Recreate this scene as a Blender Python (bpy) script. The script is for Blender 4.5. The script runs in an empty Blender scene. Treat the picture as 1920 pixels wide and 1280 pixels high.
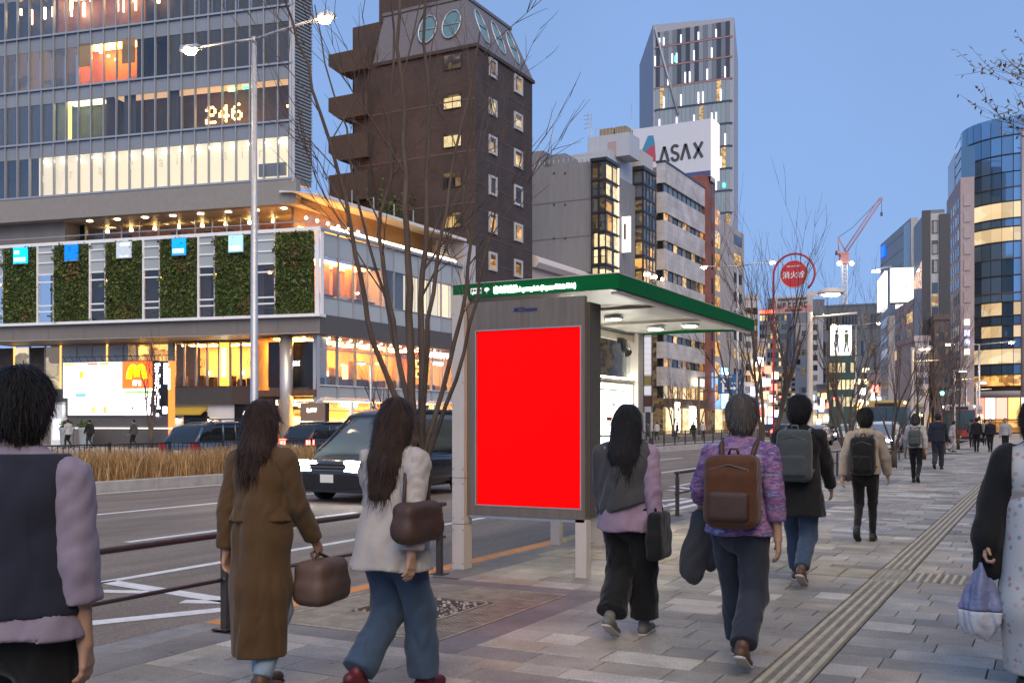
import bpy, bmesh, math, random
import numpy as np
from mathutils import Matrix, Vector
R = math.radians
sc = bpy.context.scene
col = sc.collection
random.seed(7)
rng = np.random.default_rng(7)

# ------------------------------------------------------------------ camera
EYE = 1.5
YAW = R(28)
SY, CY = math.sin(YAW), math.cos(YAW)
cd = bpy.data.cameras.new('camera')
cam = bpy.data.objects.new('camera', cd)
col.objects.link(cam)
cam.location = (0, 0, EYE)
cam.rotation_euler = (R(90), 0, YAW)
cd.sensor_width = 36.0
cd.lens = 35.62
cd.shift_y = 0.0786
cd.clip_start = 0.05
cd.clip_end = 6000
sc.camera = cam

# ------------------------------------------------------------------ sky, sun, exposure
SUN_EL, SUN_AZ = R(42), R(142)
w = bpy.data.worlds.new('World')
sc.world = w
w.use_nodes = True
nt = w.node_tree
nt.nodes.clear()
sky = nt.nodes.new('ShaderNodeTexSky')
sky.sky_type = 'NISHITA'
sky.sun_disc = False
sky.sun_elevation = SUN_EL
sky.sun_rotation = SUN_AZ
sky.altitude = 40
sky.air_density = 1.0
sky.dust_density = 0.3
sky.ozone_density = 2.6
tint = nt.nodes.new('ShaderNodeMixRGB')
tint.blend_type = 'MULTIPLY'
tint.inputs[0].default_value = 1.0
tint.inputs[2].default_value = (1.05, 1.0, 0.965, 1)
bg = nt.nodes.new('ShaderNodeBackground')
bg.inputs[1].default_value = 0.15
wo = nt.nodes.new('ShaderNodeOutputWorld')
# evening sky: the haze band at the horizon is gone, so the sky is read a little higher up than it stands
tcw = nt.nodes.new('ShaderNodeTexCoord')
mpw = nt.nodes.new('ShaderNodeMapping')
mpw.inputs['Scale'].default_value = (1, 1, 0.5)
mpw.inputs['Location'].default_value = (0, 0, 0.62)
nrm = nt.nodes.new('ShaderNodeVectorMath'); nrm.operation = 'NORMALIZE'
nt.links.new(tcw.outputs['Generated'], mpw.inputs[0])
nt.links.new(mpw.outputs[0], nrm.inputs[0])
nt.links.new(nrm.outputs[0], sky.inputs[0])
nt.links.new(sky.outputs[0], tint.inputs[1])
# faint high haze, uneven all over the sky
hz_ = nt.nodes.new('ShaderNodeTexNoise'); hz_.inputs['Scale'].default_value = 2.3; hz_.inputs['Detail'].default_value = 6
hr_ = nt.nodes.new('ShaderNodeMapRange'); hr_.inputs[1].default_value = .3; hr_.inputs[2].default_value = .7; hr_.inputs[3].default_value = .95; hr_.inputs[4].default_value = 1.06
hs_ = nt.nodes.new('ShaderNodeVectorMath'); hs_.operation = 'SCALE'
nt.links.new(tcw.outputs['Generated'], hz_.inputs['Vector']); nt.links.new(hz_.outputs[0], hr_.inputs[0]); nt.links.new(tint.outputs[0], hs_.inputs[0]); nt.links.new(hr_.outputs[0], hs_.inputs['Scale'])
nt.links.new(hs_.outputs[0], bg.inputs[0])
nt.links.new(bg.outputs[0], wo.inputs[0])

sl = bpy.data.lights.new('sun', 'SUN')
sl.energy = 1.15
sl.angle = R(50)
sl.color = (1.0, 0.74, 0.37)
sun = bpy.data.objects.new('sun', sl)
col.objects.link(sun)
_d = Vector((math.sin(SUN_AZ) * math.cos(SUN_EL), math.cos(SUN_AZ) * math.cos(SUN_EL), math.sin(SUN_EL)))
sun.rotation_euler = (-_d).to_track_quat('-Z', 'Y').to_euler()

sc.view_settings.view_transform = 'Standard'
sc.view_settings.look = 'None'
sc.view_settings.gamma = 1.0
sc.view_settings.use_curve_mapping = False
sc.view_settings.exposure = 1.1
sc.cycles.use_denoising = True
sc.cycles.max_bounces = 6
sc.cycles.diffuse_bounces = 3
sc.cycles.glossy_bounces = 3
sc.cycles.transparent_max_bounces = 12
sc.cycles.sample_clamp_indirect = 4.0
sc.cycles.caustics_reflective = False
sc.cycles.caustics_refractive = False

# ------------------------------------------------------------------ surveying helpers: the photograph's picture point -> place in the street
# X runs across the street (to the right), Y along it, Z up; the street's own planes are X = const and Y = const
FPX, UX, UY = 1900.0, 960.0, 791.0
def dep(X, Y): return -X * SY + Y * CY
def on_x(u, X):
    k = (u - UX) / FPX
    return X * (CY + k * SY) / (k * CY - SY)
def on_y(u, Y):
    k = (u - UX) / FPX
    return Y * (k * CY - SY) / (CY + k * SY)
def hgt(v, X, Y): return EYE + (UY - v) * dep(X, Y) / FPX
def ground(u, v, z=0.0):
    d = FPX * (EYE - z) / (v - UY)
    l = (u - UX) / FPX * d
    return (-d * SY + l * CY, d * CY + l * SY)
def away(u, d):
    l = (u - UX) / FPX * d
    return (-d * SY + l * CY, d * CY + l * SY)

# ------------------------------------------------------------------ materials
MATS = {}
def pbr(name, color, rough=0.6, metal=0.0, var=0.0, vscale=3.0, bump=0.0, bscale=40.0, spec=0.5, objvar=0.0, stretch=None, coat=0.0, dark=None):
    if name in MATS: return MATS[name]
    m = bpy.data.materials.new(name); m.use_nodes = True; MATS[name] = m
    n = m.node_tree.nodes; L = m.node_tree.links
    p = n['Principled BSDF']
    p.inputs['Base Color'].default_value = (*color, 1)
    p.inputs['Roughness'].default_value = rough
    p.inputs['Metallic'].default_value = metal
    p.inputs['Specular IOR Level'].default_value = spec
    p.inputs['Coat Weight'].default_value = coat
    if var or bump or objvar:
        tc = n.new('ShaderNodeNewGeometry')
        vec = tc.outputs['Position']
        if stretch:
            mp = n.new('ShaderNodeMapping'); mp.inputs['Scale'].default_value = stretch
            L.new(vec, mp.inputs[0]); vec = mp.outputs[0]
    src = None
    if var:
        t = n.new('ShaderNodeTexNoise'); t.inputs['Scale'].default_value = vscale; t.inputs['Detail'].default_value = 8; t.inputs['Roughness'].default_value = 0.65
        L.new(vec, t.inputs['Vector'])
        r = n.new('ShaderNodeMapRange'); r.inputs[1].default_value = 0.3; r.inputs[2].default_value = 0.7
        r.inputs[3].default_value = 1 - var; r.inputs[4].default_value = 1 + var
        L.new(t.outputs[0], r.inputs[0])
        src = r.outputs[0]
    if objvar:
        oi = n.new('ShaderNodeObjectInfo')
        r2 = n.new('ShaderNodeMapRange'); r2.inputs[3].default_value = 1 - objvar; r2.inputs[4].default_value = 1 + objvar
        L.new(oi.outputs['Random'], r2.inputs[0])
        if src is None: src = r2.outputs[0]
        else:
            mm = n.new('ShaderNodeMath'); mm.operation = 'MULTIPLY'
            L.new(src, mm.inputs[0]); L.new(r2.outputs[0], mm.inputs[1]); src = mm.outputs[0]
    if src is not None:
        mx = n.new('ShaderNodeVectorMath'); mx.operation = 'SCALE'
        mx.inputs[0].default_value = color
        L.new(src, mx.inputs['Scale']); L.new(mx.outputs[0], p.inputs['Base Color'])
    if bump:
        b = n.new('ShaderNodeTexNoise'); b.inputs['Scale'].default_value = bscale; b.inputs['Detail'].default_value = 6
        L.new(vec, b.inputs['Vector'])
        bp = n.new('ShaderNodeBump'); bp.inputs['Strength'].default_value = bump; bp.inputs['Distance'].default_value = 0.01
        L.new(b.outputs[0], bp.inputs['Height']); L.new(bp.outputs[0], p.inputs['Normal'])
    return m

def speckle(m, scale, lo, hi):
    """grain of a stone or asphalt surface laid over its base colour"""
    n = m.node_tree.nodes; L = m.node_tree.links; p = n['Principled BSDF']; ge = n.new('ShaderNodeNewGeometry')
    t = n.new('ShaderNodeTexNoise'); t.inputs['Scale'].default_value = scale; t.inputs['Detail'].default_value = 4; t.inputs['Roughness'].default_value = .8
    L.new(ge.outputs['Position'], t.inputs['Vector'])
    r = n.new('ShaderNodeMapRange'); r.inputs[1].default_value = .36; r.inputs[2].default_value = .64; r.inputs[3].default_value = lo; r.inputs[4].default_value = hi
    L.new(t.outputs[0], r.inputs[0]); old = p.inputs['Base Color'].links[0].from_socket
    mx = n.new('ShaderNodeVectorMath'); mx.operation = 'SCALE'; L.new(old, mx.inputs[0]); L.new(r.outputs[0], mx.inputs['Scale']); L.new(mx.outputs[0], p.inputs['Base Color'])
def emit(name, color, strength):
    if name in MATS: return MATS[name]
    m = bpy.data.materials.new(name); m.use_nodes = True; MATS[name] = m
    p = m.node_tree.nodes['Principled BSDF']
    p.inputs['Base Color'].default_value = (*[c * 0.5 for c in color], 1)
    p.inputs['Emission Color'].default_value = (*color, 1)
    p.inputs['Emission Strength'].default_value = strength * 1.4
    p.inputs['Roughness'].default_value = 0.4
    return m

def lit(name, dark, bright, strength, scale=0.8, stretch=(1, 1, 1.6), rough=0.06, objvar=0.35):
    """a window whose room is lit: glass sheen over an uneven warm interior"""
    if name in MATS: return MATS[name]
    m = bpy.data.materials.new(name); m.use_nodes = True; MATS[name] = m
    n = m.node_tree.nodes; L = m.node_tree.links
    p = n['Principled BSDF']
    p.inputs['Base Color'].default_value = (0.02, 0.02, 0.02, 1)
    p.inputs['Roughness'].default_value = rough
    ge = n.new('ShaderNodeNewGeometry')
    mp = n.new('ShaderNodeMapping'); mp.inputs['Scale'].default_value = stretch
    L.new(ge.outputs['Position'], mp.inputs[0])
    v = n.new('ShaderNodeTexVoronoi'); v.feature = 'F1'; v.distance = 'CHEBYCHEV'; v.inputs['Scale'].default_value = scale
    L.new(mp.outputs[0], v.inputs['Vector'])
    t = n.new('ShaderNodeTexNoise'); t.inputs['Scale'].default_value = scale * 2.2; t.inputs['Detail'].default_value = 6
    L.new(mp.outputs[0], t.inputs['Vector']); t.inputs['Detail'].default_value = 1
    sep = n.new('ShaderNodeSeparateColor'); L.new(v.outputs['Color'], sep.inputs[0])
    mul = n.new('ShaderNodeMath'); mul.operation = 'MULTIPLY_ADD'; mul.inputs[1].default_value = 0.85
    L.new(sep.outputs[0], mul.inputs[0])
    ms = n.new('ShaderNodeMath'); ms.operation = 'MULTIPLY'; ms.inputs[1].default_value = 0.14
    L.new(t.outputs[0], ms.inputs[0]); L.new(ms.outputs[0], mul.inputs[2])
    cr = n.new('ShaderNodeValToRGB')
    cr.color_ramp.elements[0].position = 0.25; cr.color_ramp.elements[0].color = (*dark, 1)
    cr.color_ramp.elements[1].position = 0.75; cr.color_ramp.elements[1].color = (*bright, 1)
    L.new(mul.outputs[0], cr.inputs[0])
    L.new(cr.outputs[0], p.inputs['Emission Color'])
    oi = n.new('ShaderNodeObjectInfo')
    r2 = n.new('ShaderNodeMapRange'); r2.inputs[3].default_value = 1.2 * strength * (1 - objvar); r2.inputs[4].default_value = 1.2 * strength * (1 + objvar)
    L.new(oi.outputs['Random'], r2.inputs[0]); L.new(r2.outputs[0], p.inputs['Emission Strength'])
    return m

def glass(name, tint=(0.9, 0.95, 0.95), refl=0.12, rough=0.02):
    if name in MATS: return MATS[name]
    m = bpy.data.materials.new(name); m.use_nodes = True; MATS[name] = m
    n = m.node_tree.nodes; L = m.node_tree.links
    n.remove(n['Principled BSDF'])
    tr = n.new('ShaderNodeBsdfTransparent'); tr.inputs[0].default_value = (*tint, 1)
    gl = n.new('ShaderNodeBsdfGlossy'); gl.inputs['Roughness'].default_value = rough
    lw = n.new('ShaderNodeFresnel'); lw.inputs[0].default_value = 1.5
    ad = n.new('ShaderNodeMath'); ad.operation = 'MULTIPLY_ADD'; ad.inputs[1].default_value = 0.22; ad.inputs[2].default_value = refl; ad.use_clamp = True
    L.new(lw.outputs[0], ad.inputs[0])
    mx = n.new('ShaderNodeMixShader')
    L.new(ad.outputs[0], mx.inputs[0]); L.new(tr.outputs[0], mx.inputs[1]); L.new(gl.outputs[0], mx.inputs[2])
    L.new(mx.outputs[0], n['Material Output'].inputs[0])
    return m

# ------------------------------------------------------------------ mesh building
class MB:
    def __init__(s): s.v = []; s.f = []; s.m = []; s.smooth = []
    def add(s, vs, fs, m=0, sm=False):
        o = len(s.v); s.v.extend(vs)
        for f in fs:
            s.f.append(tuple(i + o for i in f)); s.m.append(m); s.smooth.append(sm)
        return s
    def box(s, x0, x1, y0, y1, z0, z1, m=0):
        if x0 > x1: x0, x1 = x1, x0
        if y0 > y1: y0, y1 = y1, y0
        if z0 > z1: z0, z1 = z1, z0
        return s.add([(x0, y0, z0), (x1, y0, z0), (x1, y1, z0), (x0, y1, z0), (x0, y0, z1), (x1, y0, z1), (x1, y1, z1), (x0, y1, z1)],
                     [(0, 3, 2, 1), (4, 5, 6, 7), (0, 1, 5, 4), (1, 2, 6, 5), (2, 3, 7, 6), (3, 0, 4, 7)], m)
    def cbox(s, x0, x1, y0, y1, z0, z1, c=0.01, m=0):
        """box with its top edges chamfered"""
        return s.add([(x0, y0, z0), (x1, y0, z0), (x1, y1, z0), (x0, y1, z0), (x0, y0, z1 - c), (x1, y0, z1 - c), (x1, y1, z1 - c), (x0, y1, z1 - c),
                      (x0 + c, y0 + c, z1), (x1 - c, y0 + c, z1), (x1 - c, y1 - c, z1), (x0 + c, y1 - c, z1)],
                     [(0, 1, 5, 4), (1, 2, 6, 5), (2, 3, 7, 6), (3, 0, 4, 7), (4, 5, 9, 8), (5, 6, 10, 9), (6, 7, 11, 10), (7, 4, 8, 11), (8, 9, 10, 11), (0, 3, 2, 1)], m)
    def quad(s, a, b, c, d, m=0): return s.add([a, b, c, d], [(0, 1, 2, 3)], m)
    def prism(s, pts, z0, z1, m=0):
        n = len(pts)
        vs = [(x, y, z0) for x, y in pts] + [(x, y, z1) for x, y in pts]
        fs = [tuple(range(n - 1, -1, -1)), tuple(range(n, 2 * n))] + [(i, (i + 1) % n, n + (i + 1) % n, n + i) for i in range(n)]
        return s.add(vs, fs, m)
    def prof(s, pts, axis, a0, a1, m=0):
        """closed outline pts (p,q) extruded along an axis: 'x' -> (p,q)=(y,z), 'y' -> (x,z)"""
        n = len(pts)
        P = (lambda a, p, q: (a, p, q)) if axis == 'x' else (lambda a, p, q: (p, a, q))
        vs = [P(a0, p, q) for p, q in pts] + [P(a1, p, q) for p, q in pts]
        fs = [tuple(range(n - 1, -1, -1)), tuple(range(n, 2 * n))] + [(i, (i + 1) % n, n + (i + 1) % n, n + i) for i in range(n)]
        return s.add(vs, fs, m)
    def tube(s, pts, rad, n=8, m=0, sm=True, cap=True):
        pts = [Vector(p) for p in pts]
        if not hasattr(rad, '__len__'): rad = [rad] * len(pts)
        vs = []; fs = []
        up = Vector((0, 0, 1))
        prev = None
        for i, p in enumerate(pts):
            t = (pts[min(i + 1, len(pts) - 1)] - pts[max(i - 1, 0)])
            if t.length < 1e-9: t = Vector((0, 0, 1))
            t.normalize()
            if prev is None:
                a = t.cross(up)
                if a.length < 0.05: a = t.cross(Vector((1, 0, 0)))
            else:
                a = prev - t * prev.dot(t)
                if a.length < 1e-6: a = t.orthogonal()
            a.normalize(); prev = a
            b = t.cross(a)
            for k in range(n):
                an = 2 * math.pi * k / n
                vs.append(tuple(p + (a * math.cos(an) + b * math.sin(an)) * rad[i]))
        for i in range(len(pts) - 1):
            for k in range(n):
                k2 = (k + 1) % n
                fs.append((i * n + k, i * n + k2, (i + 1) * n + k2, (i + 1) * n + k))
        s.add(vs, fs, m, sm)
        if cap:
            o = len(s.v) - len(vs)
            s.f.append(tuple(o + k for k in range(n - 1, -1, -1))); s.m.append(m); s.smooth.append(False)
            e = o + (len(pts) - 1) * n
            s.f.append(tuple(e + k for k in range(n))); s.m.append(m); s.smooth.append(False)
        return s
    def lathe(s, prof, cx=0, cy=0, n=16, m=0, sm=True):
        vs = []; fs = []
        for r, z in prof:
            for k in range(n):
                a = 2 * math.pi * k / n
                vs.append((cx + r * math.cos(a), cy + r * math.sin(a), z))
        for i in range(len(prof) - 1):
            for k in range(n):
                k2 = (k + 1) % n
                fs.append((i * n + k, i * n + k2, (i + 1) * n + k2, (i + 1) * n + k))
        s.add(vs, fs, m, sm)
        o = len(s.v) - len(vs)
        if prof[0][0] > 1e-4: s.f.append(tuple(o + k for k in range(n - 1, -1, -1))); s.m.append(m); s.smooth.append(False)
        e = o + (len(prof) - 1) * n
        if prof[-1][0] > 1e-4: s.f.append(tuple(e + k for k in range(n))); s.m.append(m); s.smooth.append(False)
        return s
    def ball(s, c, r, n=8, m=0, sz=1.0):
        k = n // 2 + 1
        vs0 = []
        pr = [(max(1e-5, r * math.sin(math.pi * i / k)), -r * sz * math.cos(math.pi * i / k) + c[2]) for i in range(k + 1)]
        return s.lathe(pr, c[0], c[1], n, m)
    def mesh(s, name, mats):
        me = bpy.data.meshes.new(name)
        me.from_pydata(s.v, [], s.f)
        if not isinstance(mats, (list, tuple)): mats = [mats]
        for mm in mats: me.materials.append(mm)
        if len(mats) > 1: me.polygons.foreach_set('material_index', s.m)
        if any(s.smooth): me.polygons.foreach_set('use_smooth', s.smooth)
        me.update()
        return me

WM = {}
def _lrs(loc, rot, scale=None):
    M = Matrix.Translation(Vector(loc if loc is not None else (0, 0, 0)))
    if rot is not None: M = M @ Matrix.Rotation(rot[2], 4, 'Z') @ Matrix.Rotation(rot[1], 4, 'Y') @ Matrix.Rotation(rot[0], 4, 'X')
    if scale is not None: M = M @ Matrix.Diagonal((*scale, 1))
    return M
def link(name, me, parent=None, loc=None, rot=None, scale=None):
    o = bpy.data.objects.new(name, me)
    col.objects.link(o)
    if loc is not None: o.location = loc
    if rot is not None: o.rotation_euler = rot
    if scale is not None: o.scale = scale
    if parent is not None:
        o.parent = parent
        if parent.name in WM:
            o.matrix_parent_inverse = WM[parent.name].inverted()
            WM[o.name] = _lrs(loc, rot, scale)
    return o
def thing(name, label, cat, loc=(0, 0, 0), rz=0.0, group=None, world=True):
    """an Empty at the thing's base; world=True: its parts are given in street coordinates"""
    o = bpy.data.objects.new(name, None)
    col.objects.link(o)
    o.location = loc; o.rotation_euler = (0, 0, rz)
    o.empty_display_size = 0.2
    o['label'] = label; o['category'] = cat
    if group: o['group'] = group
    if world: WM[o.name] = _lrs(loc, (0, 0, rz))
    return o
def part(name, mb, mat, parent, loc=None, rot=None):
    """a part; under a world-built thing (or a part of one) its shape is in street coordinates"""
    me = mb if isinstance(mb, bpy.types.Mesh) else mb.mesh(name, mat)
    o = link(name, me, parent, loc, rot)
    return o
def tag(o, label, cat, group=None):
    o['label'] = label; o['category'] = cat
    if group: o['group'] = group
    return o
def struct(name, mb, mat):
    o = link(name, mb.mesh(name, mat)); o['kind'] = 'structure'
    return o
def stuff(o): o['kind'] = 'stuff'; return o
def copy_tree(o, parent=None):
    c = o.copy(); col.objects.link(c)
    if parent is not None: c.parent = parent
    for ch in list(o.children): copy_tree(ch, c)
    return c

def textmesh(body, size, depth=0.01, align='LEFT', name='lettering', bold=0.0, spacing=1.0):
    """lettering as a mesh in the local XZ plane facing -Y, baseline at z=0"""
    cu = bpy.data.curves.new(name, 'FONT')
    cu.body = body; cu.size = size; cu.extrude = depth; cu.align_x = align; cu.offset = bold; cu.space_character = spacing
    cu.resolution_u = 3
    o = bpy.data.objects.new(name, cu); col.objects.link(o)
    bpy.context.view_layer.update()
    dg = bpy.context.evaluated_depsgraph_get()
    me = bpy.data.meshes.new_from_object(o.evaluated_get(dg))
    bpy.data.objects.remove(o); bpy.data.curves.remove(cu)
    me.transform(Matrix.Rotation(R(90), 4, 'X'))
    return me
def lettering(name, body, size, loc, rz, mat, parent, depth=0.01, align='LEFT', width=None, bold=0.0, spacing=1.0, height=None):
    me = textmesh(body, size, depth, align, name, bold, spacing)
    if width or height:
        xs = [v.co.x for v in me.vertices]; zs = [v.co.z for v in me.vertices]
        sx = width / max(1e-6, (max(xs) - min(xs))) if width else 1
        sz = height / max(1e-6, (max(zs) - min(zs))) if height else (sx if width else 1)
        me.transform(Matrix.Diagonal((sx, 1, sz, 1)))
    me.materials.clear(); me.materials.append(mat)
    return link(name, me, parent, loc, (0, 0, rz))

# ------------------------------------------------------------------ common materials
asphalt = pbr('asphalt', (0.172, 0.140, 0.115), 0.85, var=0.34, vscale=1.6, bump=0.7, bscale=90, stretch=(1, .14, 1))
speckle(asphalt, 45, .62, 1.38)
paint_white = pbr('road_paint_white', (0.62, 0.62, 0.62), 0.7, var=0.18, vscale=9, bump=0.3, bscale=60)
paint_orange = pbr('road_paint_orange', (0.72, 0.27, 0.06), 0.65, var=0.15, vscale=7)
concrete = pbr('concrete', (0.33, 0.31, 0.29), 0.85, var=0.2, vscale=2.5, bump=0.3, bscale=30)
kerbstone = pbr('kerb_concrete', (0.25, 0.235, 0.22), 0.85, var=0.25, vscale=6, bump=0.35, bscale=40)
steel = pbr('brushed_steel', (0.20, 0.165, 0.135), 0.5, metal=0.35, var=0.18, vscale=2.0, stretch=(9, 9, 0.7))
steel_dark = pbr('dark_steel_edge', (0.10, 0.092, 0.08), 0.55, metal=0.2, var=0.1)
galv = pbr('galvanised_steel', (0.42, 0.43, 0.45), 0.45, metal=0.55, var=0.12, vscale=5)
grey_paint = pbr('warm_grey_paint', (0.56, 0.50, 0.45), 0.45, var=0.06, vscale=4)
brown_paint = pbr('dark_brown_rail_paint', (0.045, 0.038, 0.037), 0.35, var=0.15, vscale=12)
black_metal = pbr('black_metal', (0.02, 0.02, 0.022), 0.45, var=0.1)
white_paint = pbr('white_paint', (0.72, 0.72, 0.72), 0.5, var=0.05)
lamp_glow = emit('lamp_glow', (1.0, 0.70, 0.38), 30.0)
soil = pbr('soil', (0.09, 0.065, 0.045), 0.95, var=0.3, vscale=8, bump=0.8)
bark = pbr('bark', (0.085, 0.06, 0.046), 0.9, var=0.45, vscale=9, bump=0.8, bscale=50, stretch=(1, 1, 0.25))

# ------------------------------------------------------------------ a wall plane with its own direction
_UNIT = {}
def unit(mat):
    if mat.name not in _UNIT: _UNIT[mat.name] = MB().box(-.5, .5, -.5, .5, -.5, .5).mesh('unit_' + mat.name, mat)
    return _UNIT[mat.name]
class Frame:
    """a runs along the wall to the right as one faces it, b into the building, z up"""
    def __init__(s, ox, oy, deg=0.0):
        s.o = Vector((ox, oy)); s.t = R(deg); s.A = Vector((math.cos(s.t), math.sin(s.t))); s.B = Vector((-math.sin(s.t), math.cos(s.t)))
        s.M = Matrix.Translation((ox, oy, 0)) @ Matrix.Rotation(s.t, 4, 'Z')
    def a(s, u, b=0.0):
        k = (u - UX) / FPX
        w = Vector((-SY + k * CY, CY + k * SY)); q = s.o + s.B * b
        den = s.A.x * w.y - s.A.y * w.x
        return -(q.x * w.y - q.y * w.x) / den
    def xy(s, a, b=0.0): return s.o + s.A * a + s.B * b
    def z(s, u, v, b=0.0):
        p = s.xy(s.a(u, b), b)
        return hgt(v, p.x, p.y)
    def za(s, a, v, b=0.0):
        p = s.xy(a, b); return hgt(v, p.x, p.y)
    def box(s, parent, name, a0, a1, b0, b1, z0, z1, mat):
        p = s.xy((a0 + a1) / 2, (b0 + b1) / 2)
        return link(name, unit(mat), parent, (p.x, p.y, (z0 + z1) / 2), (0, 0, s.t), (max(abs(a1 - a0), 1e-4), max(abs(b1 - b0), 1e-4), max(abs(z1 - z0), 1e-4)))
    def part(s, name, mb, mat, parent):
        me = mb.mesh(name, mat); me.transform(s.M)
        return link(name, me, parent)
    def glyphs(s, parent, a0, a1, b, z0, z1, n, mat, name='lettering'):
        """a line of writing too small or blurred to read: strokes the size of its characters"""
        t = MB(); w = (a1 - a0) / n; h = z1 - z0; rs = random.Random(n * 17 + int(a0 * 10))
        for i in range(n):
            x = a0 + i * w; e = w * .74; y = w * .16
            t.box(x, x + y, b - .02, b, z0, z1)
            for f in rs.sample((0, .42, .84), 2): t.box(x + y, x + e - y, b - .019, b - .001, z0 + h * f, z0 + h * (f + .16))
            if rs.random() < .6: t.box(x + e - y, x + e, b - .02, b, z0 + h * rs.choice((0, .4)), z1)
        return s.part(name, t, mat, parent)
    def text(s, name, body, a, b, z, mat, parent, width=None, height=None, size=.3, depth=.02, bold=0.0, align='LEFT'):
        p = s.xy(a, b)
        return lettering(name, body, size, (p.x, p.y, z), s.t, mat, parent, depth=depth, width=width, height=height, bold=bold, align=align)
# ================================================================== the setting
ROAD = -0.15
mb = MB(); mb.quad((-3000, -3000, -0.4), (3000, -3000, -0.4), (3000, 3000, -0.4), (-3000, 3000, -0.4))
struct('ground', mb, pbr('far_ground', (0.09, 0.085, 0.085), 0.9, var=0.2, vscale=0.05))
mb = MB(); mb.box(-33.6, -5.6, -30, 420, ROAD - 0.2, ROAD)
struct('road', mb, asphalt)
far_pave = pbr('far_pavement', (0.24, 0.22, 0.2), 0.8, var=0.2, vscale=1.5)
mb = MB(); mb.box(-95, -33.6, -30, 420, ROAD - 0.2, -0.02)
struct('far_sidewalk', mb, far_pave)

# ---- painted road markings, 4 mm above the asphalt
def strip(mb, a, b, wd):
    a = Vector((*a, 0)); b = Vector((*b, 0)); t = (b - a).normalized(); n = Vector((-t.y, t.x, 0)) * wd / 2
    z = ROAD + 0.004
    mb.quad((*(a - n).xy, z), (*(b - n).xy, z), (*(b + n).xy, z), (*(a + n).xy, z))
def marking(name, segs, mat=paint_white):
    mb = MB()
    for a, b, wd in segs: strip(mb, a, b, wd)
    o = link(name, mb.mesh(name, mat)); o['kind'] = 'structure'
marking('edge_line', [((-8.62, 6.6), (-8.62, 17.5), .14)])
marking('edge_line', [((-8.53, 24.6), (-8.53, 34.0), .14)])
marking('median_line', [((-19.28, -20), (-19.28, 400), .16)])
marking('lane_line', [((-15.0, -20), (-15.0, 23.5), .16)])
for i in range(14): marking('lane_dash', [((-15.0, 29 + i * 11), (-15.0, 34 + i * 11), .15)])
for i in range(14): marking('lane_dash', [((-11.2, 9.8 + i * 10.2), (-11.2, 15.0 + i * 10.2), .15)])
for i in range(14): marking('lane_dash', [((-25.4, 6 + i * 11), (-25.4, 11 + i * 11), .15)])
for i in range(14): marking('lane_dash', [((-29.3, 4 + i * 11), (-29.3, 9 + i * 11), .15)])
marking('bay_mark', [((-8.62, 7.28), (-6.2, 6.96), .2)])
marking('bay_mark', [((-8.5, 6.72), (-7.62, 7.06), .16)])
marking('bay_mark', [((-7.05, 6.80), (-6.66, 6.98), .17)])
marking('bay_mark', [((-7.1, 5.45), (-6.25, 7.0), .2)])
marking('bay_mark', [((-8.53, 24.8), (-7.3, 23.6), .2)])
marking('bay_mark', [((-8.2, 23.5), (-7.2, 23.0), .17)])
marking('bay_mark', [((-7.3, 19.7), (-6.95, 21.1), .2)])
marking('bay_mark', [((-6.75, 18.4), (-6.65, 21.3), .22)])
marking('bay_mark', [((-6.28, 18.3), (-6.25, 19.8), .2)])
marking('bay_mark', [((-7.0, 18.8), (-6.8, 19.4), .2)])

# ---- kerb along the near sidewalk, each kerb stone its own piece
kb = thing('kerb', 'grey concrete kerb along the near sidewalk', 'kerb', (-5.5, 0, 0))
del kb['label'], kb['category']; kb['kind'] = 'structure'
kmb = MB(); kmb.cbox(-0.15, 0.15, 0.004, 0.596, ROAD - 0.05, 0.0, 0.012)
kme = kmb.mesh('kerb_stone', kerbstone)
for i in range(-12, 120): link('kerb_stone', kme, kb, (-5.5, i * 0.6, 0))
mb = MB(); mb.box(-5.65, -5.35, 72, 400, ROAD, -0.001)
part('kerb_run', mb, kerbstone, kb)
mb = MB()
for a, b in ((5.62, 8.4), (8.43, 11.5)): mb.box(-5.585, -5.42, a, b, 0.0, 0.004)
o = struct('orange_kerb_line', mb, paint_orange)
mb = MB(); mb.box(-5.58, -5.40, 11.55, 16.5, 0.0, 0.004)
struct('worn_yellow_kerb_line', mb, pbr('worn_yellow', (0.46, 0.37, 0.18), 0.8, var=0.35, vscale=6))

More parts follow.
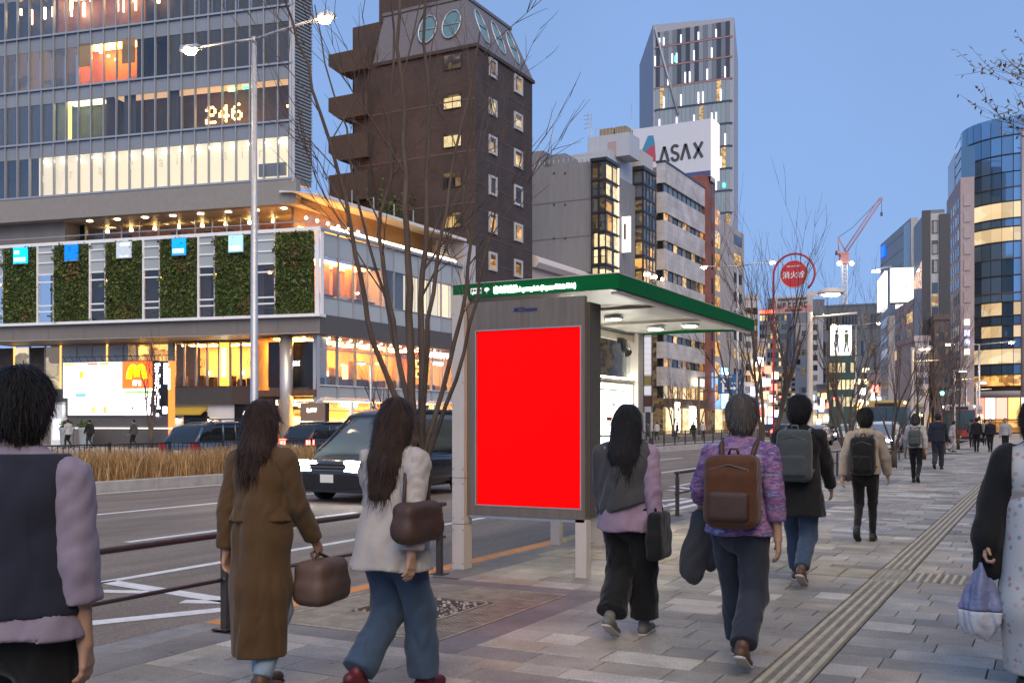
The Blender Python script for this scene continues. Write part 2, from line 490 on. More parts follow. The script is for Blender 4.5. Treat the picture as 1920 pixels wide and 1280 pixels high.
# ---- sidewalk: bed, dark border, granite pavers
side = thing('sidewalk', '', '', (-1, 10, 0)); del side['label'], side['category']; side['kind'] = 'structure'
bed = pbr('paver_joint', (0.045, 0.042, 0.04), 0.95, var=0.2)
mb = MB(); mb.box(-5.36, 14, -12, 420, -0.3, -0.014)
part('paver_bed', mb, bed, side)
stone_cols = [(0.27, 0.25, 0.235), (0.34, 0.315, 0.295), (0.195, 0.182, 0.174), (0.31, 0.26, 0.215), (0.42, 0.39, 0.365), (0.28, 0.255, 0.23), (0.34, 0.29, 0.245), (0.235, 0.218, 0.205)]
def granite(name, c):
    m = pbr(name, c, 0.62, var=0.22, vscale=1.1, bump=0.35, bscale=160, spec=0.45)
    n = m.node_tree.nodes; L = m.node_tree.links; p = n['Principled BSDF']
    speckle(m, 62, .72, 1.28); ge = n.new('ShaderNodeNewGeometry')
    mx = p.inputs['Base Color'].links[0].from_node
    sv = n.new('ShaderNodeTexVoronoi'); sv.inputs['Scale'].default_value = 3.1; sv.inputs['Randomness'].default_value = 1.0; L.new(ge.outputs['Position'], sv.inputs['Vector'])
    sr = n.new('ShaderNodeMapRange'); sr.inputs[1].default_value = .045; sr.inputs[2].default_value = .075; sr.inputs[3].default_value = .55; sr.inputs[4].default_value = 1.0; L.new(sv.outputs['Distance'], sr.inputs[0])
    st_ = n.new('ShaderNodeTexNoise'); st_.inputs['Scale'].default_value = .55; st_.inputs['Detail'].default_value = 7; st_.inputs['Roughness'].default_value = .7; L.new(ge.outputs['Position'], st_.inputs['Vector'])
    sq = n.new('ShaderNodeMapRange'); sq.inputs[1].default_value = .38; sq.inputs[2].default_value = .62; sq.inputs[3].default_value = .78; sq.inputs[4].default_value = 1.08; L.new(st_.outputs[0], sq.inputs[0])
    sm_ = n.new('ShaderNodeMath'); sm_.operation = 'MULTIPLY'; L.new(sr.outputs[0], sm_.inputs[0]); L.new(sq.outputs[0], sm_.inputs[1])
    m3 = n.new('ShaderNodeVectorMath'); m3.operation = 'SCALE'; L.new(mx.outputs[0], m3.inputs[0]); L.new(sm_.outputs[0], m3.inputs['Scale']); L.new(m3.outputs[0], p.inputs['Base Color'])
    # worn, slightly damp sheen in patches
    t2 = n.new('ShaderNodeTexNoise'); t2.inputs['Scale'].default_value = 0.9; t2.inputs['Detail'].default_value = 4
    L.new(ge.outputs['Position'], t2.inputs['Vector'])
    r2 = n.new('ShaderNodeMapRange'); r2.inputs[1].default_value = .3; r2.inputs[2].default_value = .7; r2.inputs[3].default_value = .42; r2.inputs[4].default_value = .72
    L.new(t2.outputs[0], r2.inputs[0]); L.new(r2.outputs[0], p.inputs['Roughness'])
    return m
stones = [granite('granite_%s' % n, (c[0] * 1.2, c[1] * 1.17, c[2] * 1.07)) for n, c in zip(('mid', 'light', 'dark', 'tan', 'pale', 'warm', 'sand', 'slate'), stone_cols)]
dark_border = granite('granite_border', (0.17, 0.16, 0.155))
GUIDE0, GUIDE1 = -1.53, -1.23
CROSS0, CROSS1 = 10.2, 10.8
PITS = [(-5.32, -3.42, 5.62, 8.3)] + [(-5.32, -3.42, c - 1.34, c + 1.34) for c in (18.0, 26.7, 35.2, 44.0, 52.6, 61.2)]
def spans(y0, y1):
    sp = [(-5.0, GUIDE0 - 0.004), (GUIDE1 + 0.004, 4.2)]
    for a, b, c, d in PITS:
        if y1 > c + 0.02 and y0 < d - 0.02: sp[0] = (b, sp[0][1])
    if y1 > CROSS0 + 0.02 and y0 < CROSS1 - 0.02: sp = [(-0.92, 4.2)]
    return sp
allst = []
ys = []
y = 0.9
edges = sorted(set([c for p in PITS for c in p[2:]] + [CROSS0, CROSS1]))
while y < 78:
    y2 = y + 0.3
    for e in edges:
        if y < e - 0.02 and y2 > e - 0.12: 
            if y2 > e + 0.12: y2 = e
            elif abs(y2 - e) <= 0.12: y2 = e
    ys.append((y, y2)); y = y2
for (y0, y1) in ys:
    for (xa, xb) in spans(y0, y1):
        x = xa - random.random() * 0.3
        first = True
        while x < xb:
            L_ = random.choice((0.3, 0.45, 0.45, 0.45, 0.6, 0.6))
            a, b = max(x, xa), min(x + L_, xb)
            if xb - b < 0.1: b = xb
            if b - a > 0.03: allst.append((a, b, y0, y1))
            x = b if b > x else x + L_
def in_view(x, y):
    d = dep(x, y)
    if d < 1: return False
    u = UX + FPX * (x * CY + y * SY) / d; v = UY + FPX * EYE / d
    return -40 < u < 1960 and v < 1310
allst.sort(key=lambda s: dep((s[0] + s[1]) / 2, (s[2] + s[3]) / 2))
g = 0.0035
cnt = 0; rest = MB()
for (a, b, c, d) in allst:
    m = random.choices(range(8), (6, 4, 4, 2, 2, 4, 1, 4))[0]
    dz = random.uniform(-0.002, 0.001)
    if cnt < 300 and in_view((a + b) / 2, (c + d) / 2):
        t = MB(); cx, cy = (a + b) / 2, (c + d) / 2
        t.cbox(a - cx + g, b - cx - g, c - cy + g, d - cy - g, -0.05, dz, 0.004)
        link('paver', t.mesh('paver', stones[m]), side, (cx, cy, 0)); cnt += 1
    else:
        rest.cbox(a + g, b - g, c + g, d - g, -0.05, dz, 0.004, m)
o = part('far_pavers', rest, stones, side); stuff(o)
mb = MB(); mb.box(-5.345, -1.54, 78, 300, -0.1, -0.004); mb.box(-1.22, 4.2, 78, 300, -0.1, -0.004)
part('distant_paving', mb, stones[0], side)
mb = MB(); mb.box(4.2, 14, -12, 300, -0.1, 0.0)
part('frontage_strip', mb, stones[5], side)
# dark border stones beside the kerb and round the tree pits
bme = MB(); bme.cbox(-0.165, 0.165, 0.003, 0.597, -0.05, -0.002, 0.004); bme = bme.mesh('border_stone', dark_border)
def pit_at(y): return any(c - 0.05 < y < d + 0.05 for _, _, c, d in PITS)
y = 0.6
while y < 78:
    if not (pit_at(y) or pit_at(y + .6)): link('border_stone', bme, side, (-5.175, y, 0))
    y += 0.6
mb = MB()
for a, b, c, d in PITS:
    mb.cbox(a, b, c, c + 0.26, -0.05, -0.002, 0.004); mb.cbox(a, b, d - 0.26, d, -0.05, -0.002, 0.004)
    mb.cbox(b - 0.28, b, c + 0.264, d - 0.264, -0.05, -0.002, 0.004)
part('tree_pit_border', mb, dark_border, side)

# ---- tactile guide strip: 30 cm tiles with raised bars
tact = pbr('tactile_tile', (0.48, 0.41, 0.29), 0.55, var=0.25, vscale=4, bump=0.2, bscale=120)
tact_y = pbr('tactile_tile_yellowed', (0.36, 0.325, 0.25), 0.55, var=0.25, vscale=4, bump=0.2, bscale=120)
gs = thing('tactile_strip', 'beige ribbed tactile guide strip along the sidewalk', 'tactile paving', (GUIDE0, 5, 0))
del gs['label'], gs['category']; gs['kind'] = 'structure'
def guide_tile(along):
    t = MB(); t.cbox(-0.147, 0.147, -0.147, 0.147, -0.04, 0.0, 0.003, 1)
    for k in range(4):
        c = -0.1125 + k * 0.075
        if along == 'y': t.cbox(c - 0.0175, c + 0.0175, -0.14, 0.14, 0.0, 0.009, 0.006)
        else: t.cbox(-0.14, 0.14, c - 0.0175, c + 0.0175, 0.0, 0.009, 0.006)
    return t
def dot_tile():
    t = MB(); t.cbox(-0.147, 0.147, -0.147, 0.147, -0.04, 0.0, 0.003)
    for i in range(5):
        for j in range(5):
            t.lathe([(0.0175, 0.0), (0.0135, 0.006)], -0.12 + i * .06, -0.12 + j * .06, 6)
    return t
tact_d = pbr('tactile_groove_shade', (0.20, 0.18, 0.145), 0.8, var=0.3, vscale=6)  # tile base darkened: the shade beside the bars is put into its colour
gy = guide_tile('y').mesh('guide_tile', [tact, tact_d]); gx = guide_tile('x').mesh('guide_tile', [tact_y, tact_d]); gd = dot_tile().mesh('warning_tile', tact_y)
i = 0
while True:
    yc = 3.0 + 0.3 * i; i += 1
    if yc > 76: break
    if CROSS0 - 0.1 < yc < CROSS1 + 0.1: link('warning_tile', gd, gs, ((GUIDE0 + GUIDE1) / 2, yc, 0))
    else: link('guide_tile', gy, gs, ((GUIDE0 + GUIDE1) / 2, yc, 0))
for j in range(2):
    for i in range(12): link('guide_tile', gx, gs, (-1.685 - 0.3 * i, CROSS0 + .15 + .3 * j, 0.0))
    for i in range(2): link('warning_tile' if i > 1 else 'guide_tile', gy, gs, (-1.075 + 0.0 + .3 * i - .0, CROSS0 + .15 + .3 * j, 0.0), (0, 0, 0))
mb = MB(); mb.box(-0.9, -0.3, CROSS0, CROSS1, -0.05, -0.003)
# manhole cover in the sidewalk
mh = thing('manhole_cover', 'round steel manhole cover set in the paving under the cream hooded walker', 'manhole cover', (-2.25, 14.9, 0))
t = MB(); t.lathe([(0.32, -0.05), (0.32, 0.004), (0.30, 0.008), (0.27, 0.006), (0.001, 0.006)], -2.25, 14.9, 28, sm=False)
part('rim', t, galv, mh)
t = MB()
for k in range(-4, 5):
    h = math.sqrt(max(0, .25 ** 2 - (k * .055) ** 2)); t.box(-2.25 + k * .055 - .012, -2.25 + k * .055 + .012, 14.9 - h, 14.9 + h, 0.006, 0.011)
part('tread', t, pbr('worn_iron', (0.3, 0.27, 0.2), 0.4, metal=0.7, var=0.3), mh)

# ---- tree pits: steel grate and gravel
grate_m = pbr('weathered_grate', (0.34, 0.31, 0.25), 0.5, metal=0.3, var=0.35, vscale=5)
gravel_m = [pbr('gravel_%s' % n, c, 0.85, var=0.3, vscale=30) for n, c in (('pale', (0.45, 0.4, 0.36)), ('pink', (0.40, 0.29, 0.25)), ('grey', (0.25, 0.23, 0.22)))]
def tree_pit(c, label, detail):
    x0, x1, y0, y1 = -5.3, -3.71, c - 1.06, c + 1.06
    ox0, ox1, oy0, oy1 = -4.93, -4.13, c - 0.42, c + 0.42
    g = thing('tree_grate', label, 'tree grate', (-4.5, c, 0), group='tree grates in the sidewalk')
    t = MB(); t.box(x0, x1, y0, y1, -0.12, -0.055); part('pit_bed', t, pbr('pit_dark', (.012, .010, .008), .95), g)
    t = MB()
    for (a, b, cc, d) in ((x0, x1, y0, y0 + .03), (x0, x1, y1 - .03, y1), (x0, x0 + .03, y0 + .031, y1 - .031), (x1 - .03, x1, y0 + .031, y1 - .031)): t.box(a, b, cc, d, -0.06, -0.001)
    k = 0.07
    oc = [(ox0 + k, oy0), (ox1 - k, oy0), (ox1, oy0 + k), (ox1, oy1 - k), (ox1 - k, oy1), (ox0 + k, oy1), (ox0, oy1 - k), (ox0, oy0 + k)]
    for i in range(8):
        a, b = Vector((*oc[i], 0)), Vector((*oc[(i + 1) % 8], 0)); tt = (b - a).normalized(); nn = Vector((tt.y, -tt.x, 0)) * .022
        t.prism([(a).xy[:], (b).xy[:], (b + nn).xy[:], (a + nn).xy[:]], -0.09, 0.001)
    part('frame', t, grate_m, g)
    by = MB(); by.box(-0.0075, 0.0075, 0, 1, -0.04, -0.004); bym = by.mesh('bar', grate_m)
    bx = MB(); bx.box(0, 1, -0.0075, 0.0075, -0.04, -0.004); bxm = bx.mesh('bar', grate_m)
    if detail:
        sp = 0.031
        x = ox1 + 0.05
        while x < x1 - 0.035:
            link('bar', bym, g, (x, y0 + .032, 0), None, (1, y1 - y0 - .064, 1)); x += sp
        for (ya, yb) in ((y0 + .05, oy0 - .03), (oy1 + .05, y1 - .035)):
            y = ya
            while y < yb:
                link('bar', bxm, g, (x0 + .032, y, 0), None, (ox1 + .03 - x0 - .03, 1, 1)); y += sp
        y = oy0
        while y < oy1:
            link('bar', bxm, g, (x0 + .032, y, 0), None, (ox0 - x0 - .055, 1, 1)); y += sp
        # cross webs that tie the bars
        t = MB()
        for yy in (y0 + .35, y0 + .7, c, c + .36, c + .7): t.box(ox1 + .03, x1 - .031, yy - .012, yy + .012, -0.05, -0.006)
        for xx in (x0 + .35, x0 + .7, x0 + 1.05):
            t.box(xx - .012, xx + .012, y0 + .031, oy0 - .03, -0.05, -0.006); t.box(xx - .012, xx + .012, oy1 + .03, y1 - .031, -0.05, -0.006)
        part('cross_web', t, grate_m, g)
    else:
        t = MB()
        x = ox1 + .06
        while x < x1 - .04: t.box(x - .011, x + .011, y0 + .032, y1 - .032, -0.04, -0.004); x += .05
        y = y0 + .05
        while y < y1 - .04:
            if not (oy0 - .03 < y < oy1 + .03): t.box(x0 + .032, ox1 + .03, y - .011, y + .011, -0.04, -0.004)
            else: t.box(x0 + .032, ox0 - .03, y - .011, y + .011, -0.04, -0.004)
            y += .05
        part('bars', t, grate_m, g)
    t = MB()
    for k in range(520 if detail else 60):
        px, py = random.uniform(ox0 + .03, ox1 - .03), random.uniform(oy0 + .03, oy1 - .03)
        r = random.uniform(.012, .026) * (1 if detail else 2)
        z = -0.05 + random.random() * .035
        a = random.random() * 6.28
        vs = []
        for q in range(5): vs.append((px + r * math.cos(a + q * 1.257) * random.uniform(.7, 1.2), py + r * math.sin(a + q * 1.257) * random.uniform(.7, 1.2), z))
        top = [(px + (v[0] - px) * .5, py + (v[1] - py) * .5, z + r * random.uniform(.7, 1.1)) for v in vs]
        t.add(vs + top, [(5, 6, 7, 8, 9)] + [(q, (q + 1) % 5, 5 + (q + 1) % 5, 5 + q) for q in range(5)], random.randrange(3))
    stuff(part('gravel', t, gravel_m, g))
tree_pit(6.96, 'steel tree grate with gravel opening in front of the bus shelter', True)
for i, c in enumerate((18.0, 26.7, 35.2, 44.0)):
    tree_pit(c, ['steel tree grate under the tree beyond the bus shelter', 'steel tree grate by the guard rail beside the cream hooded walker', 'steel tree grate near the grey hooded walker', 'small far tree grate near the distant walkers'][i], False)

# ---- median: kerb, soil, dry grass, fence
md = thing('median', '', '', (-20.4, 20, 0)); del md['label'], md['category']; md['kind'] = 'structure'
mkm = MB(); mkm.cbox(-0.1, 0.1, 0.006, 1.994, ROAD - .05, 0.12, 0.02); mkm = mkm.mesh('median_kerb_stone', concrete)
for i in range(-3, 70): link('median_kerb_stone', mkm, md, (-19.55, i * 2.0, 0)); link('median_kerb_stone', mkm, md, (-21.45, i * 2.0, 0))
mb = MB(); mb.box(-21.35, -19.65, -6, 140, ROAD - .05, 0.06); part('soil_bed', mb, soil, md)
NB = 34000
bx_ = rng.uniform(-21.3, -19.68, NB); by_ = rng.uniform(3, 27, NB)
clump = np.sin(bx_ * 5.1 + by_ * 2.3) * np.sin(by_ * 3.7) * .5 + np.sin(by_ * 1.13 + 1) * .4
hh = (0.70 + 0.10 * clump) * rng.uniform(.55, 1.2, NB)
ang = rng.uniform(0, 6.283, NB); wd = rng.uniform(.005, .012, NB)
lean = rng.normal(0, .22, NB) * hh; lean2 = rng.normal(-.14, .2, NB) * hh
V = np.zeros((NB, 5, 3)); cx, cy = np.cos(ang) * wd, np.sin(ang) * wd
z0 = 0.055
V[:, 0] = np.stack([bx_ - cx, by_ - cy, np.full(NB, z0)], 1); V[:, 1] = np.stack([bx_ + cx, by_ + cy, np.full(NB, z0)], 1)
mxp, myp = bx_ + lean * .35, by_ + lean2 * .35
V[:, 2] = np.stack([mxp + cx * .8, myp + cy * .8, z0 + hh * .62], 1); V[:, 3] = np.stack([mxp - cx * .8, myp - cy * .8, z0 + hh * .62], 1)
V[:, 4] = np.stack([bx_ + lean, by_ + lean2, z0 + hh], 1)
me = bpy.data.meshes.new('dry_grass')
idx = np.arange(NB)[:, None] * 5
F4 = (idx + np.array([0, 1, 2, 3])).tolist(); F3 = (idx + np.array([3, 2, 4])).tolist()
me.from_pydata(V.reshape(-1, 3).tolist(), [], F4 + F3)
gm = [pbr('straw_%s' % n, c, 0.8, var=0.4, vscale=4) for n, c in (('gold', (0.40, 0.24, 0.10)), ('brown', (0.28, 0.155, 0.065)), ('pale', (0.50, 0.34, 0.17)))]
for m in gm: me.materials.append(m)
mi = rng.integers(0, 3, NB); me.polygons.foreach_set('material_index', np.concatenate([mi, mi]).astype(np.int32))
o = link('dry_grass', me); o['kind'] = 'stuff'; o['label'] = 'dry brown grass filling the median planting strip'; o['category'] = 'grass'
def fence_run(y0, y1, x, label):
    f = thing('median_fence', label, 'fence', (x, y0, 0.06), group='dark fences along the median')
    n = int((y1 - y0) / 2); L_ = (y1 - y0) / n
    pm = MB(); pm.box(-.03, .03, -.03, .03, 0.05, 0.98); pm = pm.mesh('post', black_metal)
    q = MB(); q.tube([(0, .03, .93), (0, L_ - .03, .93)], .02, 6); q.tube([(0, .03, .28), (0, L_ - .03, .28)], .016, 6)
    k = 0.16
    while k < L_ - .1:
        q.box(-.008, .008, k - .008, k + .008, .28, .92)
        k += .155
    for kk in (L_ * .25, L_ * .5, L_ * .75):
        q.tube([(0, kk + .15 * math.cos(a), .74 + .15 * math.sin(a)) for a in [j * math.pi / 8 for j in range(17)]], .007, 4)
    q = q.mesh('fence_panel', black_metal)
    for i in range(n):
        link('post', pm, f, (x, y0 + i * L_, 0)); link('fence_panel', q, f, (x, y0 + i * L_, 0))
    link('post', pm, f, (x, y1, 0))
fence_run(4, 30, -21.2, 'dark metal fence behind the dry grass on the median')
fence_run(48, 110, -20.5, 'dark metal fence on the median beyond the bus shelter')
# ================================================================== bus shelter
sh_green = pbr('shelter_green', (0.0, 0.115, 0.03), 0.6, var=0.06, spec=0.15)
soffit = pbr('shelter_soffit', (0.66, 0.65, 0.60), 0.35, var=0.05)
sign_white = emit('sign_letters_white', (1.0, 0.98, 0.93), 3.0)
sh = thing('bus_shelter', 'bus shelter with green edged canopy, lit route map and grey posts', 'bus shelter', (-4.6, 9.0, 0))
X0, X1, Y0, Y1, ZT, ZB = -5.45, -3.62, 8.95, 13.95, 2.91, 2.765
# canopy
t = MB(); t.box(X0 + .03, X1 - .03, Y0 + .03, Y1 - .03, ZT - .05, ZT - .012); cn = part('canopy', t, grey_paint, sh)
t = MB(); t.box(X0, X1, Y0, Y0 + .028, ZB, ZT); f1 = part('fascia', t, sh_green, sh)
f1['label'] = 'green fascia with lit white stop name'
t = MB(); t.box(X1 - .028, X1, Y0 + .029, Y1, ZB, ZT); part('fascia', t, sh_green, sh)
t = MB(); t.box(X0, X0 + .028, Y0 + .029, Y1, ZB, ZT); part('fascia', t, sh_green, sh)
t = MB(); t.box(X0 + .029, X1 - .029, Y1 - .028, Y1, ZB, ZT); part('fascia', t, sh_green, sh)
t = MB(); t.box(X0, X1 + .002, Y0 - .002, Y0 + .03, ZT + .001, ZT + .008); t.box(X1 - .03, X1 + .002, Y0 + .031, Y1, ZT + .001, ZT + .008); part('edge_trim', t, grey_paint, sh)
t = MB()
t.prof([(X0 + .03, ZB + .05), (X0 + .03, ZB + .012), (-4.6, ZB + .05), (X1 - .1, ZB + .012), (X1 - .03, ZB - .018), (X1 - .03, ZB + .06)], 'y', Y0 + .03, Y1 - .03)
part('soffit', t, soffit, sh)
t = MB()
for yy in (10.6, 12.25): t.box(X0 + .04, X1 - .06, yy - .012, yy + .012, ZB - .006, ZB + .03)
t.box(X1 - .09, X1 - .031, Y0 + .05, Y1 - .05, ZB - .045, ZB - .02)
part('soffit_joint', t, grey_paint, sh)
down = emit('downlight', (1.0, 0.93, 0.74), 26.0)
for (xx, yy) in ((-4.75, 10.2), (-4.75, 11.6), (-4.75, 13.1), (-4.2, 12.9)):
    t = MB(); t.lathe([(.12, ZB + .03), (.12, ZB - .004), (.10, ZB - .006)], xx, yy, 20); d_ = part('downlight', t, white_paint, sh)
    t = MB(); t.lathe([(.095, ZB - .008), (.001, ZB - .008)], xx, yy, 20); part('lens', t, down, d_)
# stop name, bus symbol and tree symbol on the front fascia
def on_fascia(name, body, u0, u1, zc, h, mat, bold=0.0):
    xa, xb = on_y(u0, Y0), on_y(u1, Y0)
    return lettering(name, body, h, (xa, Y0 - .004, zc), 0, mat, f1, depth=.003, width=xb - xa, height=h, bold=bold)
on_fascia('stop_name', '\u9752\u5c71\u5b66\u9662\u524d', 926, 970, ZB + .038, .075, sign_white, .003)
on_fascia('stop_name_roman', 'Aoyamagakuin (Aoyama Gakuin Univ.)', 973, 1080, ZB + .038, .062, sign_white, .003)
icon = emit('sign_icon_white', (0.75, 0.75, 0.72), 0.35)
xa, xb = on_y(883, Y0), on_y(903, Y0); zc = ZB + .04
t = MB(); t.box(xa, xb, Y0 - .005, Y0 - .002, zc, zc + .022); t.box(xa, xb, Y0 - .005, Y0 - .002, zc + .047, zc + .058)
for k in range(5):
    q = xa + (xb - xa - .006) * k / 4; t.box(q, q + .006, Y0 - .005, Y0 - .002, zc + .0225, zc + .0465)
for q in (xa + .025, xb - .03): t.prof([(q + .011 * math.cos(a), zc + .011 * math.sin(a)) for a in [j * .785 for j in range(8)]], 'y', Y0 - .0062, Y0 - .0052)
part('bus_symbol', t, icon, f1)
xc = on_y(913, Y0)
t = MB(); t.prof([(xc + .03 * math.cos(a) * (1 + .08 * math.cos(5 * a)), zc + .036 + .022 * math.sin(a)) for a in [j * .3927 for j in range(16)]], 'y', Y0 - .005, Y0 - .002)
t.box(xc - .004, xc + .004, Y0 - .007, Y0 - .0052, zc - .004, zc + .02); part('leaf_symbol', t, icon, f1)
# posts
t = MB(); t.box(-5.41, -5.27, 8.87, 9.03, 0, ZB + .03); po = part('post', t, grey_paint, sh)
t = MB()
for zz in (.46, .93): t.box(-5.412, -5.268, 8.868, 9.032, zz, zz + .004)
part('joint', t, black_metal, po)
t = MB()
for zz in (.06, .40, .52, .87, 1.02, 1.9, 2.6):
    for xx in (-5.397, -5.283): t.prof([(xx + .006 * math.cos(a), zz + .006 * math.sin(a)) for a in [j * .785 for j in range(8)]], 'y', 8.866, 8.87)
part('rivet', t, steel_dark, po)
t = MB(); t.box(-4.06, -3.945, 8.94, 9.05, 0, .56); part('post', t, grey_paint, sh)
t = MB(); t.box(-5.42, -5.24, 13.72, 13.93, 0, ZB + .02); part('post', t, grey_paint, sh)
t = MB(); t.box(-5.42, -5.30, 11.2, 11.3, 0, ZB + .02); part('post', t, grey_paint, sh)
t = MB(); t.box(-5.40, -5.30, 9.12, 13.71, ZB - .12, ZB - .03); part('beam', t, grey_paint, sh)
# advertising case
ad = part('advertising_case', MB().box(-5.15, -3.93, 8.99, 9.26, .57, 2.66), steel_dark, sh)
fx0, fx1, fz0, fz1 = -5.28, -3.955, .56, 2.715
px0, px1 = on_y(893, 8.93), on_y(1088, 8.93)
pz0, pz1 = hgt(945, px0, 8.93), hgt(621.5, px0, 8.93)
t = MB()
t.box(fx0, fx1, 8.93, 8.985, pz1, fz1); t.box(fx0, fx1, 8.93, 8.985, fz0, pz0)
t.box(fx0, px0, 8.93, 8.985, pz0 + .0005, pz1 - .0005); t.box(px1, fx1, 8.93, 8.985, pz0 + .0005, pz1 - .0005)
fr = part('case_frame', t, steel, sh)
t = MB(); t.box(fx0 + .02, fx1 - .01, 8.94, 8.98, fz0 - .03, fz0 - .002); part('bottom_lip', t, galv, sh)
poster = bpy.data.materials.new('backlit_red_poster'); poster.use_nodes = True
p = poster.node_tree.nodes['Principled BSDF']; p.inputs['Base Color'].default_value = (0.5, 0.0, 0.0, 1); p.inputs['Emission Color'].default_value = (1, 0.0, 0.0, 1); p.inputs['Emission Strength'].default_value = 0.42; p.inputs['Specular IOR Level'].default_value = 0.1; p.inputs['Roughness'].default_value = .5
t = MB(); t.box(px0, px1, 8.948, 8.986, pz0, pz1); ps = part('poster', t, poster, sh); ps['label'] = 'plain backlit red poster'
t = MB(); t.box(px0 - .012, px0 - .001, 8.926, 8.93, pz0 - .012, pz1 + .012); t.box(px1 + .001, px1 + .012, 8.926, 8.93, pz0 - .012, pz1 + .012)
t.box(px0, px1, 8.926, 8.93, pz1 + .001, pz1 + .012); t.box(px0, px1, 8.926, 8.93, pz0 - .012, pz0 - .001); part('poster_bead', t, galv, fr)
lettering('case_lettering', 'MCDecaux', .06, (on_y(964, 8.93), 8.925, hgt(585, -4.8, 8.93)), 0, pbr('navy_lettering', (0.03, 0.04, 0.16), .5), fr, depth=.002, width=on_y(1008, 8.93) - on_y(964, 8.93), bold=.002)
# back wall on the kerb side: glass above, lit route map below
gl = glass('shelter_glass', (0.9, 0.94, 0.93), .08)
t = MB(); t.box(-5.365, -5.355, 11.31, 13.71, 2.1, ZB - .13); part('glass_pane', t, gl, sh)
t = MB(); t.box(-5.365, -5.355, 9.13, 11.19, .75, ZB - .13); part('glass_pane', t, gl, sh)
t = MB(); t.box(-5.42, -5.30, 11.31, 13.71, 2.06, 2.1); t.box(-5.42, -5.30, 11.31, 13.71, .62, .66); part('rail', t, grey_paint, sh)
map_glow = emit('route_map_glow', (1.0, 0.97, 0.88), 1.5)
t = MB(); t.box(-5.40, -5.31, 11.35, 13.68, 2.103, 2.125); part('assumed_uplight', t, emit('assumed_uplight_glow', (1.0, .95, .82), 6.0), sh)  # assumed glow strip on top of the map case, added to brighten the soffit
rm = part('route_map', MB().box(-5.40, -5.32, 12.2, 13.70, .67, 2.055), pbr('map_case', (.3, .3, .29), .5), sh)
t = MB(); t.box(-5.319, -5.315, 12.22, 13.42, .72, 2.03); part('map_sheet', t, map_glow, rm)
t = MB(); t.box(-5.319, -5.315, 13.46, 13.68, .72, 2.03); part('light_strip', t, emit('map_side_glow', (1.0, .97, .88), 2.6), rm)
gcol = pbr('map_green', (0.05, .35, .12), .6); rcol = pbr('map_red', (.5, .06, .04), .6); kcol = pbr('map_ink', (.06, .06, .06), .7)
t = MB(); t.box(-5.3148, -5.312, 12.26, 13.38, 1.30, 1.325); t.box(-5.3148, -5.312, 12.26, 13.38, 1.93, 1.95); part('map_line', t, gcol, rm)
t = MB(); t.box(-5.3148, -5.312, 12.72, 12.9, 1.52, 1.57); part('map_mark', t, rcol, rm)
t = MB(); t.box(-5.3148, -5.312, 12.95, 13.02, 1.72, 1.76); part('map_mark', t, pbr('map_blue', (.08, .25, .5), .6), rm)
t = MB()
for k in range(16):
    yy = 12.85 + .12 * math.sin(k * 2.1); zz = 1.35 + k * .035
    t.box(-5.3148, -5.312, yy, yy + random.uniform(.04, .14), zz, zz + .008)
for k in range(22):
    yy = random.uniform(12.3, 13.1); zz = .78 + k * .02; t.box(-5.3148, -5.312, yy, yy + random.uniform(.08, .2), zz, zz + .006)
part('map_print', t, kcol, rm)
# loudspeaker under the beam, end glass
t = MB(); t.tube([(-5.2, 13.05, 2.62), (-5.17, 13.02, 2.5), (-5.1, 12.98, 2.44)], [.05, .055, .06], 10); t.box(-5.27, -5.2, 13.0, 13.1, 2.58, 2.66); part('loudspeaker', t, black_metal, sh)
t = MB()
for yy in (11.6, 12.0): t.box(-5.2, -4.9, yy - .0, yy + .03, .0, .42)
t.box(-5.24, -4.86, 11.4, 13.0, .42, .47)
part('bench', t, grey_paint, sh)

# ================================================================== guard rails on the kerb
def guard_rail(y0, y1, label, step=2.0, x=-5.29):
    g = thing('guard_rail', label, 'guard rail', (x, y0, 0), group='brown pipe guard rails along the kerb')
    n = max(1, round((y1 - y0) / step)); st = (y1 - y0) / n
    pm = MB(); pm.prof([(-.027, 0), (.027, 0), (.027, .60), (.018, .62), (.018, .66), (-.018, .66), (-.018, .62), (-.027, .60)], 'y', -.024, .024)
    pm.box(-.07, .07, -.07, .07, 0.0, .008); pm = pm.mesh('post', brown_paint)
    for i in range(n + 1): link('post', pm, g, (x, y0 + i * st, 0))
    for zz, r in ((.685, .022), (.36, .015)):
        t = MB(); t.tube([(x, y0 - .1, zz), (x, y1 + .1, zz)], r, 10); part('rail', t, brown_paint, g)
    t = MB()
    for i in range(n + 1):
        yy = y0 + i * st; t.tube([(x, yy - .04, .36), (x, yy + .04, .36)], .021, 8); t.tube([(x, yy - .05, .685), (x, yy + .05, .685)], .026, 8)
    part('clamp', t, brown_paint, g)
guard_rail(-0.5, 5.52, 'brown two rail guard rail beside the man in dark backpack, nearest on the kerb')
guard_rail(5.9, 8.5, 'short brown guard rail behind the woman in the white jacket', step=2.6, x=-5.33)
guard_rail(15.6, 19.6, 'brown guard rail on the kerb past the end of the bus shelter')
guard_rail(23.4, 33.4, 'brown guard rail behind the walker in black coat')
guard_rail(36.5, 50.5, 'far brown guard rail in front of the white oncoming car')
for yy, lb in ((11.26, 'short dark bollard on the kerb under the advertising case'), (12.6, 'short dark bollard on the kerb below the route map')):
    b = thing('bollard', lb, 'bollard', (-5.36, yy, 0), group='short bollards behind the shelter')
    t = MB(); t.lathe([(.032, 0), (.032, .62), (.026, .65), (.001, .66)], -5.36, yy, 12); part('tube', t, black_metal, b)
    t = MB(); t.lathe([(.034, .5), (.034, .58)], -5.36, yy, 12); part('band', t, galv, b)
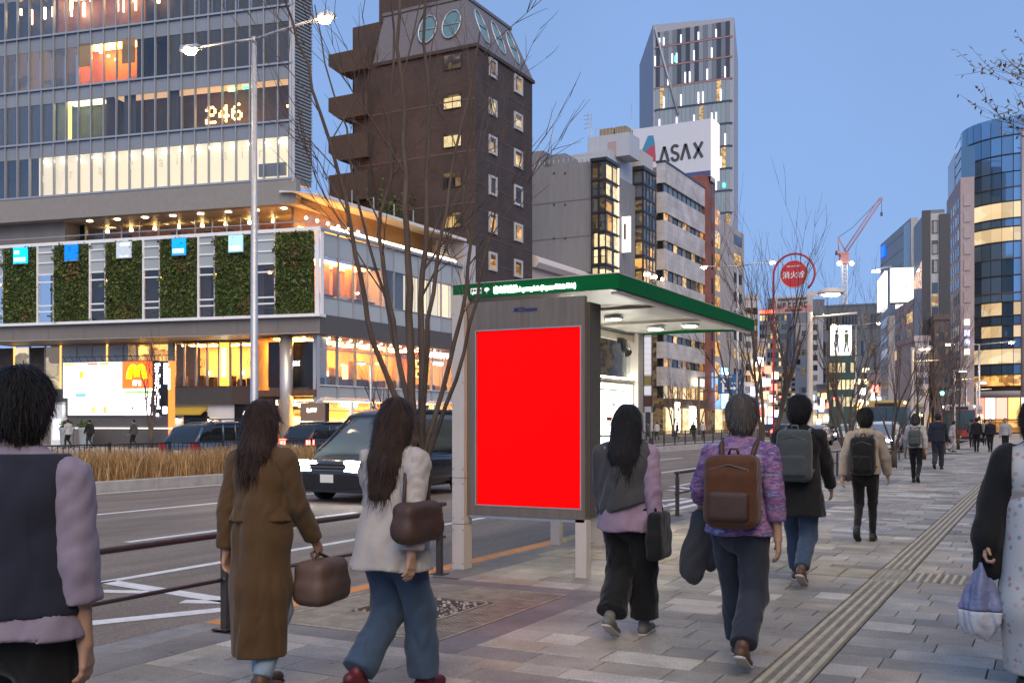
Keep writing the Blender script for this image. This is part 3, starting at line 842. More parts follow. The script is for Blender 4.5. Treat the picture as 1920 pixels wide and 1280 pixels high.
# ================================================================== the corner shop building across the street
mull = pbr('mullion_grey', (0.33, 0.34, 0.36), 0.4, metal=0.4)
spandrel = pbr('spandrel_glass', (0.20, 0.215, 0.235), 0.22, var=0.05, objvar=0.08, spec=0.8)
frosted = pbr('frosted_panel', (0.33, 0.36, 0.37), 0.4, objvar=0.08)
lb_conc = pbr('fascia_concrete', (0.17, 0.152, 0.138), 0.75, var=0.12, vscale=0.8, stretch=(1, 1, .3))
lb_dark = pbr('dark_grey_cladding', (0.078, 0.070, 0.066), 0.5, var=0.1)
lb_black = pbr('black_cladding', (0.012, 0.012, 0.014), 0.3)
lb_soffit = pbr('soffit_panel', (0.40, 0.36, 0.32), 0.5, var=0.05)
wood_wall = pbr('warm_plaster', (0.50, 0.29, 0.12), 0.8, var=0.25, vscale=.7)
dark_wood = pbr('dark_wood', (0.11, 0.06, 0.03), 0.6, var=0.3)
blind = pbr('roller_blind', (0.22, 0.19, 0.16), 0.9, var=0.1, stretch=(8, 8, .4), objvar=0.1)
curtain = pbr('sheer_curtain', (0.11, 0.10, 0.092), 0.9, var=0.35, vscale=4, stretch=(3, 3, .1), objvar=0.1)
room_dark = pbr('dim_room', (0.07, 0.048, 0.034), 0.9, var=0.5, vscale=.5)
shop_glass = glass('shop_glass', (0.95, 0.95, 0.94), .0)
tower_glass = glass('tower_glass', (0.86, 0.86, 0.86), .03)
warm_panel = emit('warm_ceiling_light', (1.0, 0.40, 0.07), 18.0)
warm_soft = emit('warm_ceiling_soft', (1.0, 0.56, 0.20), 1.3)
spot = emit('ceiling_spot', (1.0, 0.78, 0.45), 14.0)
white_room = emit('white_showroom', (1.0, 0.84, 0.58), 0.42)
warm_strip = emit('warm_strip', (1.0, 0.78, 0.5), 2.2)

P0 = away(600, 62.9)
FR = Frame(P0[0], P0[1], 11.66)          # front, a = 0 at the corner, negative to the left
SD = Frame(P0[0], P0[1], 90.0)           # street side, a = 0 at the corner, positive away from us
lb = thing('corner_shop_building', 'corner building with planted wall panels, glazed shop floors and curtain wall tower', 'building', (P0[0], P0[1], 0))
aL = FR.a(-60)
sideL = SD.a(868)
zc = lambda v: hgt(v, *P0)
Z_FT, Z_FB, Z_LED = zc(425), zc(622), zc(590)
Z2 = 3.85; Z1 = 2.95
# --- hidden core so nothing shows through
FR.box(lb, 'core_wall', aL, -7.5, 8.0, 8.3, 0, 16.5, lb_conc)
# --- floor slabs and fascia of the projecting two storey box
FR.box(lb, 'fascia', aL, 0, -0.02, .5, Z_FB, Z_LED - .12, lb_conc)
for k in range(9):
    a = -2.9 * k - 2.9; FR.box(lb, 'fascia_joint', a, a + .02, -.026, -.02, Z_FB, Z_LED - .12, lb_dark)
FR.box(lb, 'ledge', aL, .15, -.35, .52, Z_LED - .12, Z_LED + .06, white_paint)
FR.box(lb, 'soffit', aL, -.02, .0, 4.5, Z_FB - .06, Z_FB - .002, lb_soffit)
FR.box(lb, 'wall_head', aL, .05, -.12, .4, Z_FT - .22, Z_FT, white_paint)
# --- planted panels and the window bays between them
leaf_m = [pbr('wall_leaf_%s' % n, c, 0.7, var=0.3, vscale=2) for n, c in (('a', (0.085, 0.125, 0.022)), ('b', (0.048, 0.078, 0.016)), ('c', (0.15, 0.17, 0.03)), ('d', (0.15, 0.10, 0.035)))]
def planted(a0, a1, z0, z1):
    n = 5200
    pa = rng.uniform(a0, a1, n); pz = rng.uniform(z0, z1, n)
    bulge = .12 + .10 * np.sin(pa * 2.3 + pz * 1.1) * np.sin(pz * 1.7 + pa * .6) + .06 * np.sin(pa * 7 + pz * 5)
    bump_ = rng.uniform(0, 1, n) * (.12 + np.maximum(bulge, 0))
    s = rng.uniform(.05, .12, n) * np.where(rng.random(n) < .06, 2.6, 1.0)
    d1 = rng.normal(0, 1, (n, 3)); d1[:, 2] -= .5; d1 /= np.linalg.norm(d1, axis=1)[:, None]
    d2 = rng.normal(0, 1, (n, 3)); d2 -= d1 * (d1 * d2).sum(1)[:, None]; d2 /= np.linalg.norm(d2, axis=1)[:, None]
    c = np.stack([pa, -.06 - bump_, pz], 1)
    V = np.stack([c, c + d1 * s[:, None] * .6 + d2 * s[:, None] * .4, c + d1 * s[:, None] * 1.3, c + d1 * s[:, None] * .6 - d2 * s[:, None] * .4], 1).reshape(-1, 3)
    me = bpy.data.meshes.new('foliage')
    me.from_pydata(V.tolist(), [], (np.arange(n)[:, None] * 4 + np.arange(4)).tolist())
    for m in leaf_m: me.materials.append(m)
    patch = np.sin(pa * 1.9 + 1) + np.sin(pz * 1.5 + pa)
    mi = np.where(rng.random(n) < .5 + .25 * patch, rng.integers(0, 2, n), rng.integers(0, 4, n)); mi = np.where((mi == 3) & (rng.random(n) < .6), 0, mi); dead = np.sin(pa * 1.3 + a0 * 7) * np.sin(pz * .9 + a0 * 3) > .72; mi = np.where(dead & (rng.random(n) < .6), 3, mi)
    me.polygons.foreach_set('material_index', mi.astype(np.int32))
    me.transform(FR.M)
    pn = FR.box(lb, 'planted_panel', a0 + .05, a1 - .05, -.06, .1, z0 + .02, z1 - .02, pbr('moss_backing', (0.03, 0.045, 0.012), .95, var=.4, vscale=3))
    stuff(link('foliage', me, pn))
screens = [(27, 52, (0.0, .35, .75), 1.0, 2), (123, 147, (0.0, .12, .42), .7, 0), (220, 247, (.42, .46, .52), .35, 1), (324, 349, (0.0, .20, .55), .8, 3), (430, 456, (.30, .50, .62), .5, 4)]
cyan = emit('screen_cyan', (0.35, 0.85, 1.0), 1.6)
pan = [(-92, -30), (8, 70), (103, 168), (200, 268), (302, 371), (405, 473), (518, 589)]
for i, (u0, u1) in enumerate(pan):
    planted(FR.a(u0), FR.a(u1), Z_LED + .1, Z_FT - .24)
for i, (u0, u1, c, s, kind) in enumerate(screens):
    a0, a1 = FR.a(u0, -.3), FR.a(u1, -.3); z1 = Z_FT - .3; z0 = z1 - 1.05
    sb = FR.box(lb, 'screen', a0, a1, -.42, -.30, z0, z1, emit('screen_%d' % i, c, s))
    sb['label'] = ['small lit cyan screen', 'small plain blue screen', 'small pale grey screen', 'small blue screen with cyan glow', 'small pale screen with cyan glow'][i]
    FR.box(sb, 'screen_frame', a0 - .05, a1 + .05, -.4, -.29, z0 - .05, z0 - .003, mull)
    w_ = a1 - a0
    if kind in (2, 4, 3):
        FR.box(sb, 'screen_image', a0 + .08, a1 - .1, -.43, -.425, z0 + .12, z0 + .38, cyan)
    if kind == 2: FR.box(sb, 'screen_image', a0 + .1, a0 + w_ * .45, -.43, -.425, z0 + .62, z0 + .85, cyan)
    if kind == 1:
        FR.box(sb, 'screen_image', a0 + .3, a1 - .1, -.43, -.425, z1 - .25, z1 - .1, cyan); FR.box(sb, 'screen_image', a0 + .3, a1 - .2, -.43, -.425, z0 + .05, z0 + .12, cyan)
glow_dot = emit('pendant_orange', (1.0, 0.32, 0.06), 9.0)
for i in range(len(pan) - 1):
    a0, a1 = FR.a(pan[i][1]) + .04, FR.a(pan[i + 1][0]) - .04
    w_ = FR.box(lb, 'bay_window', a0, a0 + .12, -.14, .02, Z_LED + .06, Z_FT - .22, white_paint)
    FR.box(w_, 'frame', a1 - .06, a1, -.1, .02, Z_LED + .06, Z_FT - .22, white_paint)
    FR.box(w_, 'upper_panel', a0 + .13, a1 - .07, -.02, .04, 11.5, Z_FT - .24, frosted)
    for zz in (Z_LED + .75, Z_LED + 1.15, 10.9, 11.42, 12.2, 12.9): FR.box(w_, 'transom', a0 + .121, a1 - .061, -.09, -.03, zz, zz + .1, white_paint)
    FR.box(w_, 'pane', a0 + .13, a1 - .07, .0, .015, Z_LED + .08, 11.4, tower_glass)
    FR.box(lb, 'room_back', a0 - .3, a1 + .3, 1.9, 2.0, Z_LED + .1, 11.5, curtain if i in (0, 1) else room_dark)
    if i not in (1,): FR.box(w_, 'pendant_and_glint', a0 + .75, a0 + .92, .6, .75, 10.95, 11.12, glow_dot)
    FR.box(lb, 'table', a0 + .2, a1, .6, 1.4, Z_LED + .55, Z_LED + .65, dark_wood)
# corner return
FR.box(lb, 'corner_frame', -.28, -.02, -.14, .0, Z_LED + .06, Z_FT - .2, white_paint)
SD.box(lb, 'corner_frame', .02, .3, -.06, .0, Z_LED + .06, Z_FT - .2, white_paint)
# --- street side of the box: band, glazing, light strip
SD.box(lb, 'band', .02, sideL, -.03, .5, 6.95, 8.2, lb_dark)
NSP = 11; st = (sideL - .4) / NSP
for i in range(NSP):
    a0, a1 = .35 + st * i + .03, .35 + st * (i + 1) - .03
    SD.box(lb, 'spandrel_panel', a0, a1, .04, .1, 11.9, 13.32, frosted)
    SD.box(lb, 'spandrel_panel', a0, a1, .04, .1, 8.22, 9.3, frosted)
    SD.box(lb, 'window_pane', a0, a1, .05, .065, 9.34, 11.86, tower_glass)
    SD.box(lb, 'mullion', a0 - .09, a0 - .005, -.03, .1, 8.21, 13.4, mull)
SD.box(lb, 'mullion', .35, sideL, -.02, .09, 9.3, 9.338, mull); SD.box(lb, 'mullion', .35, sideL, -.02, .09, 11.862, 11.9, mull)
SD.box(lb, 'roof_edge', 0.0, sideL, -.15, 1.2, 13.4, 13.6, mull)
SD.box(lb, 'light_strip', 1.0, sideL - 1.2, -.12, -.02, 13.61, 13.80, warm_strip)
# rooms behind that glazing: warm restaurant first, pale office after
SD.box(lb, 'room_back', .6, st * 4.6, 3.0, 3.1, 8.3, 12, wood_wall)
SD.box(lb, 'room_light', 1.0, st * 4.2, .9, 2.6, 11.78, 11.85, emit('restaurant_ceiling', (1.0, .38, .07), 8.0))
for k in range(5):
    SD.box(lb, 'column', 1.2 + k * 1.3, 1.2 + k * 1.3 + (.5 if k % 2 else .25), 1.6, 2.0, 8.3, 11.8, [dark_wood, wood_wall][k % 2])
for k in range(4): SD.box(lb, 'table', 1.0 + k * 1.5, 2.0 + k * 1.5, .5, 1.2, 9.2, 9.6, [dark_wood, white_paint, dark_wood, blind][k])
SD.box(lb, 'partition', st * 4.6, st * 4.6 + .1, .12, 3.0, 8.3, 11.88, white_paint)
for i in range(5, NSP):
    SD.box(lb, 'blind', .35 + st * i + .05, .35 + st * (i + 1) - .05, .3, .32, 9.4, 11.84, blind if i == 5 else emit('lit_blind_%d' % (i % 2), [(1.0, .86, .62), (1.0, .80, .50)][i % 2], [.42, .6][i % 2]))
# --- second floor glazing along the street, with its room
A2 = [.2, 2.05, 3.95, 5.75, 7.55, 8.9, 10.3, 11.75, 13.2, 14.6, sideL]
for i in range(len(A2) - 1):
    a0, a1 = A2[i] + .05, A2[i + 1] - .05
    SD.box(lb, 'window_pane', a0, a1, .30, .315, Z2, 6.93, shop_glass)
    SD.box(lb, 'sill_panel', a0 + .01, a1 - .01, .28, .36, Z1 + .1, Z2 - .06, frosted)
    SD.box(lb, 'mullion', A2[i] - .045, A2[i] + .045, .18, .38, Z1, 6.93, mull)
    if i < 9: SD.box(lb, 'transom', a0, a1, .26, .34, 6.05, 6.13, mull)
SD.box(lb, 'sill', .2, sideL, .16, .38, Z2 - .06, Z2 - .01, white_paint)
SD.box(lb, 'floor_edge', .2, sideL, .12, .4, Z1 - .12, Z1 + .06, white_paint)
SD.box(lb, 'upper_floor', .4, sideL, .42, 6.0, Z1 + .2, Z2 - .3, dark_wood)
SD.box(lb, 'room_back', .4, sideL, 5.4, 5.5, Z2 - .3, 6.9, wood_wall)
SD.box(lb, 'room_side', sideL - .1, sideL, .4, 5.4, Z2 - .3, 6.9, wood_wall)
SD.box(lb, 'ceiling', .4, sideL, .42, 5.4, 6.94, 6.99, wood_wall)
for k in range(5): SD.box(lb, 'room_light', 1.2 + k * 3.1, 2.9 + k * 3.1, 2.8, 4.8, 6.86, 6.92, warm_panel)
for k in range(26):
    SD.box(lb, 'spot_light', .9 + (k % 13) * 1.15, 1.0 + (k % 13) * 1.15, .9 + (k // 13) * 1.1, 1.0 + (k // 13) * 1.1, 6.84, 6.92, spot)
bright_shelf = emit('lit_shelf', (1.0, 0.86, 0.55), 2.2)
for k, (a, b, wd, hh_) in enumerate(((1.1, 3.2, 1.5, 1.7), (3.1, 3.2, 1.3, 1.9))):
    s_ = SD.box(lb, 'lit_shelf', a, a + .12, b, b + .1, 4.3, 4.3 + hh_, bright_shelf)
    SD.box(s_, 'shelf_edge', a + wd, a + wd + .12, b, b + .1, 4.3, 4.3 + hh_, bright_shelf); SD.box(s_, 'shelf_edge', a + .12, a + wd, b, b + .1, 4.3 + hh_ - .12, 4.3 + hh_, bright_shelf)
    for q in range(3): SD.box(s_, 'shelf_item', a + .3 + q * .35, a + .5 + q * .35, b + .1, b + .2, 4.5 + .35 * (q % 2), 5.0 + .4 * (q % 2), emit('shelf_item_glow', (1, .62, .25), .8))
for k in range(11):
    aa = .7 + k * 1.45; SD.box(lb, 'sofa', aa, aa + random.uniform(.6, 1.1), .7, 1.4, Z2 - .28, Z2 + random.uniform(.35, .6), [lb_black, dark_wood, room_dark][k % 3])
for k in range(5):
    aa = 6.2 + k * .75; SD.box(lb, 'bar_back', aa, aa + .45, 4.6, 4.8, 4.4, 4.4 + random.uniform(.6, 1.6), [bright_shelf, dark_wood, wood_wall, emit('bar_glow', (1, .6, .2), 1.2), dark_wood][k])
for k in range(2):
    pf = SD.box(lb, 'picture', 12.1, 12.75, .9, .95, 4.75 + k * .75, 5.3 + k * .75, emit('picture_glow', (1.0, .62, .12), .9))
    SD.box(pf, 'picture_print', 12.28, 12.58, .88, .899, 4.88 + k * .75, 5.17 + k * .75, dark_wood)
neon = emit('neon_white', (1.0, 0.92, 0.95), 4.0)
zz_ = SD.z(797, 668, .2); SD.glyphs(lb, SD.a(797, .2), SD.a(842, .2), .2, zz_, zz_ + .38, 9, neon); SD.text('lettering', '&', SD.a(844, .2), .2, zz_, neon, lb, height=.38, bold=.02)
zz_ = SD.z(814, 684, .2); SD.glyphs(lb, SD.a(814, .2), SD.a(831, .2), .2, zz_, zz_ + .22, 6, neon)
# --- ground floor shops along the street
A1 = [.5, 3.6, 6.1, 8.6, 11.2, 13.6, sideL]
for i in range(len(A1) - 1):
    a0, a1 = A1[i] + .16, A1[i + 1] - .16
    SD.box(lb, 'column', A1[i] - .15, A1[i] + .15, .2, .6, 0, Z1 - .13, white_paint)
    SD.box(lb, 'shop_window', a0, a1, .42, .44, .15, Z1 - .14, shop_glass)
    SD.box(lb, 'window_frame', a0, a1, .40, .46, 2.2, 2.27, mull); SD.box(lb, 'plinth', a0, a1, .36, .5, 0, .14, lb_dark)
SD.box(lb, 'room_back', .4, sideL, 3.6, 3.7, 0, Z1, wood_wall)
SD.box(lb, 'shop_floor', .4, sideL, .5, 3.6, .0, .08, wood_wall)
for k in range(6): SD.box(lb, 'room_light', .8 + k * 2.6, 2.9 + k * 2.6, 1.0, 2.8, Z1 - .1, Z1 - .04, warm_panel)
for k in range(24):
    aa = .8 + k * .66; hh_ = random.uniform(.5, 1.9)
    SD.box(lb, 'display', aa, aa + random.uniform(.2, .5), random.uniform(.9, 2.6), 3.0, .1, hh_, random.choice([bright_shelf, dark_wood, wood_wall, pbr('red_goods', (.35, .03, .03), .6), white_paint, emit('bar_glow', (1, .6, .2), 1.2)]))
zz_ = SD.z(639, 763, .35); SD.glyphs(lb, SD.a(639, .35), SD.a(671, .35), .35, zz_, zz_ + .28, 9, neon)
# --- front, under the overhang: column, recessed shopfronts
FB = 3.2                                                   # depth of the recess
cp = FR.xy(FR.a(537, 1.0), 1.0)
t = MB(); t.lathe([(.42, 0), (.42, Z_FB - .06)], cp.x, cp.y, 20); part('column', t, pbr('steel_column', (.5, .47, .43), .3, metal=.5), lb)
aF = lambda u: FR.a(u, FB)
zF = lambda u, v: FR.z(u, v, FB)
FR.box(lb, 'black_shopfront', FR.a(503, 1.8), FR.a(592, 1.8), 1.8, 2.2, 3.75, Z_FB - .4, lb_black)
zz_ = FR.z(546, 685, 1.8); FR.glyphs(lb, FR.a(546, 1.79), FR.a(564, 1.79), 1.78, zz_, zz_ + .28, 4, neon)
FR.box(lb, 'grey_band', FR.a(505, 1.8), FR.a(594, 1.8), 1.78, 2.3, 2.95, 3.74, lb_dark)
FR.box(lb, 'sign_board', FR.a(512, 1.6), FR.a(594, 1.6), 1.55, 1.77, 2.3, 3.1, lb_black)
ivory = emit('ivory_letters', (1.0, 0.88, 0.66), 1.5)
FR.text('lettering', 'La', FR.a(517, 1.5), 1.53, 2.62, ivory, lb, width=FR.a(527, 1.5) - FR.a(517, 1.5), height=.34, bold=.02); FR.text('lettering', 'Aoyama', FR.a(550, 1.5), 1.53, 2.54, ivory, lb, width=FR.a(579, 1.5) - FR.a(550, 1.5), height=.40, bold=.02)
FR.box(lb, 'entrance_glow', FR.a(541, 2.6), FR.a(592, 2.6), 2.6, 2.7, 0, 2.4, lit('entrance_warm', (.35, .13, .02), (1.0, .55, .15), .8))
FR.box(lb, 'corner_wall', FR.a(595, 1.4), FR.a(601, 1.4), .8, 2.3, 0, Z_FB - .06, frosted)
# restaurant glazing, second floor front
zt, zb = 6.85, 3.95
ux = [328, 346, 368, 389, 411, 432, 452, 472]
for i in range(len(ux) - 1):
    a0, a1 = aF(ux[i]) + .06, aF(ux[i + 1]) - .06
    if i == 4:
        FR.box(lb, 'yellow_panel', a0, a1, FB - .02, FB + .04, zb, zt, emit('yellow_panel', (1.0, .62, .05), .75))
        FR.box(lb, 'tube_sign', a0 + .22, a1 - .28, FB - .1, FB - .03, zb + .6, zt - .35, emit('tube_white', (1, .95, .85), 3.0))
    else: FR.box(lb, 'window_pane', a0, a1, FB, FB + .015, zb, zt, shop_glass)
    FR.box(lb, 'mullion', a0 - .12, a0, FB - .08, FB + .06, zb, zt + .1, mull)
FR.box(lb, 'room_back', aF(325), aF(475), FB + 3.2, FB + 3.3, zb - .5, zt + .1, pbr('cream_wall', (.62, .47, .30), .8, var=.15))
FR.box(lb, 'ceiling', aF(325), aF(475), FB + .05, FB + 3.2, zt + .02, zt + .08, wood_wall)
for k in range(3): FR.box(lb, 'room_light', aF(335 + 45 * k), aF(365 + 45 * k), FB + 1.2, FB + 2.4, zt - .05, zt, warm_panel)
for k in range(14): FR.box(lb, 'spot_light', aF(333 + 9.5 * k), aF(333 + 9.5 * k) + .09, FB + .5 + (k % 3) * .5, FB + .6 + (k % 3) * .5, zt - .12, zt - .04, spot)
for k in range(4):
    a = aF(345 + 33 * k); t = MB(); t.lathe([(.14, 4.85), (.1, 5.05), (.03, 5.1)], 0, 0, 10); me_ = t.mesh('wall_lamp', emit('wall_lamp_glow', (1, .75, .4), 6.0)); p_ = FR.xy(a, FB + 2.9); link('wall_lamp', me_, lb, (p_.x, p_.y, 0))
for k in range(16): FR.box(lb, 'chair', aF(330 + 9 * k), aF(330 + 9 * k) + .4, FB + .4 + (k % 2) * .7, FB + .8 + (k % 2) * .7, zb - .3, zb + random.uniform(.3, .75), [dark_wood, lb_black][k % 2])
t = MB()
for u in (372, 470): 
    ca = aF(u); 
    for k in range(2): t.tube([(ca + k * .2 + .28 * math.cos(q * .4), FB + .03, 5.5 + .28 * math.sin(q * .4)) for q in range(17)], .018, 5)
FR.part('window_emblem', t, dark_wood, lb)
# lit windows and frosted panels further left
ux2 = [238, 258, 285, 316, 328]
for i in range(3):
    a0, a1 = aF(ux2[i]) + .06, aF(ux2[i + 1]) - .06
    FR.box(lb, 'window_pane', a0, a1, FB, FB + .02, 4.2, zt, lit('canteen_warm', (.30, .10, .015), (1.0, .52, .12), .85, scale=1.1))
    FR.box(lb, 'mullion', a0 - .12, a0, FB - .08, FB + .06, 3.4, zt + .1, mull)
FR.box(lb, 'frosted_column', aF(318), aF(327), FB - .2, FB + .2, 2.8, zt + .1, frosted)
for i, u in enumerate(range(-60, 238, 29)):
    a0, a1 = aF(u) + .05, aF(u + 29) - .05
    FR.box(lb, 'frosted_panel', a0, a1, FB, FB + .05, 3.5, zt, frosted if u > 85 else (lit('left_shop', (.16, .12, .08), (.9, .72, .45), .45) if i % 2 else room_dark))
    FR.box(lb, 'mullion', a0 - .1, a0, FB - .06, FB + .06, 3.4, zt + .1, mull if i % 3 else emit('orange_edge', (1, .5, .12), .6))
FR.box(lb, 'lower_band', aF(-60), aF(440), FB - .25, FB + .1, 2.75, 3.5 + .35, lb_dark)
FR.box(lb, 'lower_band', aF(440), aF(505), FB - .3, FB + .1, 2.7, 3.9, pbr('brown_cladding', (.075, .05, .04), .6))
FR.box(lb, 'lower_wall', aF(-60), aF(325), FB + .5, FB + .7, 0, 2.75, lb_conc)
# entrance with yellow awning, white wall, wall lamps, twin doors
zg = lambda u, v: zF(u, v)
FR.box(lb, 'white_wall', aF(318), aF(441), FB + .15, FB + .4, 0, 2.75, white_paint)
t = MB(); a0, a1 = aF(322), aF(387); t.prof([(FB + .14, 2.55), (FB - .75, 2.12), (FB - .75, 1.98), (FB - .70, 1.98), (FB + .14, 2.42)], 'x', a0, a1); FR.part('awning', t, pbr('yellow_awning', (.62, .43, .06), .7), lb)
dr = FR.box(lb, 'door', aF(343), aF(387), FB + .08, FB + .14, 0, 2.2, lb_black)
for (u0, u1) in ((346, 362), (366, 382)):
    FR.box(dr, 'door_pane', aF(u0), aF(u1), FB + .05, FB + .075, .25, 1.35, lit('door_warm', (.5, .2, .03), (1, .62, .2), 1.1))
for u in (332, 391):
    p_ = FR.xy(aF(u), FB - .05); t = MB(); t.lathe([(.16, 1.72), (.05, 1.86), (.02, 1.9)], p_.x, p_.y, 10); wl = part('wall_lamp', t, lb_black, lb)
    t = MB(); t.ball((p_.x, p_.y, 1.70), .07, 8); part('bulb', t, lamp_glow, wl)
t = MB(); t.prof([(aF(391) - .16, .85), (aF(391) + .16, .85), (aF(391) + .16, 1.1), (aF(391) + .1, 1.24), (aF(391), 1.3), (aF(391) - .1, 1.24), (aF(391) - .16, 1.1)], 'y', FB + .1, FB + .14); FR.part('plaque', t, lb_black, lb)
FR.box(lb, 'black_shopfront', aF(441), aF(505), FB - .1, FB + .3, 1.35, 2.72, lb_black)
FR.box(lb, 'shop_window', aF(444), aF(500), FB, FB + .1, .0, 1.33, lit('bakery_warm', (.4, .14, .02), (1.0, .55, .15), 1.0, scale=1.4))
t = MB(); ca = aF(467); t.tube([(ca + .34 * math.cos(q * .393), FB - .14, 1.98 + .34 * math.sin(q * .393)) for q in range(17)], .04, 6); FR.part('round_emblem', t, ivory, lb)
FR.text('lettering', 'aC', ca - .2, FB - .13, 1.86, ivory, lb, width=.42, height=.26, bold=.02)
# --- terrace storey with set back restaurant, soffit slab and curved canopy
TB = 2.6
aT = lambda u: FR.a(u, TB)
ut = [160, 195, 228, 262, 297, 332, 366, 398, 425, 452, 484, 515, 552, 575]
for i in range(len(ut) - 1):
    a0, a1 = aT(ut[i]) + .04, aT(ut[i + 1]) - .04
    FR.box(lb, 'terrace_pane', a0, a1, TB, TB + .015, Z_FT, 15.6, shop_glass)
    FR.box(lb, 'mullion', a0 - .08, a0, TB - .05, TB + .05, Z_FT, 15.6, mull)
FR.box(lb, 'room_back', aT(150), aT(590), TB + 3, TB + 3.1, Z_FT, 15.7, pbr('terrace_wall', (.34, .17, .07), .8, var=.4, vscale=.6))
for k in range(4): FR.box(lb, 'room_light', aT(180 + 100 * k), aT(250 + 100 * k), TB + .8, TB + 2.4, 15.5, 15.55, emit('terrace_glow', (1.0, .40, .08), 11.0))
for k in range(16):
    u = 170 + k * 25 + random.uniform(-8, 8); FR.box(lb, 'chair', aT(u), aT(u) + .45, TB + .4, TB + .9, Z_FT, Z_FT + random.uniform(.5, .9), [lb_black, dark_wood][k % 2])
for k in range(9):
    u = 180 + k * 45; p_ = FR.xy(aT(u), TB + 1.2); t = MB(); t.lathe([(.13, 14.9), (.1, 15.1), (.01, 15.2)], p_.x, p_.y, 8); part('pendant_and_glint', t, emit('terrace_pendant', (1, .6, .22), 8.0), lb)
FR.box(lb, 'wall', aT(-60), aT(150), TB - 1.5, TB, Z_FT - .1, 16.2, lb_conc)
FR.box(lb, 'dark_recess', aT(125), aT(160), TB + .0, TB + .3, Z_FT - .1, 16.2, lb_black)
CB = .2
aC = lambda u: FR.a(u, CB)
ZS0, ZS1 = FR.z(550, 381, CB), FR.z(550, 333, CB)
FR.box(lb, 'slab_edge', aC(-60), aC(555), CB, CB + .6, ZS0, ZS1, pbr('slab_edge_paint', (.23, .21, .19), .6, var=.08))
FR.box(lb, 'slab_soffit', aC(-60), aC(555), CB + .61, TB + 3.2, ZS0 + .02, ZS0 + .1, lb_soffit)
for k in range(10):
    u = 60 + k * 52; FR.box(lb, 'soffit_light', FR.a(u, 1.4), FR.a(u, 1.4) + .3, 1.3, 1.55, ZS0 - .02, ZS0 + .015, spot)
FR.box(lb, 'parapet_rail', aT(-60), -.3, -.05, .0, Z_FT + .35, Z_FT + .4, mull)
# curved white canopy over the terrace along the street
t = MB()
prof_ = []
n = 12
for k in range(n + 1):
    f = k / n; prof_.append((-.45 + 3.2 * f, 15.35 - .0 + .55 * math.sin(f * math.pi * .5)))
outl = [(-.45, 15.55)] + prof_ + [(2.75, 16.05)]
# local frame: p = depth b, q = z; extruded along a
t.prof([(p, q) for p, q in outl], 'x', -.6, sideL - .2)
SD.part('canopy', t, pbr('canopy_white', (.62, .60, .56), .5), lb)
SD.box(lb, 'canopy_wall', .6, sideL - .3, 2.6, 2.8, 13.5, 15.9, pbr('terrace_timber', (.30, .17, .08), .7, var=.2))
SD.box(lb, 'canopy_glow', .8, sideL - 4, 2.3, 2.42, 13.9, 14.0, emit('terrace_line', (1, .7, .35), 2.0))
for k in range(6):
    SD.box(lb, 'terrace_pane', .6 + k * 1.1, 1.6 + k * 1.1, 1.6, 1.62, 13.6, 15.5, shop_glass)
    p_ = SD.xy(1.1 + k * 1.1, 2.0); t = MB(); t.ball((p_.x, p_.y, 14.55), .11, 8); part('pendant_and_glint', t, emit('terrace_pendant', (1, .6, .22), 8.0), lb)
for k in range(7): SD.box(lb, 'louvre', sideL - 2.6, sideL - .8, .6, .8, 13.8 + k * .2, 13.92 + k * .2, pbr('louvre_cream', (.5, .44, .34), .6))
SD.box(lb, 'stair_tower', sideL - .2, sideL + 1.6, -.2, 3, 0, 15.3, pbr('tower_render', (.43, .40, .41), .8, var=.06))
for k in range(5): SD.box(lb, 'rail_post', 1 + k * 2.4, 1.06 + k * 2.4, .1, .16, 15.6, 16.6, mull)
# --- curtain wall tower
ST = 3.64; WH = 2.62
aE = aC(547); aW = aC(-40)
npan = int((aE - aW) / 1.0)
GB = CB + .12
for fl in range(6):
    z0 = ZS1 + ST * fl
    FR.box(lb, 'floor_line', aW, aE + .1, CB - .04, CB + .3, z0 - .07, z0 + .05, mull)
    FR.box(lb, 'floor_slab', aW, aE - .1, GB + .1, GB + 1.75, z0 + WH + .25, z0 + ST - .1, lb_dark)
    for i in range(npan):
        a1 = aE - i * 1.0; a0 = a1 - 1.0
        if fl < 6: FR.box(lb, 'glass_panel', a0 + .04, a1 - .04, GB, GB + .015, z0 + .05, z0 + WH, tower_glass)
        FR.box(lb, 'spandrel_panel', a0 + .04, a1 - .04, GB - .01, GB + .04, z0 + WH + .03, z0 + ST - .07, spandrel)
for i in range(npan + 1):
    a1 = aE - i * 1.0
    FR.box(lb, 'mullion', a1 - .035, a1 + .035, CB - .02, GB + .06, ZS1 + .05, ZS1 + 6 * ST - .1, mull)
def blinds(fl, u0, u1, mat, b=.35, top=0.0):
    z0 = ZS1 + ST * fl
    a0, a1 = aC(u0), aC(u1); n_ = max(1, round(a1 - a0))
    for k in range(n_):
        FR.box(lb, 'blind', a0 + (a1 - a0) * k / n_ + .03, a0 + (a1 - a0) * (k + 1) / n_ - .03, b, b + .03, z0 + .06 + top, z0 + WH + .2, mat)
def room(fl, u0, u1, wall, light, depth=1.75, ceil=.5):
    z0 = ZS1 + ST * fl
    a0, a1 = aC(u0), aC(u1)
    FR.box(lb, 'room_back', a0 - .1, min(a1 + .1, aE), CB + depth, CB + depth + .1, z0, z0 + WH + .3, wall)
    FR.box(lb, 'room_side', a0 - .12, a0 - .02, CB + .3, CB + depth, z0, z0 + WH + .3, wall)
    FR.box(lb, 'room_floor', a0, a1, CB + .3, CB + depth, z0 + .01, z0 + .08, wall)
    if light: FR.box(lb, 'room_light', a0 + .4, a1 - .4, CB + .5, CB + depth - .3, z0 + WH + .12, z0 + WH + .2, light)
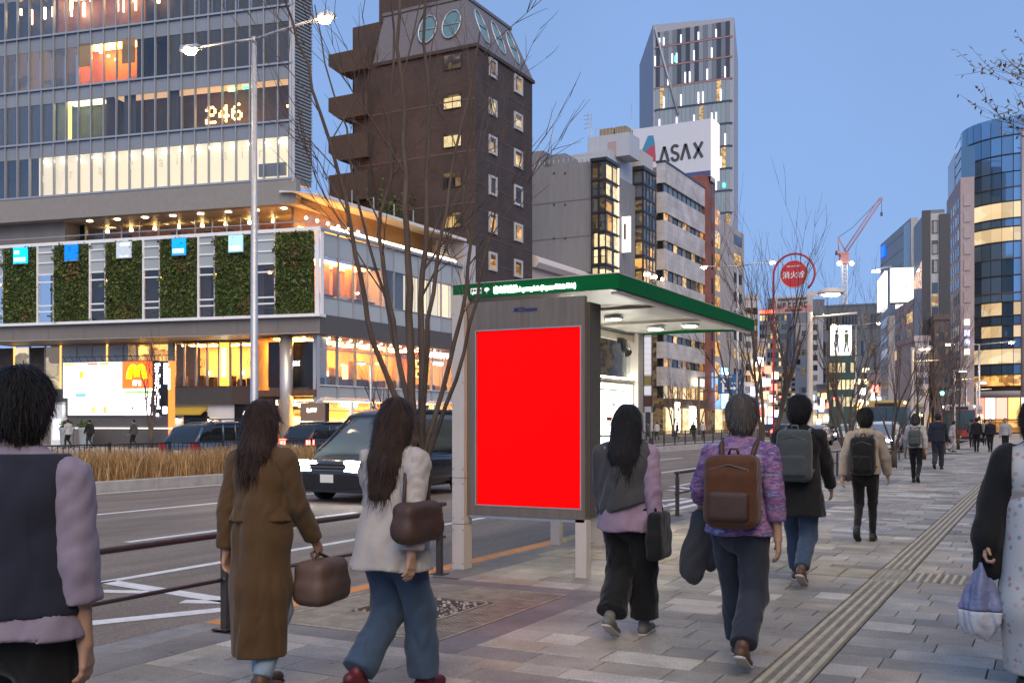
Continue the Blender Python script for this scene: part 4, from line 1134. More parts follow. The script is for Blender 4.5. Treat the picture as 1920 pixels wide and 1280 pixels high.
# white showroom: lit back wall, letters on the panes
zs = ZS1
wl = FR.box(lb, 'showroom_wall', aC(62), aC(546), CB + .55, CB + .65, zs + .06, zs + WH + .2, white_room)
for k in range(15):
    a = aC(75 + k * 32); FR.box(lb, 'showroom_lamp', a, a + .12, CB + .3, CB + .42, zs + WH - .25, zs + WH - .1, emit('showroom_lamp', (1, .95, .85), 8))
FR.box(lb, 'showroom_unit', aC(480), aC(530), CB + .3, CB + .5, zs + .3, zs + 1.1, pbr('pale_unit', (.3, .33, .34), .5))
ink = emit('letter_grey', (0.55, 0.48, 0.38), .3)
for ch, u, v in (('a', 76, 343), ('i', 105, 337), ('r', 130, 335), ('a', 184, 328), ('i', 217, 322), ('r', 243, 318), ('a', 298, 313), ('i', 330, 309), ('r', 357, 306), ('a', 418, 300), ('i', 452, 297), ('r', 484, 296)):
    FR.text('lettering', ch, FR.a(u, GB - .03), GB - .03, FR.z(u, v, GB - .03), ink, lb, height=.5 if ch != 'i' else .68, size=.75)
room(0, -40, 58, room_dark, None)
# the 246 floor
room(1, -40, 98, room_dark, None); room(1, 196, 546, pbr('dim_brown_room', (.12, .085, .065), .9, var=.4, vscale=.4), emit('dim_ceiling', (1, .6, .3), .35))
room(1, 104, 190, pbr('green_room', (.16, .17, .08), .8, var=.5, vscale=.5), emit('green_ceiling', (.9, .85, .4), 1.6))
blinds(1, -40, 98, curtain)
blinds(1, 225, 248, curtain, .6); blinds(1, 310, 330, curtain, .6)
FR.box(lb, 'lit_post', aC(115), aC(121), CB + .5, CB + .7, ZS1 + ST + .1, ZS1 + ST + WH, emit('yellow_post', (1, .8, .15), 1.2))
bulb = emit('bulb_amber', (1.0, 0.52, 0.10), 7.0)
DIG = {'2': ['01110', '10001', '00001', '00110', '01000', '10000', '11111'], '4': ['00010', '00110', '01010', '10010', '11111', '00010', '00010'], '6': ['00110', '01000', '10000', '11110', '10001', '10001', '01110']}
for ch, u0, v0, v1 in (('2', 387, 231, 203), ('4', 412, 228, 200), ('6', 436, 224, 197)):
    a0, a1 = FR.a(u0, .7), FR.a(u0 + 16, .7); z0, z1 = FR.z(u0, v0, .7), FR.z(u0, v1, .7)
    t = MB()
    for r in range(7):
        for c in range(5):
            if DIG[ch][r][c] == '1': t.ball((a0 + (a1 - a0) * c / 4, .7, z1 - (z1 - z0) * r / 6), .085, 6)
    o_ = FR.part('bulb_digit', t, bulb, lb); o_['label'] = 'digit %s made of amber bulbs' % ch
FR.box(lb, 'exit_sign', aC(413), aC(427), CB + .9, CB + 1.0, FR.z(413, 171, .9), FR.z(413, 162, .9), emit('sign_green_yellow', (.5, 1, .2), 2.5))
FR.box(lb, 'exit_sign', aC(440), aC(456), CB + .9, CB + 1.0, FR.z(440, 166, .9), FR.z(440, 158, .9), emit('sign_green', (.05, 1, .25), 3))
FR.box(lb, 'desk_lamp', aC(524), aC(527), CB + .9, CB + 1.0, FR.z(524, 200, .9), FR.z(524, 196, .9), glow_dot)
# floor with the orange room
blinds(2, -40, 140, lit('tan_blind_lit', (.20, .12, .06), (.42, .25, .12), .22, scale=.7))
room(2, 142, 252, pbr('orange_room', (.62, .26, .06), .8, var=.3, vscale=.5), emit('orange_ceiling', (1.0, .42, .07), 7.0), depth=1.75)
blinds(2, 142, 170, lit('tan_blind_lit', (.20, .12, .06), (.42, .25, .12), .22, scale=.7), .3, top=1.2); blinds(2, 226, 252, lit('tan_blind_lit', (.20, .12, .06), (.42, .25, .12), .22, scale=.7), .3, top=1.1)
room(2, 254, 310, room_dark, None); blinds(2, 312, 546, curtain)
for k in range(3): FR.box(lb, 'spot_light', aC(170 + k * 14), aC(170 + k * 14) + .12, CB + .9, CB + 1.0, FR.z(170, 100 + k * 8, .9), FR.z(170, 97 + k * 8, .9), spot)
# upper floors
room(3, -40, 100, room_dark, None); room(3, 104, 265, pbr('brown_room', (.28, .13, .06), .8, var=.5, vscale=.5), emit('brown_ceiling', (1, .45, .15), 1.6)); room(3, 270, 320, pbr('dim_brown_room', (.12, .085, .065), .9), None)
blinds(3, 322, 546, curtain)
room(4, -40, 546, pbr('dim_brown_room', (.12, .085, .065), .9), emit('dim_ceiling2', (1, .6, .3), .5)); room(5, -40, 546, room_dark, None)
fx = [emit('chandelier_glint_%d' % k, c, 6) for k, c in enumerate(((1, .9, .7), (1, .6, .25)))]  # glow shared by room lamps and imitated glints of city lights
for k in range(34):
    u = random.choice([random.uniform(110, 320), random.uniform(110, 330), random.uniform(15, 120)]); fl = random.choice([3, 3, 4])
    z0 = ZS1 + ST * fl; a = aC(u); b = random.uniform(.5, 1.4)
    FR.box(lb, 'pendant_and_glint', a, a + random.uniform(.06, .2), CB + b, CB + b + .1, z0 + WH - random.uniform(.2, 1.2), z0 + WH - .1, fx[k % 2])
for k in range(16):  # reflections of city lights on the glass, made as small glowing boxes
    u = random.choice([random.uniform(440, 540), random.uniform(300, 420)]); a = aC(u); z0 = ZS1 + ST * 2 + random.uniform(1.6, 2.6)
    FR.box(lb, 'pendant_and_glint', a, a + .1, CB + .2, CB + .26, z0, z0 + random.uniform(.05, .16), fx[0])
# narrow return of the tower
RT = Frame(*FR.xy(aE + .1, CB), 90.0)
RT.box(lb, 'return_wall', 0, RT.a(585), .05, .4, ZS1 - .3, ZS1 + 6 * ST, pbr('return_grey', (.13, .135, .14), .5))
for k in range(100):
    zz = ZS1 + .1 + k * .215; RT.box(lb, 'return_louvre', .02, RT.a(585), -.03, .05, zz, zz + .1, pbr('louvre_grey', (.22, .23, .24), .5))
RT.box(lb, 'corner_post', -.02, .1, -.05, .3, ZS1 - .2, ZS1 + 6 * ST, pbr('post_pale', (.5, .5, .5), .4))

# ================================================================== menu board, kiosk and sign in front of it
MBD = 1.5
bf = Frame(*FR.xy(0, -4.5), 11.66)
mn = thing('fast_food_sign', 'large lit menu board with red panel and yellow arches in front of the corner building', 'sign', (*bf.xy(bf.a(215), 0), 0))
za, zb2 = bf.z(285, 778), bf.z(285, 677)
zl0 = bf.z(285, 828)
bf.box(mn, 'board', bf.a(118), bf.a(288), .02, .5, za - .05, zb2 + .06, lb_dark)
bf.box(mn, 'base', bf.a(126), bf.a(316), .1, .6, za - .75, za - .06, lb_dark)
bf.box(mn, 'base_light', bf.a(130), bf.a(326), .0, .12, za - .82, za - .76, emit('base_strip', (1, .95, .85), .8))
bf.box(mn, 'plinth', bf.a(150), bf.a(316), .1, .7, 0, za - .83, lb_dark)
mcol = [(1.0, .93, .82), (1.0, .97, .95), (1.0, .9, .86), (.97, 1.0, .9), (.9, .95, 1.0), (1, 1, 1), (.8, .87, 1.0), (1, .97, .92), (1, .98, .88), (1, .95, .8), (1, 1, 1), (1, .9, .75), (1, .98, .95), (1, .97, .97), (1, 1, .97)]
for r in range(3):
    for c in range(5):
        u0, u1 = 119 + c * 22, 119 + (c + 1) * 22 - .8
        if r == 2 and c == 0: u0 = 128
        z1 = zb2 - (zb2 - za) * r / 3 - .01; z0 = zb2 - (zb2 - za) * (r + 1) / 3 + .01
        pn = bf.box(mn, 'menu_panel', bf.a(u0), bf.a(u1), -.02, .019, z0, z1, emit('menu_%d' % (r * 5 + c), mcol[r * 5 + c], 1.15))
        if (r, c) in ((0, 0), (0, 1), (0, 2), (0, 3), (0, 4), (1, 1), (2, 2), (2, 3), (1, 3)):
            cc = {(0, 0): (.8, .35, .08), (0, 1): (.85, .35, .02), (0, 2): (.75, .12, .05), (0, 3): (.25, .55, .05), (0, 4): (.45, .6, .75), (1, 1): (.15, .3, .7), (2, 2): (.75, .5, .1), (2, 3): (.7, .3, .1), (1, 3): (.8, .7, .4)}[(r, c)]
            a0, a1 = bf.a(u0), bf.a(u1); w_ = a1 - a0; h_ = z1 - z0
            lo = {(0, 3): (.1, .9, .84, .98), (0, 2): (.05, .95, .85, .98), (0, 0): (.05, .95, .85, .98), (1, 1): (.02, .98, .02, .25)}.get((r, c), (.4, .75, .1, .5))
            bf.box(pn, 'menu_print', a0 + w_ * lo[0], a0 + w_ * lo[1], -.03, -.021, z0 + h_ * lo[2], z0 + h_ * lo[3], emit('print_%d%d' % (r, c), cc, .75))
rp = bf.box(mn, 'red_panel', bf.a(230), bf.a(285), -.02, .019, bf.z(285, 727), zb2, emit('sign_red', (1.0, .10, .01), .95))
bf.box(mn, 'white_panel', bf.a(230), bf.a(285), -.02, .019, za, bf.z(285, 728), emit('sign_white', (1, .98, .94), 1.3))
bf.box(mn, 'green_stripe', bf.a(234), bf.a(285), -.03, -.021, bf.z(285, 737), bf.z(285, 733), emit('sign_lime', (.2, .75, .05), .8))
# yellow arches
t = MB(); c0 = bf.a(258); zb_, zt_ = bf.z(258, 710), bf.z(258, 686); hw = (bf.a(273) - bf.a(243)) / 2
for s in (-1, 1):
    pts = []
    for k in range(15):
        f = k / 14; th = math.pi * f
        x = s * hw / 2 - s * hw / 2 * math.cos(th) * 1.0
        x = s * (hw * f)
        z = zb_ + (zt_ - zb_) * (math.sin(th) ** .55 if 0 < f < 1 else 0) if f > .5 else zb_ + (zt_ - zb_) * (.18 + .82 * math.sin(th) ** .55 if f > 0 else .18)
        pts.append((c0 + x, -.05, z))
    t.tube(pts, [.13 + .05 * abs(2 * k / 14 - 1) for k in range(15)], 6)
bf.part('arches', t, emit('arch_yellow', (1.0, .55, .0), 1.1), mn)
zz_ = bf.z(250, 723); bf.glyphs(mn, bf.a(250), bf.a(266), -.03, zz_, zz_ + .32, 3, emit('sign_white', (1, .98, .94), 1.3))
t = MB(); t.box(bf.a(250), bf.a(266), -.045, -.03, bf.z(258, 765.5), bf.z(258, 764)); t.box(bf.a(266), bf.a(267), -.045, -.03, bf.z(258, 771), bf.z(258, 764)); t.prof([(bf.a(246), bf.z(258, 764.8)), (bf.a(250), bf.z(258, 768)), (bf.a(250), bf.z(258, 761.5))], 'y', -.045, -.03); bf.part('arrow', t, pbr('arrow_brown', (.25, .05, .03), .6), mn)
bp = bf.box(mn, 'black_panel', bf.a(288), bf.a(315), .0, .5, za, zb2, lb_black)
for k in range(2):
    for q in range(15 if k == 0 else 6):
        if k == 0 and q == 13: continue
        a = bf.a(291 + k * 16); zz = zb2 - .3 - q * .215
        bf.box(bp, 'white_character', a, a + .24 + .1 * (q % 3 == 0), -.02, -.001, zz, zz + .15, neon)
bf.box(bp, 'white_character', bf.a(305), bf.a(313), -.02, -.001, za + .1, za + .5, neon)
ed = bf.box(mn, 'side_edge', bf.a(315.3), bf.a(318.5), .0, .5, 0.4, zb2, emit('edge_red', (1, .16, .03), .9))
bf.box(ed, 'side_edge_white', bf.a(315.2), bf.a(318.7), -.01, -.001, bf.z(316, 730), bf.z(316, 690), emit('sign_white', (1, .98, .94), 1.3))
t = MB()
for u in range(120, 316, 14): t.tube([(bf.a(u), .2, zb2 + .06), (bf.a(u + 3), -.25, zb2 + .4), (bf.a(u + 3), -.35, zb2 + .3)], .02, 5)
t.tube([(bf.a(118), .2, zb2 + .35), (bf.a(316), .2, zb2 + .35)], .025, 5)
bf.part('top_rail', t, black_metal, mn)
kio = thing('phone_kiosk', 'narrow white kiosk with small lit poster left of the menu board', 'kiosk', (*bf.xy(bf.a(112), 0), 0))
bf.box(kio, 'body', bf.a(102), bf.a(123), -.3, .4, 0, bf.z(112, 758), white_paint)
bf.box(kio, 'cap', bf.a(101), bf.a(124), -.32, .42, bf.z(112, 757.5), bf.z(112, 754), frosted)
bf.box(kio, 'poster', bf.a(106), bf.a(120), -.33, -.301, .4, 1.7, emit('kiosk_poster', (.7, .75, .85), .5))
def planter(u, lab):
    p_ = bf.xy(bf.a(u), -1.2); g_ = thing('planter', lab, 'planter', (p_.x, p_.y, 0), group='pale planters below the menu board')
    t = MB(); t.lathe([(.34, 0), (.36, .05), (.42, 1.0), (.48, 1.08), (.48, 1.16), (.40, 1.16), (.38, 1.05)], p_.x, p_.y, 16); part('pot', t, frosted, g_)
    n_ = 260; t = MB()
    for k in range(n_):
        th = random.random() * 6.28; r = random.random() ** .5 * .4; z = 1.1 + random.random() * .45; a = Vector((p_.x + r * math.cos(th), p_.y + r * math.sin(th), z)); d1 = Vector((random.gauss(0, 1), random.gauss(0, 1), random.gauss(.6, 1))).normalized() * .12; d2 = d1.orthogonal().normalized() * .05
        t.quad(a, a + d1 * .5 + d2, a + d1, a + d1 * .5 - d2)
    part('foliage', t, leaf_m[1], g_)
planter(151, 'left pale round planter below the lit menu board'); planter(186, 'right pale round planter below the lit menu board')
br = thing('brown_shop_sign', 'brown free standing sign with white lit strip by the corner building', 'sign', (*FR.xy(FR.a(587, -2.2), -2.2), 0))
bs = Frame(*FR.xy(0, -2.2), 11.66)
bs.box(br, 'board', bs.a(563), bs.a(610), 0, .25, 1.55, 2.65, pbr('sign_brown', (.20, .13, .09), .6))
bs.box(br, 'light_strip', bs.a(564), bs.a(607), -.03, .2, 1.2, 1.53, emit('sign_white', (1, .98, .94), 1.3))
bs.box(br, 'lower_frame', bs.a(566), bs.a(608), 0, .2, 0, 1.18, lb_dark)
bs.box(br, 'side', bs.a(610), bs.a(613.5), -.02, .27, 0, 2.66, lb_black)
bs.text('lettering', 'La', bs.a(576), -.02, 2.1, ivory, br, width=.22, height=.26, bold=.02); bs.glyphs(br, bs.a(583), bs.a(595), -.01, 2.1, 2.34, 4, ivory)
# ================================================================== buildings further along the far side
win_dark = pbr('window_dark', (0.018, 0.022, 0.03), 0.08, spec=0.6, objvar=.3)
win_grey = pbr('window_grey', (0.10, 0.12, 0.13), 0.12, spec=0.7, objvar=.25)
win_warm = lit('window_warm', (.42, .22, .06), (1.0, .66, .26), .36, scale=1.6)
win_bright = lit('window_bright', (.75, .55, .25), (1.0, .80, .45), .46, scale=1.6)
win_dim = lit('window_dim', (.05, .035, .02), (.32, .20, .09), .22, scale=1.6)
win_amber = lit('window_amber', (.30, .13, .03), (1.0, .50, .12), .42, scale=1.2)
frame_white = pbr('window_frame_pale', (.42, .42, .42), .5)
frame_dark = pbr('window_frame_dark', (.03, .03, .035), .4)
_WF = {}
def window(fr, parent, a0, a1, z0, z1, pane, frame=frame_white, b=0.0, fw=.09, proud=.05, nv=0, nh=0, name='window'):
    """a framed window: frame mesh (shared between alike ones) with its pane set behind"""
    w_, h_ = round(a1 - a0, 2), round(z1 - z0, 2)
    key = (w_, h_, frame.name, fw, nv, nh)
    if key not in _WF:
        t = MB(); e = w_ / 2; f = h_ / 2
        t.box(-e, -e + fw, -proud, .05, -f, f); t.box(e - fw, e, -proud, .05, -f, f)
        t.box(-e + fw, e - fw, -proud, .05, f - fw, f); t.box(-e + fw, e - fw, -proud - .03, .05, -f, -f + fw)
        for k in range(nv):
            c = -e + w_ * (k + 1) / (nv + 1); t.box(c - fw / 3, c + fw / 3, -proud * .6, .045, -f + fw, f - fw)
        for k in range(nh):
            c = -f + h_ * (k + 1) / (nh + 1); t.box(-e + fw, e - fw, -proud * .5, .04, c - fw / 3, c + fw / 3)
        _WF[key] = t.mesh(name, frame)
    p = fr.xy((a0 + a1) / 2, b)
    o = link(name, _WF[key], parent, (p.x, p.y, (z0 + z1) / 2), (0, 0, fr.t))
    fr.box(o, 'pane', a0 + fw * .5, a1 - fw * .5, b + .01, b + .03, z0 + fw * .5, z1 - fw * .5, pane)
    q = random.random(); w_ = a1 - a0 - 2 * fw; h_ = z1 - z0 - 2 * fw                                    # curtain or blind hung in the room
    if q < .55: fr.box(o, 'curtain', a0 + fw + (0 if q < .3 else w_ * .68), a0 + fw + (w_ * .3 if q < .3 else w_), b, b + .008, z0 + fw, z1 - fw, win_dim)
    if q > .35: fr.box(o, 'blind', a0 + fw, a1 - fw, b - .006, b + .006, z1 - fw - h_ * random.uniform(.12, .4), z1 - fw, curtain if q > .7 else win_dim)
    return o
def base_of(fr, a, b=0): p = fr.xy(a, b); return (p.x, p.y, 0)

# ---------------------------------------------------------------- dark brick building with mansard roof
def brick_mat(name, c1, c2, mortar, scale=1.0, rw=.22, rh=.07):
    m = bpy.data.materials.new(name); m.use_nodes = True
    n = m.node_tree.nodes; L = m.node_tree.links; p = n['Principled BSDF']
    ge = n.new('ShaderNodeNewGeometry'); sp = n.new('ShaderNodeSeparateXYZ'); L.new(ge.outputs['Position'], sp.inputs[0])
    ad = n.new('ShaderNodeMath'); ad.operation = 'ADD'; L.new(sp.outputs[0], ad.inputs[0]); L.new(sp.outputs[1], ad.inputs[1])
    cb = n.new('ShaderNodeCombineXYZ'); L.new(ad.outputs[0], cb.inputs[0]); L.new(sp.outputs[2], cb.inputs[1])
    b = n.new('ShaderNodeTexBrick'); b.inputs['Scale'].default_value = scale
    b.inputs['Color1'].default_value = (*c1, 1); b.inputs['Color2'].default_value = (*c2, 1); b.inputs['Mortar'].default_value = (*mortar, 1)
    b.inputs['Brick Width'].default_value = rw; b.inputs['Row Height'].default_value = rh; b.inputs['Mortar Size'].default_value = .008
    L.new(cb.outputs[0], b.inputs['Vector'])
    t = n.new('ShaderNodeTexNoise'); t.inputs['Scale'].default_value = .5; t.inputs['Detail'].default_value = 6; L.new(ge.outputs['Position'], t.inputs['Vector'])
    r = n.new('ShaderNodeMapRange'); r.inputs[1].default_value = .3; r.inputs[2].default_value = .7; r.inputs[3].default_value = .75; r.inputs[4].default_value = 1.25; L.new(t.outputs[0], r.inputs[0])
    mx = n.new('ShaderNodeVectorMath'); mx.operation = 'SCALE'; L.new(b.outputs[0], mx.inputs[0]); L.new(r.outputs[0], mx.inputs['Scale']); L.new(mx.outputs[0], p.inputs['Base Color'])
    p.inputs['Roughness'].default_value = .8
    MATS[name] = m
    return m
brick_d = brick_mat('dark_brick', (.044, .031, .029), (.064, .043, .039), (.035, .028, .027), .5)
slate = pbr('mansard_slate', (.13, .125, .14), .6, var=.12, vscale=1.5, stretch=(1, 1, 6))
BX, BY = -40.0, 69.2
bF = Frame(BX, BY, 0); bS = Frame(BX, BY, 90)
bk = thing('brick_building', 'dark brown brick building with mansard roof and lit punched windows', 'building', (BX, BY, 0))
bl = bS.a(998); ZE = bS.z(895, 84)
aLb = bF.a(700); 
t = MB(); t.box(BX + aLb - 2, BX, BY, BY + bl, 0, ZE); part('wall', t, brick_d, bk)
# mansard
t = MB()
x0, x1, y0, y1 = BX + aLb, BX + .1, BY - .1, BY + bl + .1
i0, i1, j0, j1 = x0 + .4, BX - 1.5, BY + 1.0, BY + bl - 1.3; ZM = ZE + 4.3
t.add([(x0, y0, ZE), (x1, y0, ZE), (x1, y1, ZE), (x0, y1, ZE), (i0, j0, ZM), (i1, j0, ZM), (i1, j1, ZM), (i0, j1, ZM)], [(0, 1, 5, 4), (1, 2, 6, 5), (2, 3, 7, 6), (3, 0, 4, 7), (4, 5, 6, 7), (3, 2, 1, 0)])
rf = part('roof', t, slate, bk)
t = MB(); t.box(x0 - .05, x1 + .08, y0 - .08, y1 + .08, ZE - .25, ZE + .02); part('eave', t, brick_d, bk)
t = MB(); t.box(i0 - .1, i1 + .12, j0 - .12, j1 + .12, ZM - .05, ZM + .2); part('roof_curb', t, slate, rf)
def oval(cx, cy, cz, nx, ny, nz, rw_, rh_, ux_, uy_):
    """oval dormer window lying in a sloping roof plane"""
    N = Vector((nx, ny, nz)).normalized(); U = Vector((ux_, uy_, 0)).normalized(); W = N.cross(U); 
    if W.z < 0: W = -W
    C = Vector((cx, cy, cz))
    ring = [C + U * (rw_ * math.cos(q * .3927)) + W * (rh_ * math.sin(q * .3927)) + N * .1 for q in range(17)]
    t = MB(); t.tube(ring, .07, 6); o = part('dormer_window', t, galv, rf)
    vs = [tuple(C + U * (rw_ * math.cos(q * .3927)) + W * (rh_ * math.sin(q * .3927)) + N * .06) for q in range(16)]
    t = MB(); t.add(vs, [tuple(range(16))]); part('pane', t, pbr('skylight_glass', (.10, .2, .22), .1, spec=.8), o)
    t = MB(); t.tube([C - U * rw_ + N * .1, C + U * rw_ + N * .1], .035, 5); part('glazing_bar', t, galv, o)
for k in range(3):
    f = (.22, .50, .76)[k]; yy = BY + bl * f
    oval(BX - .78, yy, ZE + 2.2, 4.3, 0, 1.6, .75, 1.55, 0, 1)
for u in (797, 842):
    a = bF.a(u); oval(BX + a, BY + .42, ZE + 2.1, 0, -4.3, 1.1, .85, 1.25, 1, 0)
# windows
for i, (v0, v1, pm) in enumerate(((131, 101, win_dim), (205, 177, win_bright), (277, 249, win_bright), (352, 322, win_dark), (428, 398, win_warm), (503, 473, win_warm))):
    z0, z1 = bF.z(848, v0), bF.z(848, v1)
    a0, a1 = bF.a(831), bF.a(866)
    window(bF, bk, a0, a1, z0, z1, pm, frame_dark, -.02, .07, .03, nv=1)
for i, (v0, v1, pm) in enumerate(((146, 111, win_dim), (217, 186, win_bright), (290, 255, win_warm), (367, 330, win_dark), (438, 399, win_amber), (508, 473, win_amber), (580, 545, win_warm))):
    z0, z1 = bS.z(923, v0), bS.z(923, v1); window(bS, bk, bS.a(916), bS.a(931), z0, z1, pm, frame_white, -.02, .2, .08)
for i, (v0, v1, pm) in enumerate(((176, 142, win_warm), (244, 212, win_bright), (315, 281, win_warm), (386, 348, win_dark), (453, 419, win_amber), (520, 487, win_amber))):
    z0, z1 = bS.z(970, v0), bS.z(970, v1); window(bS, bk, bS.a(963.5), bS.a(979), z0, z1, pm, frame_white, -.02, .2, .08)
t = MB()
for k in range(14):
    zz = 4 + k * 2.05; t.box(BX - .02, BX + .025, BY + .1, BY + bl - .1, zz, zz + .06)
part('string_course', t, pbr('brick_course', (.11, .075, .068), .8), bk)
t = MB()
for k in range(6):
    zz = 6.5 + k * 4.1; t.box(BX + aLb - 2, BX - .1, BY - .03, BY + .01, zz, zz + .1)
part('string_course', t, pbr('brick_course', (.11, .075, .068), .8), bk)
# balcony wing on the left
bal = pbr('balcony_render', (.06, .043, .036), .85, var=.2)
aW0, aW1 = bF.a(645), bF.a(700)
t = MB(); t.box(BX + aW0, BX + aW1, BY + 1.2, BY + 8, 0, bF.z(660, 40)); part('balcony_wing', t, bal, bk)
t = MB(); t.box(BX + bF.a(678), BX + bF.a(760), BY + 2.5, BY + 8, ZE, bF.z(700, -60)); part('stair_house', t, bal, bk)
for (v0, v1) in ((143, 104), (228, 185), (305, 258), (382, 330), (455, 405)):
    z1, z0 = bF.z(640, v1), bF.z(640, v0)
    t = MB(); xa, xb = BX + bF.a(624), BX + bF.a(697)
    t.prof([(xa, z1), (xa, z0 + .8), (xa + 1.1, z0), (xb, z0), (xb, z1)], 'y', BY - .6, BY + 1.19)
    part('balcony', t, bal, bk)
# climbing shrub on the terrace below
sh_ = thing('terrace_shrub', 'dark leafy shrub on the terrace in front of the brick building', 'shrub', (BX + bF.a(735), BY - .8, 13.4))
t = MB()
for k in range(1500):
    c = Vector((BX + bF.a(735) + random.gauss(0, 1.1), BY - .8 + random.gauss(0, .35), 17.3 + random.gauss(0, 1.3)))
    d1 = Vector((random.gauss(0, 1), random.gauss(0, 1), random.gauss(0, 1))).normalized() * .3; d2 = d1.orthogonal().normalized() * .1
    t.quad(c, c + d1 * .5 + d2, c + d1, c + d1 * .5 - d2)
part('crown', t, leaf_m[1], sh_)
t = MB(); p_ = (BX + bF.a(735), BY - .8); t.tube([(p_[0], p_[1], 13.4), (p_[0] + .1, p_[1], 15.5), (p_[0] - .1, p_[1], 17.5)], [.1, .07, .03], 6); part('stem', t, bark, sh_)

# ---------------------------------------------------------------- low beige building in the gap
lw = thing('low_beige_building', 'low beige building with flat curved edge between brick and concrete buildings', 'building', (-41, 81, 0))
lwm = pbr('beige_render', (.40, .33, .30), .8, var=.08)
t = MB(); t.box(-60, -40.6, 80.2, 91.3, 0, 15.2); part('wall', t, lwm, lw)
t = MB(); t.prof([(-60, 15.2), (-40.2, 15.2), (-39.9, 15.6), (-40.0, 16.0), (-40.5, 16.3), (-60, 16.3)], 'y', 80.1, 91.4); part('roof_edge', t, pbr('pale_edge', (.55, .5, .47), .6), lw)

# ---------------------------------------------------------------- grey concrete building with glazed corner bay
GY = 91.6
gF = Frame(-40, GY, 0); gS = Frame(-40, GY, 90)
gb = thing('concrete_building', 'grey panelled concrete building with lit glass corner bay', 'building', (-40, GY, 0))
gm_ = pbr('grey_concrete_panel', (.20, .20, .215), .8, var=.10, vscale=.6, stretch=(3, 3, .5))
zt = gF.z(1104, 303)
aR = gF.a(1108)
t = MB(); t.box(-62, -40 + aR, GY, GY + 12, 0, zt); part('wall', t, gm_, gb)
for v in (372, 441, 510):
    zz = gF.z(1104, v); t = MB(); t.box(-62, -40 + aR, GY - .02, GY + .01, zz - .09, zz); part('joint', t, pbr('joint_dark', (.12, .12, .125), .8), gb)
for u in range(1008, 1108, 12):
    a = gF.a(u); t = MB(); t.box(-40 + a - .012, -40 + a + .012, GY - .012, GY + .01, 0, zt); part('seam', t, pbr('seam_grey', (.27, .265, .27), .8), gb)
for v in (325, 384, 447):
    for u in (1039, 1060):
        a = gF.a(u); zz = gF.z(u, v); t = MB(); t.prof([(-40 + a + .1 * math.cos(q * .785), zz + .1 * math.sin(q * .785)) for q in range(8)], 'y', GY - .05, GY + .01); part('vent_hole', t, frame_dark, gb)
t = MB()
for u in range(1000, 1108, 9): t.tube([(-40 + gF.a(u), GY + .3, zt), (-40 + gF.a(u), GY + .3, zt + .8)], .03, 4)
t.tube([(-40 + gF.a(1000), GY + .3, zt + .8), (-40 + gF.a(1107), GY + .3, zt + .8)], .03, 4); part('roof_rail', t, galv, gb)
for (u0, u1, v) in ((998, 1018, 285), (1032, 1060, 291)):
    t = MB(); t.box(-40 + gF.a(u0, 2), -40 + gF.a(u1, 2), GY + 2, GY + 5, zt - .1, gF.z(u0, v, 2)); part('roof_house', t, gm_, gb)
t = MB(); a = gF.a(1034, 2); t.tube([(-40 + a, GY + 2, zt), (-40 + a, GY + 2, gF.z(1034, 200, 2))], [.06, .03], 5); part('mast', t, galv, gb)
# corner bay: X from the wall to -38.1
bayX = on_y(1136, GY - .5)
cF = Frame(bayX, GY - .5, 0); cS = Frame(bayX, GY - .5, 90)
bayL = cS.a(1161)
aB0 = cF.a(1109)
zb_top = cF.z(1136, 300)
flv = [300, 336, 367, 397, 433, 464, 495, 520]
zl = [cF.z(1136, v) for v in flv]
t = MB(); t.box(bayX + aB0 + .1, bayX - .15, GY - .3, GY - .5 + bayL - .1, 0, zb_top - .1); part('bay_core', t, win_dim, gb)
for i in range(len(zl) - 1):
    z1, z0 = zl[i], zl[i + 1]
    warm = i >= 4
    for k in range(2):
        a0 = aB0 + (0 - aB0) * k / 2; a1 = aB0 + (0 - aB0) * (k + 1) / 2
        window(cF, gb, a0 + .02, a1 - .02, z0 + .05, z1 - .05, win_bright if warm else (win_grey if (i + k) % 3 else win_dim), frame_dark, .05, .09, .04, nh=1 if i % 2 else 0, name='bay_window')
    for k in range(2):
        a0 = bayL * k / 2; a1 = bayL * (k + 1) / 2
        window(cS, gb, a0 + .02, a1 - .02, z0 + .05, z1 - .05, win_bright if (warm or (i < 4 and k == 1) or i in (0, 1)) else win_amber, frame_dark, .05, .09, .04, name='bay_window')
    cF.box(gb, 'bay_floor', aB0, .04, -.06, .3, z0 - .09, z0 + .04, frame_dark); cS.box(gb, 'bay_floor', .0, bayL, -.06, .3, z0 - .085, z0 + .035, frame_dark)
    cS.box(gb, 'bay_light', bayL - .25, bayL - .1, -.02, .04, z0 + .1, z1 - .1, emit('bay_edge_glow', (1.0, .66, .3), 1.3))
t = MB(); t.box(bayX + aB0 - .1, bayX + .12, GY - .62, GY - .5 + bayL + .1, zb_top, zb_top + .3); part('bay_roof', t, frame_dark, gb)
